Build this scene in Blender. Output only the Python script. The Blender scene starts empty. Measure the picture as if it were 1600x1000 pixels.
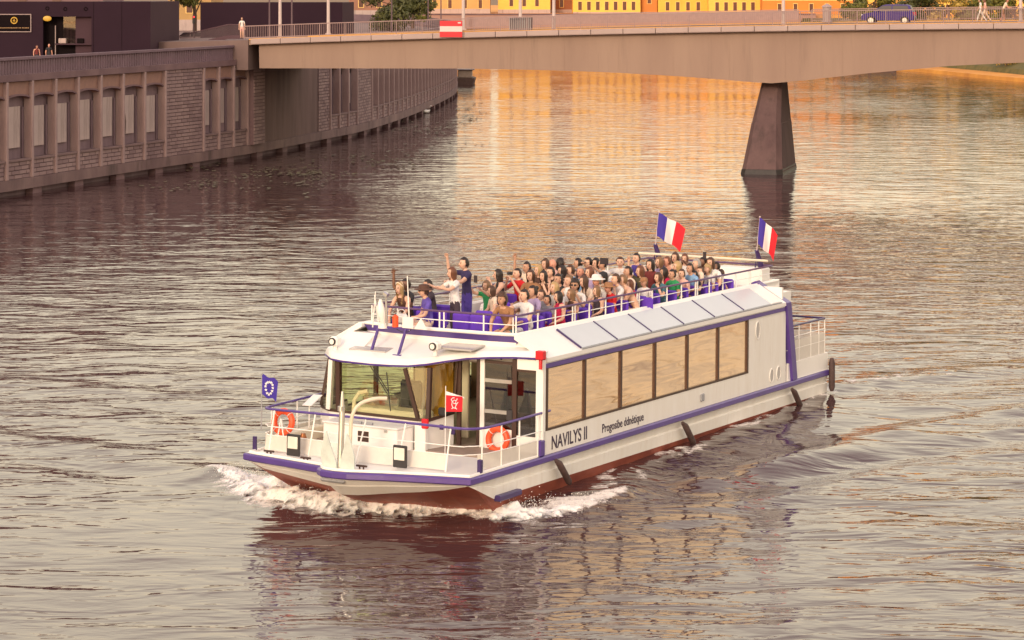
import bpy, bmesh, math, random
import numpy as np
from mathutils import Vector, Matrix

random.seed(7)
rng = np.random.default_rng(11)
R = math.radians
C = bpy.context.scene.collection
scn = bpy.context.scene

# ------------------------------------------------------------------ camera, sky, sun, exposure
FPX, VH, CH = 3800.0, -25.0, 14.0          # focal length in photo pixels, horizon row, eye height
cam = bpy.data.cameras.new('camera')
cam.sensor_width = 36.0
cam.lens = 36.0 * FPX / 1600.0
cam.shift_y = -(500.0 - VH) / 1600.0
cam.clip_start, cam.clip_end = 1.0, 6000.0
camo = bpy.data.objects.new('camera', cam)
camo.location = (0, 0, CH)
camo.rotation_euler = (R(90), 0, 0)
C.objects.link(camo)
scn.camera = camo

SUN_AZ, SUN_EL = R(-160), R(19)            # azimuth measured from +Y towards +X: behind and to the left of the camera
world = bpy.data.worlds.new('World')
scn.world = world
world.use_nodes = True
wn, wl = world.node_tree.nodes, world.node_tree.links
bg = wn['Background']
sky = wn.new('ShaderNodeTexSky')
sky.sky_type = 'NISHITA'
sky.sun_disc = False
sky.sun_elevation = SUN_EL
sky.sun_rotation = SUN_AZ
sky.dust_density = 3.0
sky.air_density = 1.0
tint = wn.new('ShaderNodeMixRGB')
tint.blend_type = 'MULTIPLY'
tint.inputs[0].default_value = 1.0
tint.inputs[2].default_value = (1.22, 0.98, 0.80, 1)
wl.new(sky.outputs[0], tint.inputs[1])
haze = wn.new('ShaderNodeMixRGB')           # thin golden evening haze over the whole sky
haze.inputs[0].default_value = 0.68
tcw = wn.new('ShaderNodeTexCoord'); sepw = wn.new('ShaderNodeSeparateXYZ'); rampw = wn.new('ShaderNodeValToRGB')
wl.new(tcw.outputs['Generated'], sepw.inputs[0]); wl.new(sepw.outputs['Z'], rampw.inputs[0])
rampw.color_ramp.elements[0].position = 0.0; rampw.color_ramp.elements[0].color = (0.66, 0.49, 0.30, 1)
for p_, c_ in ((0.10, (0.78, 0.63, 0.42)), (0.26, (0.92, 0.80, 0.58))):
    e_ = rampw.color_ramp.elements.new(p_); e_.color = (*c_, 1)
rampw.color_ramp.elements[-1].position = 0.85; rampw.color_ramp.elements[-1].color = (0.46, 0.38, 0.43, 1)
# rampw.color_ramp.elements[1].color = (0.46, 0.38, 0.43, 1)
scw = wn.new('ShaderNodeMixRGB'); scw.blend_type = 'MULTIPLY'; scw.inputs[0].default_value = 1.0; scw.inputs[2].default_value = (13, 13, 13, 1)
wl.new(rampw.outputs[0], scw.inputs[1]); wl.new(scw.outputs[0], haze.inputs[2])
wl.new(tint.outputs[0], haze.inputs[1])
wl.new(haze.outputs[0], bg.inputs[0])
bg.inputs[1].default_value = 0.15

sun = bpy.data.lights.new('sun', 'SUN')
sun.energy = 1.2
sun.angle = R(12)
sun.color = (1.0, 0.84, 0.64)
suno = bpy.data.objects.new('sun', sun)
sd = Vector((math.sin(SUN_AZ) * math.cos(SUN_EL), math.cos(SUN_AZ) * math.cos(SUN_EL), math.sin(SUN_EL)))
suno.rotation_euler = (-sd).to_track_quat('-Z', 'Y').to_euler()
suno.location = (-60, -60, 60)
C.objects.link(suno)

scn.view_settings.view_transform = 'Standard'
scn.view_settings.look = 'None'
scn.view_settings.gamma = 1.0
scn.view_settings.use_curve_mapping = False
scn.view_settings.exposure = 0.42
scn.cycles.max_bounces = 8
scn.cycles.transparent_max_bounces = 16

# ------------------------------------------------------------------ helpers
def S(r, g, b):
    def c(v):
        v /= 255.0
        return v / 12.92 if v <= 0.04045 else ((v + 0.055) / 1.055) ** 2.4
    return (c(r), c(g), c(b))

def wz(u, v, z):                            # survey: photo pixel seen on the level z -> world point
    d = (CH - z) * FPX / (v - VH)
    return Vector(((u - 800.0) / FPX * d, d, z))

def wy(u, v, y):                            # survey: photo pixel at the distance y -> world point
    return Vector(((u - 800.0) / FPX * y, y, CH - (v - VH) / FPX * y))

def mat(name, col, rough=0.5, metal=0.0, var=0.12, scale=3.0, bump=0.0, bscale=40.0, coat=0.0, col2=None, streak=None, spec=0.5, grime=None):
    m = bpy.data.materials.new(name)
    m.use_nodes = True
    n, l = m.node_tree.nodes, m.node_tree.links
    b = n['Principled BSDF']
    tc = n.new('ShaderNodeTexCoord')
    mp = n.new('ShaderNodeMapping')
    l.new(tc.outputs['Object'], mp.inputs[0])
    if streak: mp.inputs['Scale'].default_value = streak
    nz = n.new('ShaderNodeTexNoise')
    nz.inputs['Scale'].default_value = scale
    nz.inputs['Detail'].default_value = 6
    nz.inputs['Roughness'].default_value = 0.65
    l.new(mp.outputs[0], nz.inputs[0])
    rp = n.new('ShaderNodeValToRGB')
    rp.color_ramp.elements[0].position = 0.3
    rp.color_ramp.elements[1].position = 0.7
    c2 = col2 if col2 else tuple(min(1, c * (1 + var)) for c in col)
    c1 = col if col2 else tuple(c * (1 - var) for c in col)
    rp.color_ramp.elements[0].color = (*c1, 1)
    rp.color_ramp.elements[1].color = (*c2, 1)
    l.new(nz.outputs[0], rp.inputs[0])
    if grime:                                # stains: colour, scale, stretch, threshold, amount
        gm = n.new('ShaderNodeMapping'); gm.inputs['Scale'].default_value = grime[2]
        l.new(tc.outputs['Object'], gm.inputs[0])
        gn = n.new('ShaderNodeTexNoise'); gn.inputs['Scale'].default_value = grime[1]; gn.inputs['Detail'].default_value = 5; gn.inputs['Roughness'].default_value = 0.7
        l.new(gm.outputs[0], gn.inputs[0])
        gr = n.new('ShaderNodeMapRange'); gr.inputs['From Min'].default_value = grime[3]; gr.inputs['From Max'].default_value = grime[3] + 0.18; gr.inputs['To Max'].default_value = grime[4]
        l.new(gn.outputs[0], gr.inputs[0])
        gx = n.new('ShaderNodeMixRGB'); gx.inputs[2].default_value = (*grime[0], 1)
        l.new(gr.outputs[0], gx.inputs[0]); l.new(rp.outputs[0], gx.inputs[1]); l.new(gx.outputs[0], b.inputs['Base Color'])
    else: l.new(rp.outputs[0], b.inputs['Base Color'])
    b.inputs['Roughness'].default_value = rough
    b.inputs['Metallic'].default_value = metal
    b.inputs['Specular IOR Level'].default_value = spec
    if coat: b.inputs['Coat Weight'].default_value = coat
    if bump:
        n2 = n.new('ShaderNodeTexNoise')
        n2.inputs['Scale'].default_value = bscale
        n2.inputs['Detail'].default_value = 5
        l.new(mp.outputs[0], n2.inputs[0])
        bp = n.new('ShaderNodeBump')
        bp.inputs['Strength'].default_value = bump
        bp.inputs['Distance'].default_value = 0.05
        l.new(n2.outputs[0], bp.inputs['Height'])
        l.new(bp.outputs[0], b.inputs['Normal'])
    return m

def glass_mat(name, tintc, gloss=(1, 1, 1), ior=1.5, mixmin=0.08):
    m = bpy.data.materials.new(name)
    m.use_nodes = True
    n, l = m.node_tree.nodes, m.node_tree.links
    n.remove(n['Principled BSDF'])
    out = n['Material Output']
    tr = n.new('ShaderNodeBsdfTransparent')
    tr.inputs[0].default_value = (*tintc, 1)
    gl = n.new('ShaderNodeBsdfGlossy')
    gl.inputs['Roughness'].default_value = 0.02
    gl.inputs[0].default_value = (*gloss, 1)
    lw = n.new('ShaderNodeLayerWeight')      # Schlick reflectance, the same from both sides of the pane
    pw = n.new('ShaderNodeMath'); pw.operation = 'POWER'; pw.inputs[1].default_value = 5.0
    l.new(lw.outputs['Facing'], pw.inputs[0])
    fr = n.new('ShaderNodeMath'); fr.operation = 'MULTIPLY_ADD'; fr.inputs[1].default_value = 0.95; fr.inputs[2].default_value = 0.04
    l.new(pw.outputs[0], fr.inputs[0])
    ma = n.new('ShaderNodeMath')
    ma.operation = 'MAXIMUM'
    ma.inputs[1].default_value = mixmin
    l.new(fr.outputs[0], ma.inputs[0])
    mx = n.new('ShaderNodeMixShader')
    l.new(ma.outputs[0], mx.inputs[0]); l.new(tr.outputs[0], mx.inputs[1]); l.new(gl.outputs[0], mx.inputs[2])
    l.new(mx.outputs[0], out.inputs[0])
    return m

def sheer_mat(name, col, alpha):
    m = mat(name, col, 0.5, var=0.05)
    n, l = m.node_tree.nodes, m.node_tree.links
    m.node_tree.nodes['Principled BSDF'].inputs['Alpha'].default_value = alpha
    return m

def props(o, label=None, cat=None, group=None, kind=None):
    if label: o['label'] = label
    if cat: o['category'] = cat
    if group: o['group'] = group
    if kind: o['kind'] = kind
    return o

def empty(name, label, cat, group=None, M=None, loc=None, rz=0.0, parent=None):
    o = bpy.data.objects.new(name, None)
    C.objects.link(o)
    o.empty_display_size = 0.3
    if M is not None: o.matrix_world = M
    if loc is not None: o.location = loc; o.rotation_euler = (0, 0, rz)
    props(o, label, cat, group)
    return o

class MB:
    def __init__(s): s.v, s.f, s.m = [], [], []
    def add(s, vs, fs, mi=0):
        o = len(s.v)
        s.v += [tuple(p) for p in vs]
        s.f += [tuple(i + o for i in f) for f in fs]
        s.m += [mi] * len(fs)
        return s
    def box(s, lo, hi, mi=0):
        x0, y0, z0 = lo; x1, y1, z1 = hi
        return s.add([(x0,y0,z0),(x1,y0,z0),(x1,y1,z0),(x0,y1,z0),(x0,y0,z1),(x1,y0,z1),(x1,y1,z1),(x0,y1,z1)],
                     [(3,2,1,0),(4,5,6,7),(0,1,5,4),(1,2,6,5),(2,3,7,6),(3,0,4,7)], mi)
    def rbox(s, lo, hi, r=0.03, mi=0):      # box with all edges chamfered
        c = [(a + b) / 2 for a, b in zip(lo, hi)]; h = [(b - a) / 2 for a, b in zip(lo, hi)]
        r = min(r, *[k * 0.9 for k in h])
        vs, ix = [], {}
        for sx in (-1, 1):
            for sy in (-1, 1):
                for sz in (-1, 1):
                    for ax in range(3):
                        d = [h[k] - (0 if k == ax else r) for k in range(3)]
                        ix[(sx, sy, sz, ax)] = len(vs)
                        vs.append((c[0] + sx * d[0], c[1] + sy * d[1], c[2] + sz * d[2]))
        bm = bmesh.new()
        for v in vs: bm.verts.new(v)
        bmesh.ops.convex_hull(bm, input=bm.verts)
        bmesh.ops.dissolve_limit(bm, angle_limit=0.01, verts=bm.verts, edges=bm.edges)
        bm.verts.index_update()
        s.add([v.co[:] for v in bm.verts], [[v.index for v in f.verts] for f in bm.faces], mi)
        bm.free()
        return s
    def obox(s, c, ex, ey, ez, mi=0):       # oriented box: centre and three half-axis vectors
        c, ex, ey, ez = Vector(c), Vector(ex), Vector(ey), Vector(ez)
        vs = [c - ex - ey - ez, c + ex - ey - ez, c + ex + ey - ez, c - ex + ey - ez, c - ex - ey + ez, c + ex - ey + ez, c + ex + ey + ez, c - ex + ey + ez]
        fs = [(3,2,1,0),(4,5,6,7),(0,1,5,4),(1,2,6,5),(2,3,7,6),(3,0,4,7)]
        if ex.cross(ey).dot(ez) < 0: fs = [f[::-1] for f in fs]
        return s.add(vs, fs, mi)
    def bar(s, p, q, w, h=None, up=(0, 0, 1), mi=0):
        p, q = Vector(p), Vector(q)
        d = (q - p); L = d.length; d.normalize()
        sd_ = d.cross(Vector(up))
        if sd_.length < 1e-4: sd_ = d.cross(Vector((1, 0, 0)))
        sd_.normalize(); u2 = sd_.cross(d)
        return s.obox((p + q) / 2, d * L / 2, sd_ * w / 2, u2 * (h or w) / 2, mi)
    def tube(s, pts, r, n=7, mi=0, cap=True):
        pts = [Vector(p) for p in pts]
        rs = r if isinstance(r, (list, tuple)) else [r] * len(pts)
        rings = []
        up = None
        for i, p in enumerate(pts):
            a = pts[max(i - 1, 0)]; b = pts[min(i + 1, len(pts) - 1)]
            d = (b - a).normalized()
            if up is None:
                up = Vector((0, 0, 1)) if abs(d.z) < 0.9 else Vector((1, 0, 0))
            x = d.cross(up)
            if x.length < 1e-4: x = d.cross(Vector((0.3, 1, 0.2)))
            x.normalize(); y = d.cross(x); up = -y if y.dot(up) < 0 else y
            rings.append([p + (x * math.cos(2 * math.pi * k / n) + y * math.sin(2 * math.pi * k / n)) * rs[i] for k in range(n)])
        return s.loft(rings, mi, True, cap)
    def loft(s, rings, mi=0, closed=True, cap=False):
        n = len(rings[0]); vs = [p for r in rings for p in r]; fs = []
        for i in range(len(rings) - 1):
            for k in range(n if closed else n - 1):
                k2 = (k + 1) % n
                fs.append((i * n + k, i * n + k2, (i + 1) * n + k2, (i + 1) * n + k))
        if cap:
            fs.append(tuple(range(n))[::-1]); fs.append(tuple((len(rings) - 1) * n + k for k in range(n)))
        return s.add(vs, fs, mi)
    def prism(s, poly, axis_fn, d0, d1, mi=0):   # poly of 2-D points, axis_fn(p, q, d) -> 3-D point
        n = len(poly)
        vs = [axis_fn(p, q, d0) for p, q in poly] + [axis_fn(p, q, d1) for p, q in poly]
        fs = [tuple(range(n))[::-1], tuple(range(n, 2 * n))] + [(k, (k + 1) % n, n + (k + 1) % n, n + k) for k in range(n)]
        return s.add(vs, fs, mi)
    def ball(s, c, r, nu=10, nv=7, mi=0):
        r = r if isinstance(r, (tuple, list)) else (r, r, r)
        rings = [[(c[0] + r[0] * math.sin(t) * math.cos(2 * math.pi * k / nu), c[1] + r[1] * math.sin(t) * math.sin(2 * math.pi * k / nu), c[2] + r[2] * math.cos(t)) for k in range(nu)]
                 for t in [max(0.02, min(math.pi - 0.02, math.pi * j / nv)) for j in range(nv + 1)]]
        return s.loft(rings, mi, True, True)
    def torus(s, c, R_, r, ax, ay, n=24, k=8, mi=0):
        c, ax, ay = Vector(c), Vector(ax), Vector(ay); az = ax.cross(ay)
        rings = []
        for i in range(n + 1):
            t = 2 * math.pi * i / n
            d = ax * math.cos(t) + ay * math.sin(t)
            rings.append([c + d * R_ + (d * math.cos(2 * math.pi * j / k) + az * math.sin(2 * math.pi * j / k)) * r for j in range(k)])
        return s.loft(rings, mi, True, False)
    def mesh(s, name, mats, smooth=False):
        me = bpy.data.meshes.new(name)
        me.from_pydata(s.v, [], s.f)
        for m in (mats if isinstance(mats, (list, tuple)) else [mats]): me.materials.append(m)
        me.polygons.foreach_set('material_index', s.m)
        if smooth: me.polygons.foreach_set('use_smooth', [True] * len(s.f))
        me.update()
        return me
    def build(s, name, mats, parent=None, smooth=False, kind=None, label=None, cat=None, group=None, fix=True):
        me = s.mesh(name, mats, smooth)
        if fix and len(s.f) < 60000:
            bm = bmesh.new(); bm.from_mesh(me)
            bmesh.ops.recalc_face_normals(bm, faces=bm.faces)
            bm.to_mesh(me); bm.free()
        if smooth: me.set_sharp_from_angle(angle=R(42))
        o = bpy.data.objects.new(name, me)
        C.objects.link(o)
        if parent is not None: o.parent = parent
        props(o, label, cat, group, kind)
        return o

def inst(name, me, parent=None, M=None, loc=None):
    o = bpy.data.objects.new(name, me)
    C.objects.link(o)
    if parent is not None: o.parent = parent
    if M is not None: o.matrix_local = M
    elif loc is not None: o.location = loc
    return o

def copy_tree(o, parent=None):
    c = o.copy(); C.objects.link(c); c.parent = parent
    for ch in list(o.children): copy_tree(ch, c)
    return c

def resample(pts, n):
    pts = np.array(pts, float)
    s_ = np.concatenate([[0], np.cumsum(np.linalg.norm(np.diff(pts, axis=0), axis=1))])
    t = np.linspace(0, s_[-1], n)
    return np.stack([np.interp(t, s_, pts[:, k]) for k in range(pts.shape[1])], 1)

def vnoise(x, y, seed=0):                   # smooth 2-D lattice noise in -1..1
    x = np.asarray(x, float); y = np.asarray(y, float)
    xi = np.floor(x).astype(np.int64); yi = np.floor(y).astype(np.int64)
    fx = x - xi; fy = y - yi
    fx = fx * fx * fx * (fx * (fx * 6 - 15) + 10); fy = fy * fy * fy * (fy * (fy * 6 - 15) + 10)
    def h(i, j):
        k = (i * 374761393 + j * 668265263 + seed * 974634777) & 0x7fffffff
        k = ((k ^ (k >> 13)) * 1274126177) & 0x7fffffff
        return ((k ^ (k >> 16)) & 0xffff) / 32767.5 - 1
    a, b, c, d = h(xi, yi), h(xi + 1, yi), h(xi, yi + 1), h(xi + 1, yi + 1)
    return (a * (1 - fx) + b * fx) * (1 - fy) + (c * (1 - fx) + d * fx) * fy

def fbm(x, y, o=4, seed=0):
    r = 0; a = 1.0; t = 0
    for i in range(o):
        r = r + a * vnoise(x * 2 ** i, y * 2 ** i, seed + i); t += a; a *= 0.55
    return r / t

# ------------------------------------------------------------------ materials
M = {}
M['white'] = mat('white_paint', (0.82, 0.795, 0.76), 0.35, var=0.035, scale=1.2, coat=0.15)
M['whitedirt'] = mat('weathered_white_paint', (0.82, 0.80, 0.765), 0.4, col2=(0.755, 0.715, 0.66), scale=1.2, streak=(2.2, 2.2, 0.45), grime=((0.42, 0.30, 0.20), 1.6, (3.0, 3.0, 0.35), 0.58, 0.30))
M['cream'] = mat('cream_paint', (0.70, 0.62, 0.48), 0.45, var=0.05)
M['purple'] = mat('purple_paint', S(80, 56, 132), 0.35, var=0.12, scale=2.0, coat=0.2)
M['darkpurple'] = mat('dark_purple_paint', S(58, 40, 92), 0.4, var=0.12)
M['railtop'] = mat('plum_rail_paint', S(92, 66, 104), 0.35, var=0.15)
M['red'] = mat('red_antifouling', S(158, 84, 64), 0.6, col2=S(128, 62, 52), scale=1.4, streak=(1, 1, 3), bump=0.15)
M['brown'] = mat('bronze_frame', S(66, 44, 36), 0.4, var=0.15)
M['black'] = mat('black_rubber', (0.03, 0.026, 0.028), 0.6, var=0.3)
M['fender'] = mat('worn_fender_rubber', S(74, 56, 54), 0.7, var=0.35, scale=6)
M['steel'] = mat('stainless_steel', (0.6, 0.58, 0.55), 0.3, 0.9, var=0.1)
M['grey'] = mat('grey_plastic', (0.32, 0.32, 0.34), 0.5, var=0.1)
M['skylight'] = mat('skylight_panel', S(190, 196, 202), 0.32, var=0.03, scale=1.0, coat=0.1)
M['deckfloor'] = mat('deck_paint', S(190, 176, 168), 0.7, var=0.1, scale=4)
M['darkfloor'] = mat('dark_floor', S(150, 132, 120), 0.6, var=0.15)
M['inner'] = mat('cabin_lining', S(120, 96, 80), 0.6, var=0.1)
M['dark'] = mat('dark_cabin', S(84, 62, 56), 0.7, var=0.2)
M['orange'] = mat('lifebuoy_orange', S(232, 84, 40), 0.5, var=0.08)
M['redplastic'] = mat('red_lens', S(200, 30, 40), 0.25, var=0.08)
M['seat'] = mat('purple_seat', S(92, 50, 176), 0.55, var=0.12, scale=5)
M['text'] = mat('lettering_paint', S(58, 44, 66), 0.5, var=0.06)
M['ovalgrey'] = mat('oval_glass', S(176, 172, 170), 0.15, var=0.04)
M['flagblue'] = mat('flag_blue_cloth', S(62, 46, 150), 0.8, var=0.08)
M['flagwhite'] = mat('flag_white_cloth', (0.78, 0.76, 0.76), 0.8, var=0.04)
M['flagred'] = mat('flag_red_cloth', S(222, 28, 44), 0.8, var=0.08)
M['sheer'] = sheer_mat('mesh_screen', (0.78, 0.73, 0.66), 0.62)
M['glass'] = glass_mat('tinted_glass', (0.97, 0.985, 0.90), (1, 0.95, 0.85), mixmin=0.05)
M['glassdark'] = glass_mat('smoked_glass', (0.66, 0.62, 0.58), (1, 0.95, 0.9), mixmin=0.10)
M['glassfar'] = glass_mat('amber_glass', (0.95, 0.985, 0.76), (1, 1, 0.9))
M['wrap'] = glass_mat('clear_plastic', (0.94, 0.92, 0.9), ior=1.4, mixmin=0.25)
# mirrored saloon panes, slightly wavy
def mirror_mat():
    m = bpy.data.materials.new('mirror_pane'); m.use_nodes = True
    n, l = m.node_tree.nodes, m.node_tree.links
    b = n['Principled BSDF']
    b.inputs['Base Color'].default_value = (1.0, 0.74, 0.52, 1)
    b.inputs['Metallic'].default_value = 0.92
    b.inputs['Roughness'].default_value = 0.05
    tc = n.new('ShaderNodeTexCoord')
    nz = n.new('ShaderNodeTexNoise'); nz.inputs['Scale'].default_value = 0.8; nz.inputs['Detail'].default_value = 1.2; nz.inputs['Distortion'].default_value = 0.3
    mp = n.new('ShaderNodeMapping'); mp.inputs['Scale'].default_value = (0.35, 1, 3.4); l.new(tc.outputs['Object'], mp.inputs[0]); l.new(mp.outputs[0], nz.inputs[0])
    bp = n.new('ShaderNodeBump'); bp.inputs['Strength'].default_value = 0.5; bp.inputs['Distance'].default_value = 0.022
    l.new(nz.outputs[0], bp.inputs['Height']); l.new(bp.outputs[0], b.inputs['Normal'])
    return m
M['mirror'] = mirror_mat()
# setting
M['stone'] = mat('grimy_stone', S(124, 98, 100), 0.85, col2=S(98, 74, 80), scale=0.5, bump=0.3, bscale=8)
M['block'] = mat('stone_blocks', S(154, 130, 128), 0.85, col2=S(130, 106, 108), scale=0.35, bump=0.3, bscale=10)
M['blockdark'] = mat('sooty_stone_blocks', S(138, 114, 114), 0.85, col2=S(118, 95, 98), scale=0.35, bump=0.3, bscale=10)
M['mortar'] = mat('dark_mortar', S(102, 80, 84), 0.9)
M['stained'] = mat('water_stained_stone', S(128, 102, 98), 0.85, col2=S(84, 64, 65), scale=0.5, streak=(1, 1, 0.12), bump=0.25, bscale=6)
M['post'] = mat('concrete_fin', S(162, 138, 136), 0.8, col2=S(128, 104, 106), scale=0.8, streak=(1, 1, 0.3), bump=0.2, bscale=10)
M['board'] = mat('pale_infill_board', S(176, 156, 152), 0.8, var=0.07, scale=0.7, grime=((0.10, 0.075, 0.075), 0.9, (1.6, 1.6, 0.2), 0.53, 0.5))
M['board2'] = mat('grey_infill_render', S(134, 112, 118), 0.85, col2=S(100, 80, 88), scale=0.6, streak=(1, 1, 0.3))
M['header'] = mat('ochre_render', S(156, 120, 106), 0.85, col2=S(124, 94, 90), scale=0.6)
M['ledge'] = mat('concrete_ledge', S(132, 108, 106), 0.85, col2=S(98, 76, 78), scale=0.4, grime=((0.03, 0.02, 0.02), 0.5, (1, 1, 0.2), 0.52, 0.6), streak=(1, 1, 0.4), bump=0.2)
M['wallrail'] = mat('quay_railing_stone', S(112, 90, 100), 0.75, var=0.18, scale=0.8)
M['concrete'] = mat('bridge_concrete', S(152, 128, 115), 0.8, col2=S(140, 116, 105), scale=0.35, streak=(1, 1, 0.18), bump=0.12, bscale=3, grime=((0.07, 0.045, 0.04), 0.8, (1.6, 1.6, 0.12), 0.55, 0.18))
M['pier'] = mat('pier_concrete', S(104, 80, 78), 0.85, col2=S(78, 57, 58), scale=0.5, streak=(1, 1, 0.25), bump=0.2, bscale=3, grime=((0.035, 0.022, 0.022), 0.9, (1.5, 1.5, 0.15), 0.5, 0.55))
M['fascia'] = mat('fascia_aluminium', S(158, 138, 136), 0.45, var=0.08, scale=0.4)
M['rail'] = mat('galvanised_rail', S(142, 116, 116), 0.5, var=0.1)
M['asphalt'] = mat('asphalt', (0.055, 0.05, 0.048), 0.9, var=0.2, scale=2)
M['pave'] = mat('sun_tinted_pavement', S(206, 150, 72), 0.85, var=0.12, scale=0.5)  # golden sunlight on the paving is put into this base colour
M['sett'] = mat('quay_paving', S(110, 90, 88), 0.85, var=0.15, scale=0.4)
M['box'] = mat('dark_purple_cladding', S(46, 31, 42), 0.75, var=0.08, scale=0.3, spec=0.08)
M['box2'] = mat('lighter_purple_cladding', S(70, 52, 60), 0.75, var=0.08, scale=0.3, spec=0.08)
M['signblack'] = mat('sign_black', S(18, 9, 13), 0.7, var=0.1, spec=0.08)
M['signedge'] = mat('sign_edge', S(150, 130, 130), 0.5, var=0.1)
M['gold'] = mat('sign_gold', S(190, 150, 50), 0.45, var=0.08)
M['shoptext'] = mat('shop_lettering', S(140, 106, 66), 0.5, var=0.08)
M['pole'] = mat('pale_pole', S(190, 172, 170), 0.5, var=0.06)
M['darkpole'] = mat('dark_pole', S(92, 70, 78), 0.5, var=0.1)
M['noentry'] = mat('sign_red', S(200, 20, 40), 0.5, var=0.05)
M['noentrywhite'] = mat('sign_white', S(220, 190, 190), 0.5, var=0.05)
M['carblue'] = mat('blue_car_paint', S(52, 32, 112), 0.5, var=0.05, spec=0.25)
M['carsilver'] = mat('silver_car_paint', S(170, 150, 150), 0.3, 0.3, var=0.05, coat=0.6)
M['carred'] = mat('red_car_paint', S(150, 40, 44), 0.3, var=0.05, coat=0.6)
M['carglass'] = mat('car_glass', (0.05, 0.04, 0.045), 0.35, var=0.05, spec=0.15)
M['tyre'] = mat('tyre_rubber', (0.025, 0.022, 0.022), 0.8, var=0.2)
M['rim'] = mat('alloy_rim', (0.5, 0.48, 0.46), 0.35, 0.7, var=0.1)
M['headlight'] = mat('headlight_lens', (0.8, 0.78, 0.72), 0.1, var=0.05)
M['bark'] = mat('bark', S(96, 74, 62), 0.9, var=0.3, scale=4)
M['leaf'] = mat('leaf_green', (0.075, 0.085, 0.012), 0.6, col2=(0.17, 0.16, 0.025), scale=0.5)
M['leafdark'] = mat('leaf_dark_green', (0.035, 0.045, 0.010), 0.6, col2=(0.09, 0.085, 0.015), scale=0.5)
M['leafgold'] = mat('leaf_golden', (0.30, 0.20, 0.03), 0.6, col2=(0.5, 0.34, 0.07), scale=0.5)
M['bank'] = mat('golden_stone_bank', S(226, 160, 72), 0.85, col2=S(190, 124, 56), scale=0.2)  # golden base tone with browner noise patches
M['window'] = mat('dark_window', S(92, 58, 48), 0.3, var=0.25, scale=0.4)
M['frame'] = mat('window_frame', S(236, 196, 120), 0.6, var=0.06)
M['weed'] = mat('water_weed', (0.06, 0.05, 0.022), 0.6, col2=(0.12, 0.10, 0.045), scale=2)
M['slope'] = mat('dry_grass', (0.16, 0.12, 0.035), 0.9, col2=(0.07, 0.07, 0.02), scale=0.6, bump=0.6, bscale=4)
M['soil'] = mat('earth', S(120, 96, 70), 0.9, var=0.2, scale=0.2)
# ------------------------------------------------------------------ boat frame (needed by the wake)
TILT = R(1.2)
_h = Vector((2170.0, 3800.0, 0)).normalized()
AX = Vector((_h.x * math.cos(TILT), _h.y * math.cos(TILT), -math.sin(TILT)))   # towards the stern
TX = Vector((-_h.y, _h.x, 0))                                                  # towards starboard
ZX = AX.cross(TX)
OB = Vector((-1.0787, 62.2473, 0.0))
MBOAT = Matrix(((AX.x, TX.x, ZX.x, OB.x), (AX.y, TX.y, ZX.y, OB.y), (AX.z, TX.z, ZX.z, OB.z), (0, 0, 0, 1)))

# ------------------------------------------------------------------ water
def poly_dist(X, Y, P, Wd):
    """distance to a polyline divided by its local half width, signed across, and the parameter along it"""
    best = np.full(X.shape, 1e9); side = np.zeros(X.shape); par = np.zeros(X.shape)
    for i in range(len(P) - 1):
        ax, ay = P[i][0], P[i][1]; dx, dy = P[i + 1][0] - ax, P[i + 1][1] - ay
        L2 = dx * dx + dy * dy
        t = np.clip(((X - ax) * dx + (Y - ay) * dy) / L2, 0, 1)
        ex, ey = X - ax - t * dx, Y - ay - t * dy
        w = Wd[i] * (1 - t) + Wd[i + 1] * t
        d = np.sqrt(ex * ex + ey * ey) / w
        s = np.sign(ex * dy - ey * dx)
        k = d < best
        best = np.where(k, d, best); side = np.where(k, s * d, side); par = np.where(k, i + t, par)
    return best, side, par

def path(pts, z=0.0): return [tuple(wz(u, v, z)[:2]) for u, v in pts]
FOAM = path([(340, 736), (385, 752), (430, 772), (500, 784), (570, 792), (640, 796), (720, 799), (800, 803), (870, 801), (920, 790), (955, 782), (980, 772)])
FOAMW = [0.35, 0.8, 1.25, 1.35, 1.35, 1.2, 0.85, 1.0, 0.85, 0.6, 0.35, 0.15]
HULLF = path([(930, 772), (1000, 735), (1100, 695), (1200, 655), (1295, 612), (1360, 596), (1470, 582)])
HULLW = [0.7, 0.6, 0.5, 0.5, 0.6, 0.7, 0.3]
RIDGES = [(path([(1120, 752), (1200, 738), (1300, 716), (1400, 697), (1500, 681), (1700, 655)]), 0.8, 0.22),
          (path([(1180, 730), (1290, 700), (1420, 672), (1600, 642)]), 0.8, 0.2),
          (path([(1290, 604), (1400, 592), (1500, 582), (1700, 560)]), 0.9, 0.10),
          (path([(900, 830), (1040, 806), (1160, 780), (1300, 748), (1600, 700)]), 0.8, 0.07),
          (path([(330, 742), (250, 720), (120, 700), (-100, 672)]), 0.9, 0.10),
          (path([(430, 640), (300, 622), (150, 606), (-100, 590)]), 1.1, 0.08)]

def water_height(X, Y):
    h = np.zeros(X.shape)
    g = np.random.default_rng(5)
    for i in range(26):
        lam = 1.3 * (7.5 / 1.3) ** g.random()
        th = g.normal(1.25, 0.75)
        k = 2 * math.pi / lam
        kx, ky = k * math.cos(th), k * math.sin(th)
        wob = 0.9 * vnoise(X / (lam * 3.0) + i * 7.1, Y / (lam * 3.0), i)
        env = 0.5 + 0.5 * vnoise(X / 14 + i * 3.3, Y / 14, 40 + i)
        h += 0.0020 * lam ** 0.9 * env * np.sin(kx * X + ky * Y + g.random() * 6.28 + wob * 2.2)
    for P, w, amp in RIDGES:
        d, s, p = poly_dist(X, Y, P, [w] * len(P))
        n = 0.75 + 0.5 * vnoise(X * 0.5, Y * 0.5, 9)
        h += amp * n * (np.exp(-d * d) - 0.55 * np.exp(-(np.abs(s - 1.9)) ** 2) - 0.45 * np.exp(-(np.abs(s + 2.0)) ** 2))
    return h

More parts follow.
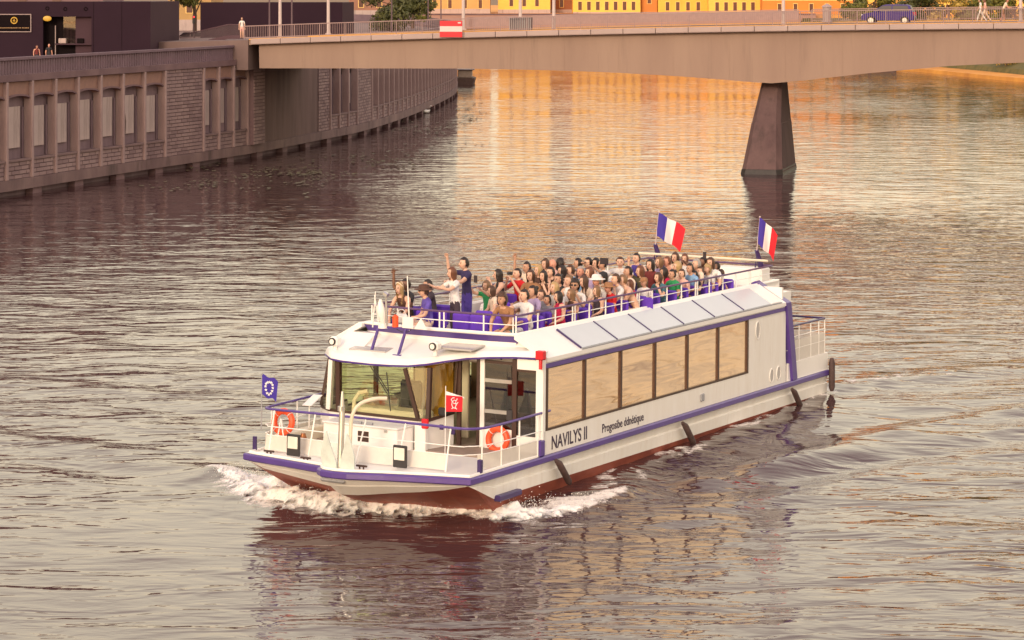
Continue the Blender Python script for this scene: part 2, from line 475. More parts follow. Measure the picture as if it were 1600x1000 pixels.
NY, NX = 860, 460
ys = np.concatenate([np.geomspace(36, 640, NY)])
th = np.linspace(-0.285, 0.285, NX)
YY = np.repeat(ys[:, None], NX, 1); XX = YY * th[None, :]
HH = water_height(XX, YY) * np.clip(1.35 - YY / 190, 0.3, 1)
df, sf, pf = poly_dist(XX, YY, FOAM, FOAMW)
dh, sh, ph = poly_dist(XX, YY, HULLF, HULLW)
fn = fbm(XX * 1.6, YY * 1.6, 4, 3)
foam = np.clip(1.25 - df * 0.85 + fn * 0.9, 0, 1) * (df < 2.2)
foam2 = np.clip(0.46 - np.abs(dh - 0.2) * 0.55 + fn * 1.3, 0, 0.8) * (dh < 2.0)
d3, _, _ = poly_dist(XX, YY, path([(1300, 600), (1400, 593), (1480, 587)]), [0.9, 0.7, 0.4])
foam3 = np.clip(0.7 - d3 * 0.6 + fn * 1.1, 0, 0.85) * (d3 < 1.8)
foam = np.maximum(np.maximum(foam, foam2), foam3)
turb = np.clip(1.4 - dh * 0.35, 0, 1) + np.clip(1.3 - df * 0.4, 0, 1)
HH += 0.05 * np.clip(turb, 0, 1) * fbm(XX * 1.3, YY * 1.3, 3, 21)
HH += 0.17 * np.exp(-(dh / 3.2) ** 2) * np.clip(1.2 - ph / 5.0, 0.25, 1) + 0.10 * np.exp(-(df / 1.6) ** 2)   # water piled up against the hull
verts = np.stack([XX, YY, HH], 2).reshape(-1, 3)
ii = (np.arange(NY - 1)[:, None] * NX + np.arange(NX - 1)[None, :]).reshape(-1)
quads = np.stack([ii, ii + 1, ii + NX + 1, ii + NX], 1)
wm = bpy.data.meshes.new('river_water')
wm.vertices.add(len(verts)); wm.vertices.foreach_set('co', verts.reshape(-1).astype(np.float32))
wm.loops.add(quads.size); wm.loops.foreach_set('vertex_index', quads.reshape(-1).astype(np.int32))
wm.polygons.add(len(quads)); wm.polygons.foreach_set('loop_start', np.arange(0, quads.size, 4, dtype=np.int32))
wm.polygons.foreach_set('use_smooth', np.ones(len(quads), dtype=bool))
at = wm.attributes.new('foam', 'FLOAT', 'POINT'); at.data.foreach_set('value', foam.reshape(-1).astype(np.float32))
wm.update(calc_edges=True)
water = bpy.data.objects.new('river_water', wm); C.objects.link(water); water['kind'] = 'structure'

def water_mat():
    m = bpy.data.materials.new('river_water'); m.use_nodes = True
    n, l = m.node_tree.nodes, m.node_tree.links
    b = n['Principled BSDF']
    geo = n.new('ShaderNodeNewGeometry')
    def noise(scale, det, sx=1.0, sy=1.0, rot=0.0, rough=0.55, dist=0.0):
        mp = n.new('ShaderNodeMapping'); mp.inputs['Scale'].default_value = (sx, sy, 1); mp.inputs['Rotation'].default_value = (0, 0, rot)
        l.new(geo.outputs['Position'], mp.inputs[0])
        z = n.new('ShaderNodeTexNoise'); z.inputs['Scale'].default_value = scale; z.inputs['Detail'].default_value = det
        z.inputs['Roughness'].default_value = rough; z.inputs['Distortion'].default_value = dist
        l.new(mp.outputs[0], z.inputs[0]); return z
    sp_ = n.new('ShaderNodeSeparateXYZ'); l.new(geo.outputs['Position'], sp_.inputs[0])
    calm = n.new('ShaderNodeMapRange'); calm.inputs['From Min'].default_value = 70; calm.inputs['From Max'].default_value = 190; calm.inputs['To Min'].default_value = 1.0; calm.inputs['To Max'].default_value = 0.48
    l.new(sp_.outputs['Y'], calm.inputs[0])
    gm = n.new('ShaderNodeMapping'); gm.inputs['Scale'].default_value = (0.05, 0.028, 1); gm.inputs['Rotation'].default_value = (0, 0, R(25)); l.new(geo.outputs['Position'], gm.inputs[0])
    gn = n.new('ShaderNodeTexNoise'); gn.inputs['Scale'].default_value = 1.0; gn.inputs['Detail'].default_value = 3; l.new(gm.outputs[0], gn.inputs[0])
    gr = n.new('ShaderNodeMapRange'); gr.inputs['From Min'].default_value = 0.35; gr.inputs['From Max'].default_value = 0.65; gr.inputs['To Min'].default_value = 0.42; gr.inputs['To Max'].default_value = 1.3; l.new(gn.outputs[0], gr.inputs[0])
    cg = n.new('ShaderNodeMath'); cg.operation = 'MULTIPLY'; l.new(calm.outputs[0], cg.inputs[0]); l.new(gr.outputs[0], cg.inputs[1]); calm = cg
    def bump(z, s, d, prev=None):
        bp = n.new('ShaderNodeBump'); bp.inputs['Strength'].default_value = s; bp.inputs['Distance'].default_value = d
        mu = n.new('ShaderNodeMath'); mu.operation = 'MULTIPLY'; mu.inputs[1].default_value = s; l.new(calm.outputs[0], mu.inputs[0]); l.new(mu.outputs[0], bp.inputs['Strength'])
        l.new(z.outputs[0], bp.inputs['Height'])
        if prev is not None: l.new(prev.outputs[0], bp.inputs['Normal'])
        return bp
    b1 = bump(noise(0.50, 2, 0.5, 1.3, R(12), dist=0.8), 0.55, 0.34)
    b2 = bump(noise(1.7, 2, 0.5, 1.25, R(-8), dist=0.6), 0.5, 0.08, b1)
    b3 = bump(noise(5.5, 1, 0.7, 1.2, R(5)), 0.36, 0.012, b2)
    l.new(b3.outputs[0], b.inputs['Normal'])
    at = n.new('ShaderNodeAttribute'); at.attribute_name = 'foam'
    fz = noise(5.0, 6, rough=0.75)
    mul = n.new('ShaderNodeMath'); mul.operation = 'ADD'
    l.new(at.outputs['Fac'], mul.inputs[0])
    sub = n.new('ShaderNodeMath'); sub.operation = 'MULTIPLY_ADD'; sub.inputs[1].default_value = 1.6; sub.inputs[2].default_value = -0.95
    l.new(fz.outputs[0], sub.inputs[0]); l.new(sub.outputs[0], mul.inputs[1])
    mr = n.new('ShaderNodeMapRange'); mr.inputs['From Min'].default_value = 0.42; mr.inputs['From Max'].default_value = 0.78
    l.new(mul.outputs[0], mr.inputs[0])
    gate = n.new('ShaderNodeMath'); gate.operation = 'MULTIPLY'
    g2 = n.new('ShaderNodeMapRange'); g2.inputs['From Min'].default_value = 0.02; g2.inputs['From Max'].default_value = 0.2
    l.new(at.outputs['Fac'], g2.inputs[0]); l.new(mr.outputs[0], gate.inputs[0]); l.new(g2.outputs[0], gate.inputs[1])
    mud = noise(0.03, 2)
    rp = n.new('ShaderNodeMixRGB'); rp.inputs[1].default_value = (0.052, 0.024, 0.029, 1); rp.inputs[2].default_value = (0.064, 0.031, 0.030, 1)
    l.new(mud.outputs[0], rp.inputs[0])
    mx = n.new('ShaderNodeMixRGB'); mx.inputs[2].default_value = (0.80, 0.74, 0.68, 1)
    l.new(gate.outputs[0], mx.inputs[0]); l.new(rp.outputs[0], mx.inputs[1])
    l.new(mx.outputs[0], b.inputs['Base Color'])
    rr = n.new('ShaderNodeMapRange'); rr.inputs['To Min'].default_value = 0.03; rr.inputs['To Max'].default_value = 0.7
    l.new(gate.outputs[0], rr.inputs[0]); l.new(rr.outputs[0], b.inputs['Roughness'])
    b.inputs['IOR'].default_value = 1.43
    return m
wm.materials.append(water_mat())

# river bed and land reaching the horizon
MB().add([(-3000, -300, -3), (3000, -300, -3), (3000, 5000, -3), (-3000, 5000, -3)], [(0, 1, 2, 3)]).build('river_bed', M['soil'], kind='structure')
# water beyond the finely modelled reach
far = MB()
for x0, x1, y0, y1 in ((-1200, 1200, -250, 36), (-1200, -182, 36, 640), (182.4, 1200, 36, 640)):
    far.add([(x0, y0, -0.05), (x1, y0, -0.05), (x1, y1, -0.05), (x0, y1, -0.05)], [(0, 1, 2, 3)])
for s in (-1, 1):
    far.add([(s * 9.6, 36, -0.06), (s * 183, 36, -0.06), (s * 183, 640, -0.06), (s * 180.5, 640, -0.06)], [(0, 1, 2, 3)])
far.build('outer_water', wm.materials[0], kind='structure')

# breaking bow wave: a thick, ragged ridge of foam plus flung drops
def bow_wave():
    na, nc = 620, 46
    P = resample(FOAM, na); W = np.interp(np.linspace(0, 1, na), np.linspace(0, 1, len(FOAMW)), FOAMW)
    # place sample widths by arc parameter of the control points
    sarc = np.concatenate([[0], np.cumsum(np.linalg.norm(np.diff(np.array(FOAM), axis=0), axis=1))]); sarc /= sarc[-1]
    W = np.interp(np.linspace(0, 1, na), sarc, FOAMW)
    T_ = np.gradient(P, axis=0); T_ /= np.linalg.norm(T_, axis=1)[:, None]
    Nn = np.stack([T_[:, 1], -T_[:, 0]], 1)
    c = np.linspace(-1.25, 1.25, nc)
    X = P[:, 0:1] + Nn[:, 0:1] * W[:, None] * c[None, :]
    Y = P[:, 1:2] + Nn[:, 1:2] * W[:, None] * c[None, :]
    n1 = fbm(X * 1.1, Y * 1.1, 3, 50); n2 = fbm(X * 6.0, Y * 6.0, 5, 60)
    prof = np.exp(-((c[None, :] - 0.25 + 0.5 * n1) ** 2) / 0.30)
    hh = W[:, None] * 0.36 * prof * (0.85 + 0.55 * n1) + 0.10 * n2 * prof
    h = np.where(hh > 0, hh, hh * 0.3) - 0.03
    dens = np.clip(1.45 - np.abs(c[None, :] - 0.1 * n1) * 1.15 + 0.9 * n2, 0, 1)
    dens *= np.clip(np.minimum(np.arange(na), na - 1 - np.arange(na)) / 25.0, 0, 1)[:, None]
    v = np.stack([X + 0.1 * n2, Y + 0.1 * n1, h + HHs(X, Y)], 2).reshape(-1, 3)
    i = (np.arange(na - 1)[:, None] * nc + np.arange(nc - 1)[None, :]).reshape(-1)
    q = np.stack([i, i + 1, i + nc + 1, i + nc], 1)
    vs = v.tolist(); fs = q.tolist(); dv = dens.reshape(-1).tolist()
    g = np.random.default_rng(3)
    for _ in range(4200):
        k = int(g.integers(10, na - 10)); cc = g.normal(0.05, 0.45)
        p = P[k] + Nn[k] * W[k] * cc
        z = abs(g.normal(0.0, 0.20)) * W[k] + 0.08
        r = 0.006 + 0.014 * g.random() ** 2
        o = len(vs)
        vs += [[p[0] + r, p[1], z], [p[0] - r, p[1] + r, z], [p[0] - r, p[1] - r, z], [p[0], p[1], z + 1.5 * r]]
        fs += [[o, o + 2, o + 1], [o, o + 1, o + 3], [o + 1, o + 2, o + 3], [o + 2, o, o + 3]]; dv += [1.0] * 4
    me = bpy.data.meshes.new('bow_wave_foam'); me.from_pydata(vs, [], fs)
    me.attributes.new('dens', 'FLOAT', 'POINT').data.foreach_set('value', dv)
    me.polygons.foreach_set('use_smooth', [True] * len(fs)); me.update()
    m = bpy.data.materials.new('white_foam'); m.use_nodes = True
    n, l = m.node_tree.nodes, m.node_tree.links
    b = n['Principled BSDF']; b.inputs['Base Color'].default_value = (0.90, 0.87, 0.84, 1); b.inputs['Roughness'].default_value = 0.8
    b.inputs['Subsurface Weight'].default_value = 0.25; b.inputs['Subsurface Radius'].default_value = (0.2, 0.16, 0.12)
    a = n.new('ShaderNodeAttribute'); a.attribute_name = 'dens'
    tc = n.new('ShaderNodeTexCoord'); nz = n.new('ShaderNodeTexNoise'); nz.inputs['Scale'].default_value = 11; nz.inputs['Detail'].default_value = 10; nz.inputs['Roughness'].default_value = 0.8; nz.inputs['Distortion'].default_value = 0.8
    l.new(tc.outputs['Object'], nz.inputs[0])
    ad = n.new('ShaderNodeMath'); ad.operation = 'ADD'; l.new(a.outputs['Fac'], ad.inputs[0]); l.new(nz.outputs[0], ad.inputs[1])
    mr = n.new('ShaderNodeMapRange'); mr.inputs['From Min'].default_value = 0.70; mr.inputs['From Max'].default_value = 1.35
    l.new(ad.outputs[0], mr.inputs[0]); l.new(mr.outputs[0], b.inputs['Alpha'])
    bp = n.new('ShaderNodeBump'); bp.inputs['Strength'].default_value = 0.8; bp.inputs['Distance'].default_value = 0.035
    l.new(nz.outputs[0], bp.inputs['Height']); l.new(bp.outputs[0], b.inputs['Normal'])
    me.materials.append(m)
    o = bpy.data.objects.new('bow_wave_foam', me); C.objects.link(o); o['kind'] = 'stuff'
    o['label'] = 'white foam breaking along the bow of the tour boat'
def HHs(X, Y): return water_height(X, Y)
bow_wave()

# ------------------------------------------------------------------ left quay wall
QZ = 7.7                                     # level of the quay behind the wall
_ctl = [(-52, 108), (-43, 132), (-33.4, 158.5), (-30.0, 169), (-26.2, 180), (-21.1, 195), (-16.6, 213), (-13.9, 225), (-11.1, 247), (-8.7, 275), (-7.2, 305), (-8.4, 335), (-14, 368), (-28, 405), (-60, 440)]
def smooth_path(ctl, n=60):
    out = []
    P = [np.array(p, float) for p in ctl]
    for i in range(len(P) - 1):
        p0 = P[max(i - 1, 0)]; p1 = P[i]; p2 = P[i + 1]; p3 = P[min(i + 2, len(P) - 1)]
        for k in range(n):
            t = k / n
            out.append(0.5 * ((2 * p1) + (-p0 + p2) * t + (2 * p0 - 5 * p1 + 4 * p2 - p3) * t * t + (-p0 + 3 * p1 - 3 * p2 + p3) * t ** 3))
    out.append(P[-1])
    return np.array(out)
WP = smooth_path(_ctl)
WS = np.concatenate([[0], np.cumsum(np.linalg.norm(np.diff(WP, axis=0), axis=1))])
def wpos(s, off=0.0, z=0.0):                 # point at arc length s, off metres out over the water
    x = np.interp(s, WS, WP[:, 0]); y = np.interp(s, WS, WP[:, 1])
    x2 = np.interp(s + 0.3, WS, WP[:, 0]); y2 = np.interp(s + 0.3, WS, WP[:, 1])
    t = Vector((x2 - x, y2 - y, 0)).normalized() if s + 0.3 < WS[-1] else Vector((0, 1, 0))
    nrm = Vector((t.y, -t.x, 0))
    return Vector((x, y, z)) + nrm * off, t, nrm
def s_of_u(u):
    uu = 800 + FPX * WP[:, 0] / WP[:, 1]
    i0 = int(np.argmax(uu)); return float(np.interp(u, uu[:i0], WS[:i0]))
def wbox(mb, s0, s1, o0, o1, z0, z1, mi=0):  # box along the wall
    s0, s1 = min(s0, s1), max(s0, s1)
    n = max(1, int((s1 - s0) / 2.5))
    for k in range(n):
        a, b = s0 + (s1 - s0) * k / n, s0 + (s1 - s0) * (k + 1) / n
        pa0, pa1 = wpos(a, o0)[0], wpos(a, o1)[0]; pb0, pb1 = wpos(b, o0)[0], wpos(b, o1)[0]
        vs = [(p.x, p.y, z) for z in (z0, z1) for p in (pa0, pb0, pb1, pa1)]
        fs = [(0,1,2,3),(7,6,5,4),(3,2,6,7),(1,0,4,5)]
        if k == 0: fs.append((0,3,7,4))
        if k == n - 1: fs.append((2,1,5,6))
        mb.add(vs, fs, mi)
    return mb
quay = empty('quay_wall', 'long grimy stone quay wall with blind bays curving along the left side of the river', 'quay wall', loc=(0, 0, 0))
SEND = WS[-1] - 1
back = MB(); wbox(back, 0, SEND, -1.6, -0.55, -1.5, QZ - 0.02)
back.build('wall_backing', M['board2'], quay)
led = MB(); wbox(led, 0, SEND, -0.55, 0.22, 0.42, 1.12); led.build('concrete_ledge', M['ledge'], quay)
cop = MB(); wbox(cop, 0, s_of_u(389), -1.2, 0.16, QZ - 0.12, QZ + 0.32); wbox(cop, s_of_u(512), SEND, -1.2, 0.16, QZ - 0.12, QZ + 0.32)
cop.build('coping', M['stone'], quay)
# supports of the ledge, in the dark gap above the water
sup = MB()
for k in range(40): wbox(sup, 4 + k * 6.0, 5.2 + k * 6.0, -0.5, 0.05, -1.0, 0.42)
sup.build('ledge_support', M['stone'], quay)
blocks = MB()
def block_panel(s0, s1, z0, z1, o=0.0, dark=0):
    L = s1 - s0; rows = max(1, round((z1 - z0) / 0.27)); hz = (z1 - z0) / rows
    wbox(back2, s0, s1, -0.55, o - 0.055, z0, z1)
    for r in range(rows):
        x = s0 - (0.35 if r % 2 else 0) * 1.0
        while x < s1 - 0.02:
            a, b = max(x, s0) + 0.03, min(x + 0.95, s1) - 0.03
            if b > a + 0.05:
                wbox(blocks, a, b, o - 0.05, o + random.uniform(-0.008, 0.022), z0 + r * hz + 0.032, z0 + (r + 1) * hz - 0.032, 0 if random.random() < 0.7 else 1)
            x += 0.95
back2 = MB()
u_posts = [[9, 50, 90, 125, 160, 194, 226, 257], [317, 341, 364, 386], [515, 529, 543, 557]]
groups = [[s_of_u(u) for u in g] for g in u_posts]
s0 = groups[0][0]; st = (groups[0][-1] - groups[0][0]) / 7
groups[0] = [s0 + st * (k - 13) for k in range(21)]
sA = s_of_u(580); groups.append([sA + 2.9 * k for k in range(int((s_of_u(713) - sA) / 2.9) + 8)])
post_mb = None
def wframe(s, z=0.0):
    p, t, n = wpos(s)
    return Matrix(((t.x, n.x, 0, p.x), (t.y, n.y, 0, p.y), (0, 0, 1, z), (0, 0, 0, 1)))
postme = MB().rbox((-0.14, -0.5, 1.12), (0.14, 0.16, QZ - 0.14), 0.03).mesh('fin_post', M['post'])
wmeshes = {}
def bay_mesh(kind, w, h):
    key = (kind, round(w, 1), round(h, 2))
    if key in wmeshes: return wmeshes[key]
    mb = MB(); hw = w / 2 - 0.141
    if kind == 'header':
        pts = [(-hw, 1.2), (hw, 1.2), (hw, 0.0)] + [(hw * math.cos(t), 0.28 * math.sin(t)) for t in np.linspace(0.2, math.pi - 0.2, 9)] + [(-hw, 0.0)]
        mb.prism(pts, lambda p, q, d: (p, d, q), -0.54, -0.12); me = mb.mesh('arched_header', M['header'])
    elif kind == 'brow':
        ring = []
        for t in np.linspace(0.2, math.pi - 0.2, 9): ring.append((hw * math.cos(t), 0.28 * math.sin(t)))
        for i in range(8):
            (x0, z0), (x1, z1) = ring[i], ring[i + 1]
            mb.obox(((x0 + x1) / 2, -0.06, (z0 + z1) / 2 + 0.04), ((x1 - x0) / 2, 0, (z1 - z0) / 2), (0, 0.08, 0), (0, 0, 0.06))
        me = mb.mesh('arch_brow', M['stone'])
    elif kind == 'board':
        mb.rbox((-hw + 0.1, -0.54, 0), (hw - 0.65, -0.40, h), 0.015); me = mb.mesh('infill_board', M['board'])
    elif kind == 'sill':
        mb.rbox((-hw, -0.54, 0), (hw, 0.10, 0.16), 0.02); me = mb.mesh('sill', M['ledge'])
    elif kind == 'jamb':
        mb.rbox((hw - 0.30, -0.54, 0), (hw - 0.12, -0.42, h), 0.02); me = mb.mesh('downpipe', M['board2'])
    wmeshes[key] = me
    return me
for gi, g in enumerate(groups):
    for i, s in enumerate(g):
        inst('fin_post', postme, quay, wframe(s))
        if i + 1 < len(g):
            w = round(g[i + 1] - s, 1) ; mid = (s + g[i + 1]) / 2
            fm = wframe(mid)
            inst('arched_header', bay_mesh('header', w, 1), quay, fm @ Matrix.Translation((0, 0, 6.34)))
            if gi < 2: inst('arch_brow', bay_mesh('brow', w, 1), quay, fm @ Matrix.Translation((0, 0, 6.34)))
            inst('infill_board', bay_mesh('board', w, random.choice((2.7, 2.8, 2.75))), quay, fm @ Matrix.Translation((0, 0, 3.1 + random.uniform(-0.05, 0.05))))
            inst('sill', bay_mesh('sill', w, 1), quay, fm @ Matrix.Translation((0, 0, 2.26)))
            if gi == 0 and i in (11, 15, 18):
                hb_ = MB(); hb_.prism([(0.1, 0.1), (0.35, 0.0), (0.42, 0.9), (0.3, 1.5), (0.2, 0.8)], lambda p, q, d: (p, d, q), -0.398, -0.392); ho = hb_.build('torn_board_hole', M['dark'], quay); ho.matrix_local = fm @ Matrix.Translation((-0.6 - 0.12 * i % 0.5, 0, 3.15))
            if gi < 3: inst('downpipe', bay_mesh('jamb', w, 3.4), quay, fm @ Matrix.Translation((0, 0, 2.42)))
            block_panel(s + 0.14, g[i + 1] - 0.14, 1.12, 2.26, 0.0)
block_panel(groups[0][-1] + 0.14, groups[1][0] - 0.14, 1.12, QZ - 0.13, 0.04)
block_panel(groups[1][-1] + 0.14, s_of_u(404), 1.12, QZ + 0.3, 0.55)
block_panel(s_of_u(497), groups[2][0] - 0.14, 1.12, QZ - 0.13, 0.04)
block_panel(groups[2][-1] + 0.14, groups[3][0] - 0.14, 1.12, QZ - 0.13, 0.04)
blocks.build('wall_blocks', [M['block'], M['blockdark']], quay, kind='stuff', fix=False)
back2.build('block_bedding', M['mortar'], quay)
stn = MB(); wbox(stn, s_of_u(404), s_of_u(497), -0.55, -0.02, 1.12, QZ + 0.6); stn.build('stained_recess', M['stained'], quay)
rr = MB(); bb = MB()
s1, s2 = 0.5, s_of_u(383)
wbox(rr, s1, s2, -0.45, -0.05, QZ + 1.28, QZ + 1.46)
x = s1
while x < s2:
    wbox(bb, x, x + 0.17, -0.32, -0.18, QZ + 0.322, QZ + 1.278); x += 0.36
qr = empty('quay_railing', 'low mauve stone railing with close upright bars on top of the left quay wall', 'railing', loc=(0, 0, 0))
rr.build('handrail', M['wallrail'], qr)
bb.build('balusters', M['wallrail'], qr, kind='stuff')
# rail on the far curve
fr_ = MB(); a = s_of_u(520); wbox(fr_, a, SEND, -0.4, -0.1, QZ + 0.32, QZ + 1.3)
fr_.build('far_quay_parapet', M['wallrail'], label='mauve parapet on the far curve of the quay wall behind the bridge', cat='parapet')

# ground behind the wall
gp = [tuple(wpos(s, -1.0, QZ - 0.01)[0]) for s in np.linspace(0, SEND, 60)]
gv = gp + [(-300, 460, QZ - 0.01), (-400, 300, QZ - 0.01), (-400, 100, QZ - 0.01), (-60, 90, QZ - 0.01)]
MB().add(gv, [tuple(range(len(gv)))]).build('quay_ground', M['sett'], kind='structure')

# floating weed below the wall
wv, wf = [], []
def weed_patch(cx, cy, rx, ry, n):
    for _ in range(n):
        x = cx + random.gauss(0, rx); y = cy + random.gauss(0, ry); r = random.uniform(0.06, 0.22); a = random.random() * 6.28
        z = 0.05 + random.random() * 0.03
        o = len(wv); k = random.choice((4, 5, 6))
        for j in range(k): wv.append((x + r * math.cos(a + j * 6.28 / k) * random.uniform(0.6, 1.2), y + r * 1.6 * math.sin(a + j * 6.28 / k), z + random.uniform(0, 0.04)))
        wf.append(tuple(range(o, o + k)))
for _ in range(70):
    p = wz(random.uniform(215, 560), 0, 0) if False else None
    s = s_of_u(random.uniform(120, 520)); q = wpos(s, random.uniform(5, 15))[0]
    weed_patch(q.x, q.y, 0.9, 2.2, 4)
for u, v in ((735, 183), (700, 195), (670, 205), (650, 208), (740, 170), (310, 262), (360, 280), (430, 268), (480, 282), (520, 265)):
    p = wz(u, v, 0)
    for _ in range(5): weed_patch(p.x + random.gauss(0, 1), p.y + random.gauss(0, 4), 0.7, 1.8, 12)
me = bpy.data.meshes.new('floating_weed'); me.from_pydata(wv, [], wf); me.materials.append(M['weed'])
o = bpy.data.objects.new('floating_weed', me); C.objects.link(o); o['kind'] = 'stuff'; o['label'] = 'patches of floating weed on dark water below the quay wall'

# ------------------------------------------------------------------ bridge
def bridge_y(x): return 192.0 - 0.27 * (x + 20.6)
def bx_of_u(u):                              # where the ray of a photo column meets the bridge's near face
    k = (u - 800) / FPX; return k * (192.0 - 0.27 * 20.6) / (1 + 0.27 * k)
BT = Vector((1, -0.27, 0)).normalized(); BN = Vector((-BT.y, BT.x, 0)) * -1   # BN points towards the camera
if BN.y > 0: BN = -BN
def bz(u, v): return CH - (v - VH) / FPX * bridge_y(bx_of_u(u))
topc = [(392, 62), (700, 53.2), (1000, 45.5), (1200, 40.6), (1400, 38.6), (1600, 37.7)]
botc = [(392, 107), (560, 107.3), (720, 107.5), (850, 110), (950, 113.5), (1050, 119), (1130, 125), (1200, 131), (1240, 127.5), (1330, 117.8), (1350, 115.3), (1430, 108.3), (1480, 103.6), (1520, 101.5), (1600, 98), (1800, 91)]
tx = [bx_of_u(u) for u, v in topc]; tz = [bz(u, v) for u, v in topc]
pc_ = np.polyfit(tx, tz, 2)
bxp = [bx_of_u(u) for u, v in botc]; bzp = [bz(u, v) for u, v in botc]
def deck_z(x): return float(np.polyval(pc_, min(x, 45))) if x < 45 else float(np.polyval(pc_, 45))
def soff_z(x): return float(np.interp(x, bxp, bzp))
def bp(x, off, z):                           # off metres behind the near face
    return Vector((x, bridge_y(x), z)) - BN * off
bridge = empty('road_bridge', 'low concrete road bridge with haunched girder crossing the river behind the boat', 'bridge', loc=(0, 0, 0))
X0, X1 = bx_of_u(411), 95.0
xs = list(np.linspace(X0 - 0.5, bx_of_u(1204), 30)) + list(np.linspace(bx_of_u(1204), bx_of_u(1620), 22))[1:] + list(np.linspace(bx_of_u(1620), X1, 8))[1:]
BWID = 16.0
g = MB()
rings = []
for x in xs:
    zt = deck_z(x) - 0.42; zb = soff_z(x)
    rings.append([bp(x, 0.45, zt), bp(x, 0.55, zb), bp(x, BWID - 0.55, zb), bp(x, BWID - 0.45, zt)])
g.loft(rings, 0, True, True)
girder = g.build('girder', M['concrete'], bridge)
# vertical construction joints on the girder face
jn = MB()
x = X0 + 3
while x < bx_of_u(1640):
    t0_, t1_ = bp(x, 0.457, deck_z(x) - 0.48), bp(x, 0.541, soff_z(x) + 0.06)
    jn.obox((t0_ + t1_) / 2, BT * 0.012, BN * 0.012, (t0_ - t1_) / 2)
    x += 4.1
jn.build('girder_joint', M['concrete'], bridge)
dk = MB(); rings = []
xs2 = [bx_of_u(388)] + xs[1:]
for x in xs2:
    z = deck_z(x); rings.append([bp(x, 0.1, z - 0.40), bp(x, 0.1, z - 0.04), bp(x, BWID - 0.1, z - 0.04), bp(x, BWID - 0.1, z - 0.40)])
dk.loft(rings, 0, True, True); dk.build('deck', M['concrete'], bridge)
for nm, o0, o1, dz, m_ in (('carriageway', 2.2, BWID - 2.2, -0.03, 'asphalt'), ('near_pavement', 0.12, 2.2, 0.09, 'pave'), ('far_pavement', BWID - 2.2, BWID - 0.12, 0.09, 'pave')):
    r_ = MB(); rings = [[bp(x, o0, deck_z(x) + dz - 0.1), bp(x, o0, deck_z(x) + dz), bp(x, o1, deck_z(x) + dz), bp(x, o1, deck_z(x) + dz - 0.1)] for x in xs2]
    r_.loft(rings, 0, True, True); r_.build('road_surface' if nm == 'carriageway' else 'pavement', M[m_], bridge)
mk = MB()
x = X0
while x < 90:
    z = deck_z(x) - 0.024; z2 = deck_z(x + 2) - 0.024
    mk.add([bp(x, 7.93, z), bp(x + 2, 7.93, z2), bp(x + 2, 8.07, z2), bp(x, 8.07, z)], [(0, 1, 2, 3)]); x += 5
mk.build('lane_markings', M['noentrywhite'], bridge)
# fascia panels
x = bx_of_u(392); step = 2.42
while x < 60:
    x2 = x + step
    fm = MB()
    for a, b in ((x + 0.025, x2 - 0.025),):
        za, zb = deck_z(a), deck_z(b)
        prof = [(0.10, -0.36), (-0.10, -0.36), (-0.12, -0.30), (-0.12, 0.0), (-0.06, 0.06), (0.30, 0.06), (0.30, -0.02), (0.12, -0.02)]
        r1 = [bp(a, o_, za + z_) for o_, z_ in prof]; r2 = [bp(b, o_, zb + z_) for o_, z_ in prof]
        fm.loft([r1, r2], 0, True, True)
    fm.build('fascia_panel', M['fascia'], bridge)
    x = x2
# pier: faceted, wider at the water
pxc = bx_of_u(1203) - 0.25
pr = MB(); rings = []
def pier_ring(z, hw, d0, d1, ch, shift):
    c = lambda t, o_: bp(pxc, 0, z) + BT * (t + shift) - BN * o_
    return [c(-hw, d0 + ch), c(-hw + ch * 0.7, d0), c(hw - ch * 0.7, d0), c(hw, d0 + ch), c(hw, d1 - ch), c(hw - ch * 0.7, d1), c(-hw + ch * 0.7, d1), c(-hw, d1 - ch)]
zt = soff_z(pxc) + 0.06
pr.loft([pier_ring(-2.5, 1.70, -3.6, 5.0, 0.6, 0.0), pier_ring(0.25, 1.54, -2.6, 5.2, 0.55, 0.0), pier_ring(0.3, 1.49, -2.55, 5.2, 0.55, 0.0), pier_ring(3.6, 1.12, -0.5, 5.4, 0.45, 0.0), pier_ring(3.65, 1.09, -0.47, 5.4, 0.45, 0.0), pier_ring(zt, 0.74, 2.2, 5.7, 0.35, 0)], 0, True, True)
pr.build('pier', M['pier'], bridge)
tm_ = MB(); tm_.loft([pier_ring(-0.5, 1.66, -2.98, 5.4, 0.57, 0.0), pier_ring(0.34, 1.515, -2.6, 5.25, 0.56, 0.0), pier_ring(0.36, 1.45, -2.5, 5.2, 0.55, 0.0)], 0, True, True); tm_.build('tide_mark', mat('algae_stain', (0.022, 0.016, 0.014), 0.5, var=0.4, scale=2), bridge)
# left abutment under the deck and approach
ab = MB()
ab.obox(bp(X0 - 2.7, BWID / 2, 6.0) , BT * 1.2, BN * (BWID / 2 - 0.7), Vector((0, 0, 3.3)))
pass
apv = [bp(bx_of_u(388), -0.05, deck_z(X0) - 0.06), bp(bx_of_u(388), BWID, deck_z(X0) - 0.06), (-60, 222, QZ + 0.8), (-60, 205, QZ + 0.8)]
apm = MB(); apm.add([tuple(p) for p in apv] + [(p[0], p[1], QZ - 0.5) for p in apv], [(0,1,2,3),(0,3,7,4),(1,0,4,5),(2,1,5,6),(3,2,6,7)])
apm.build('approach_road', M['sett'], kind='structure')
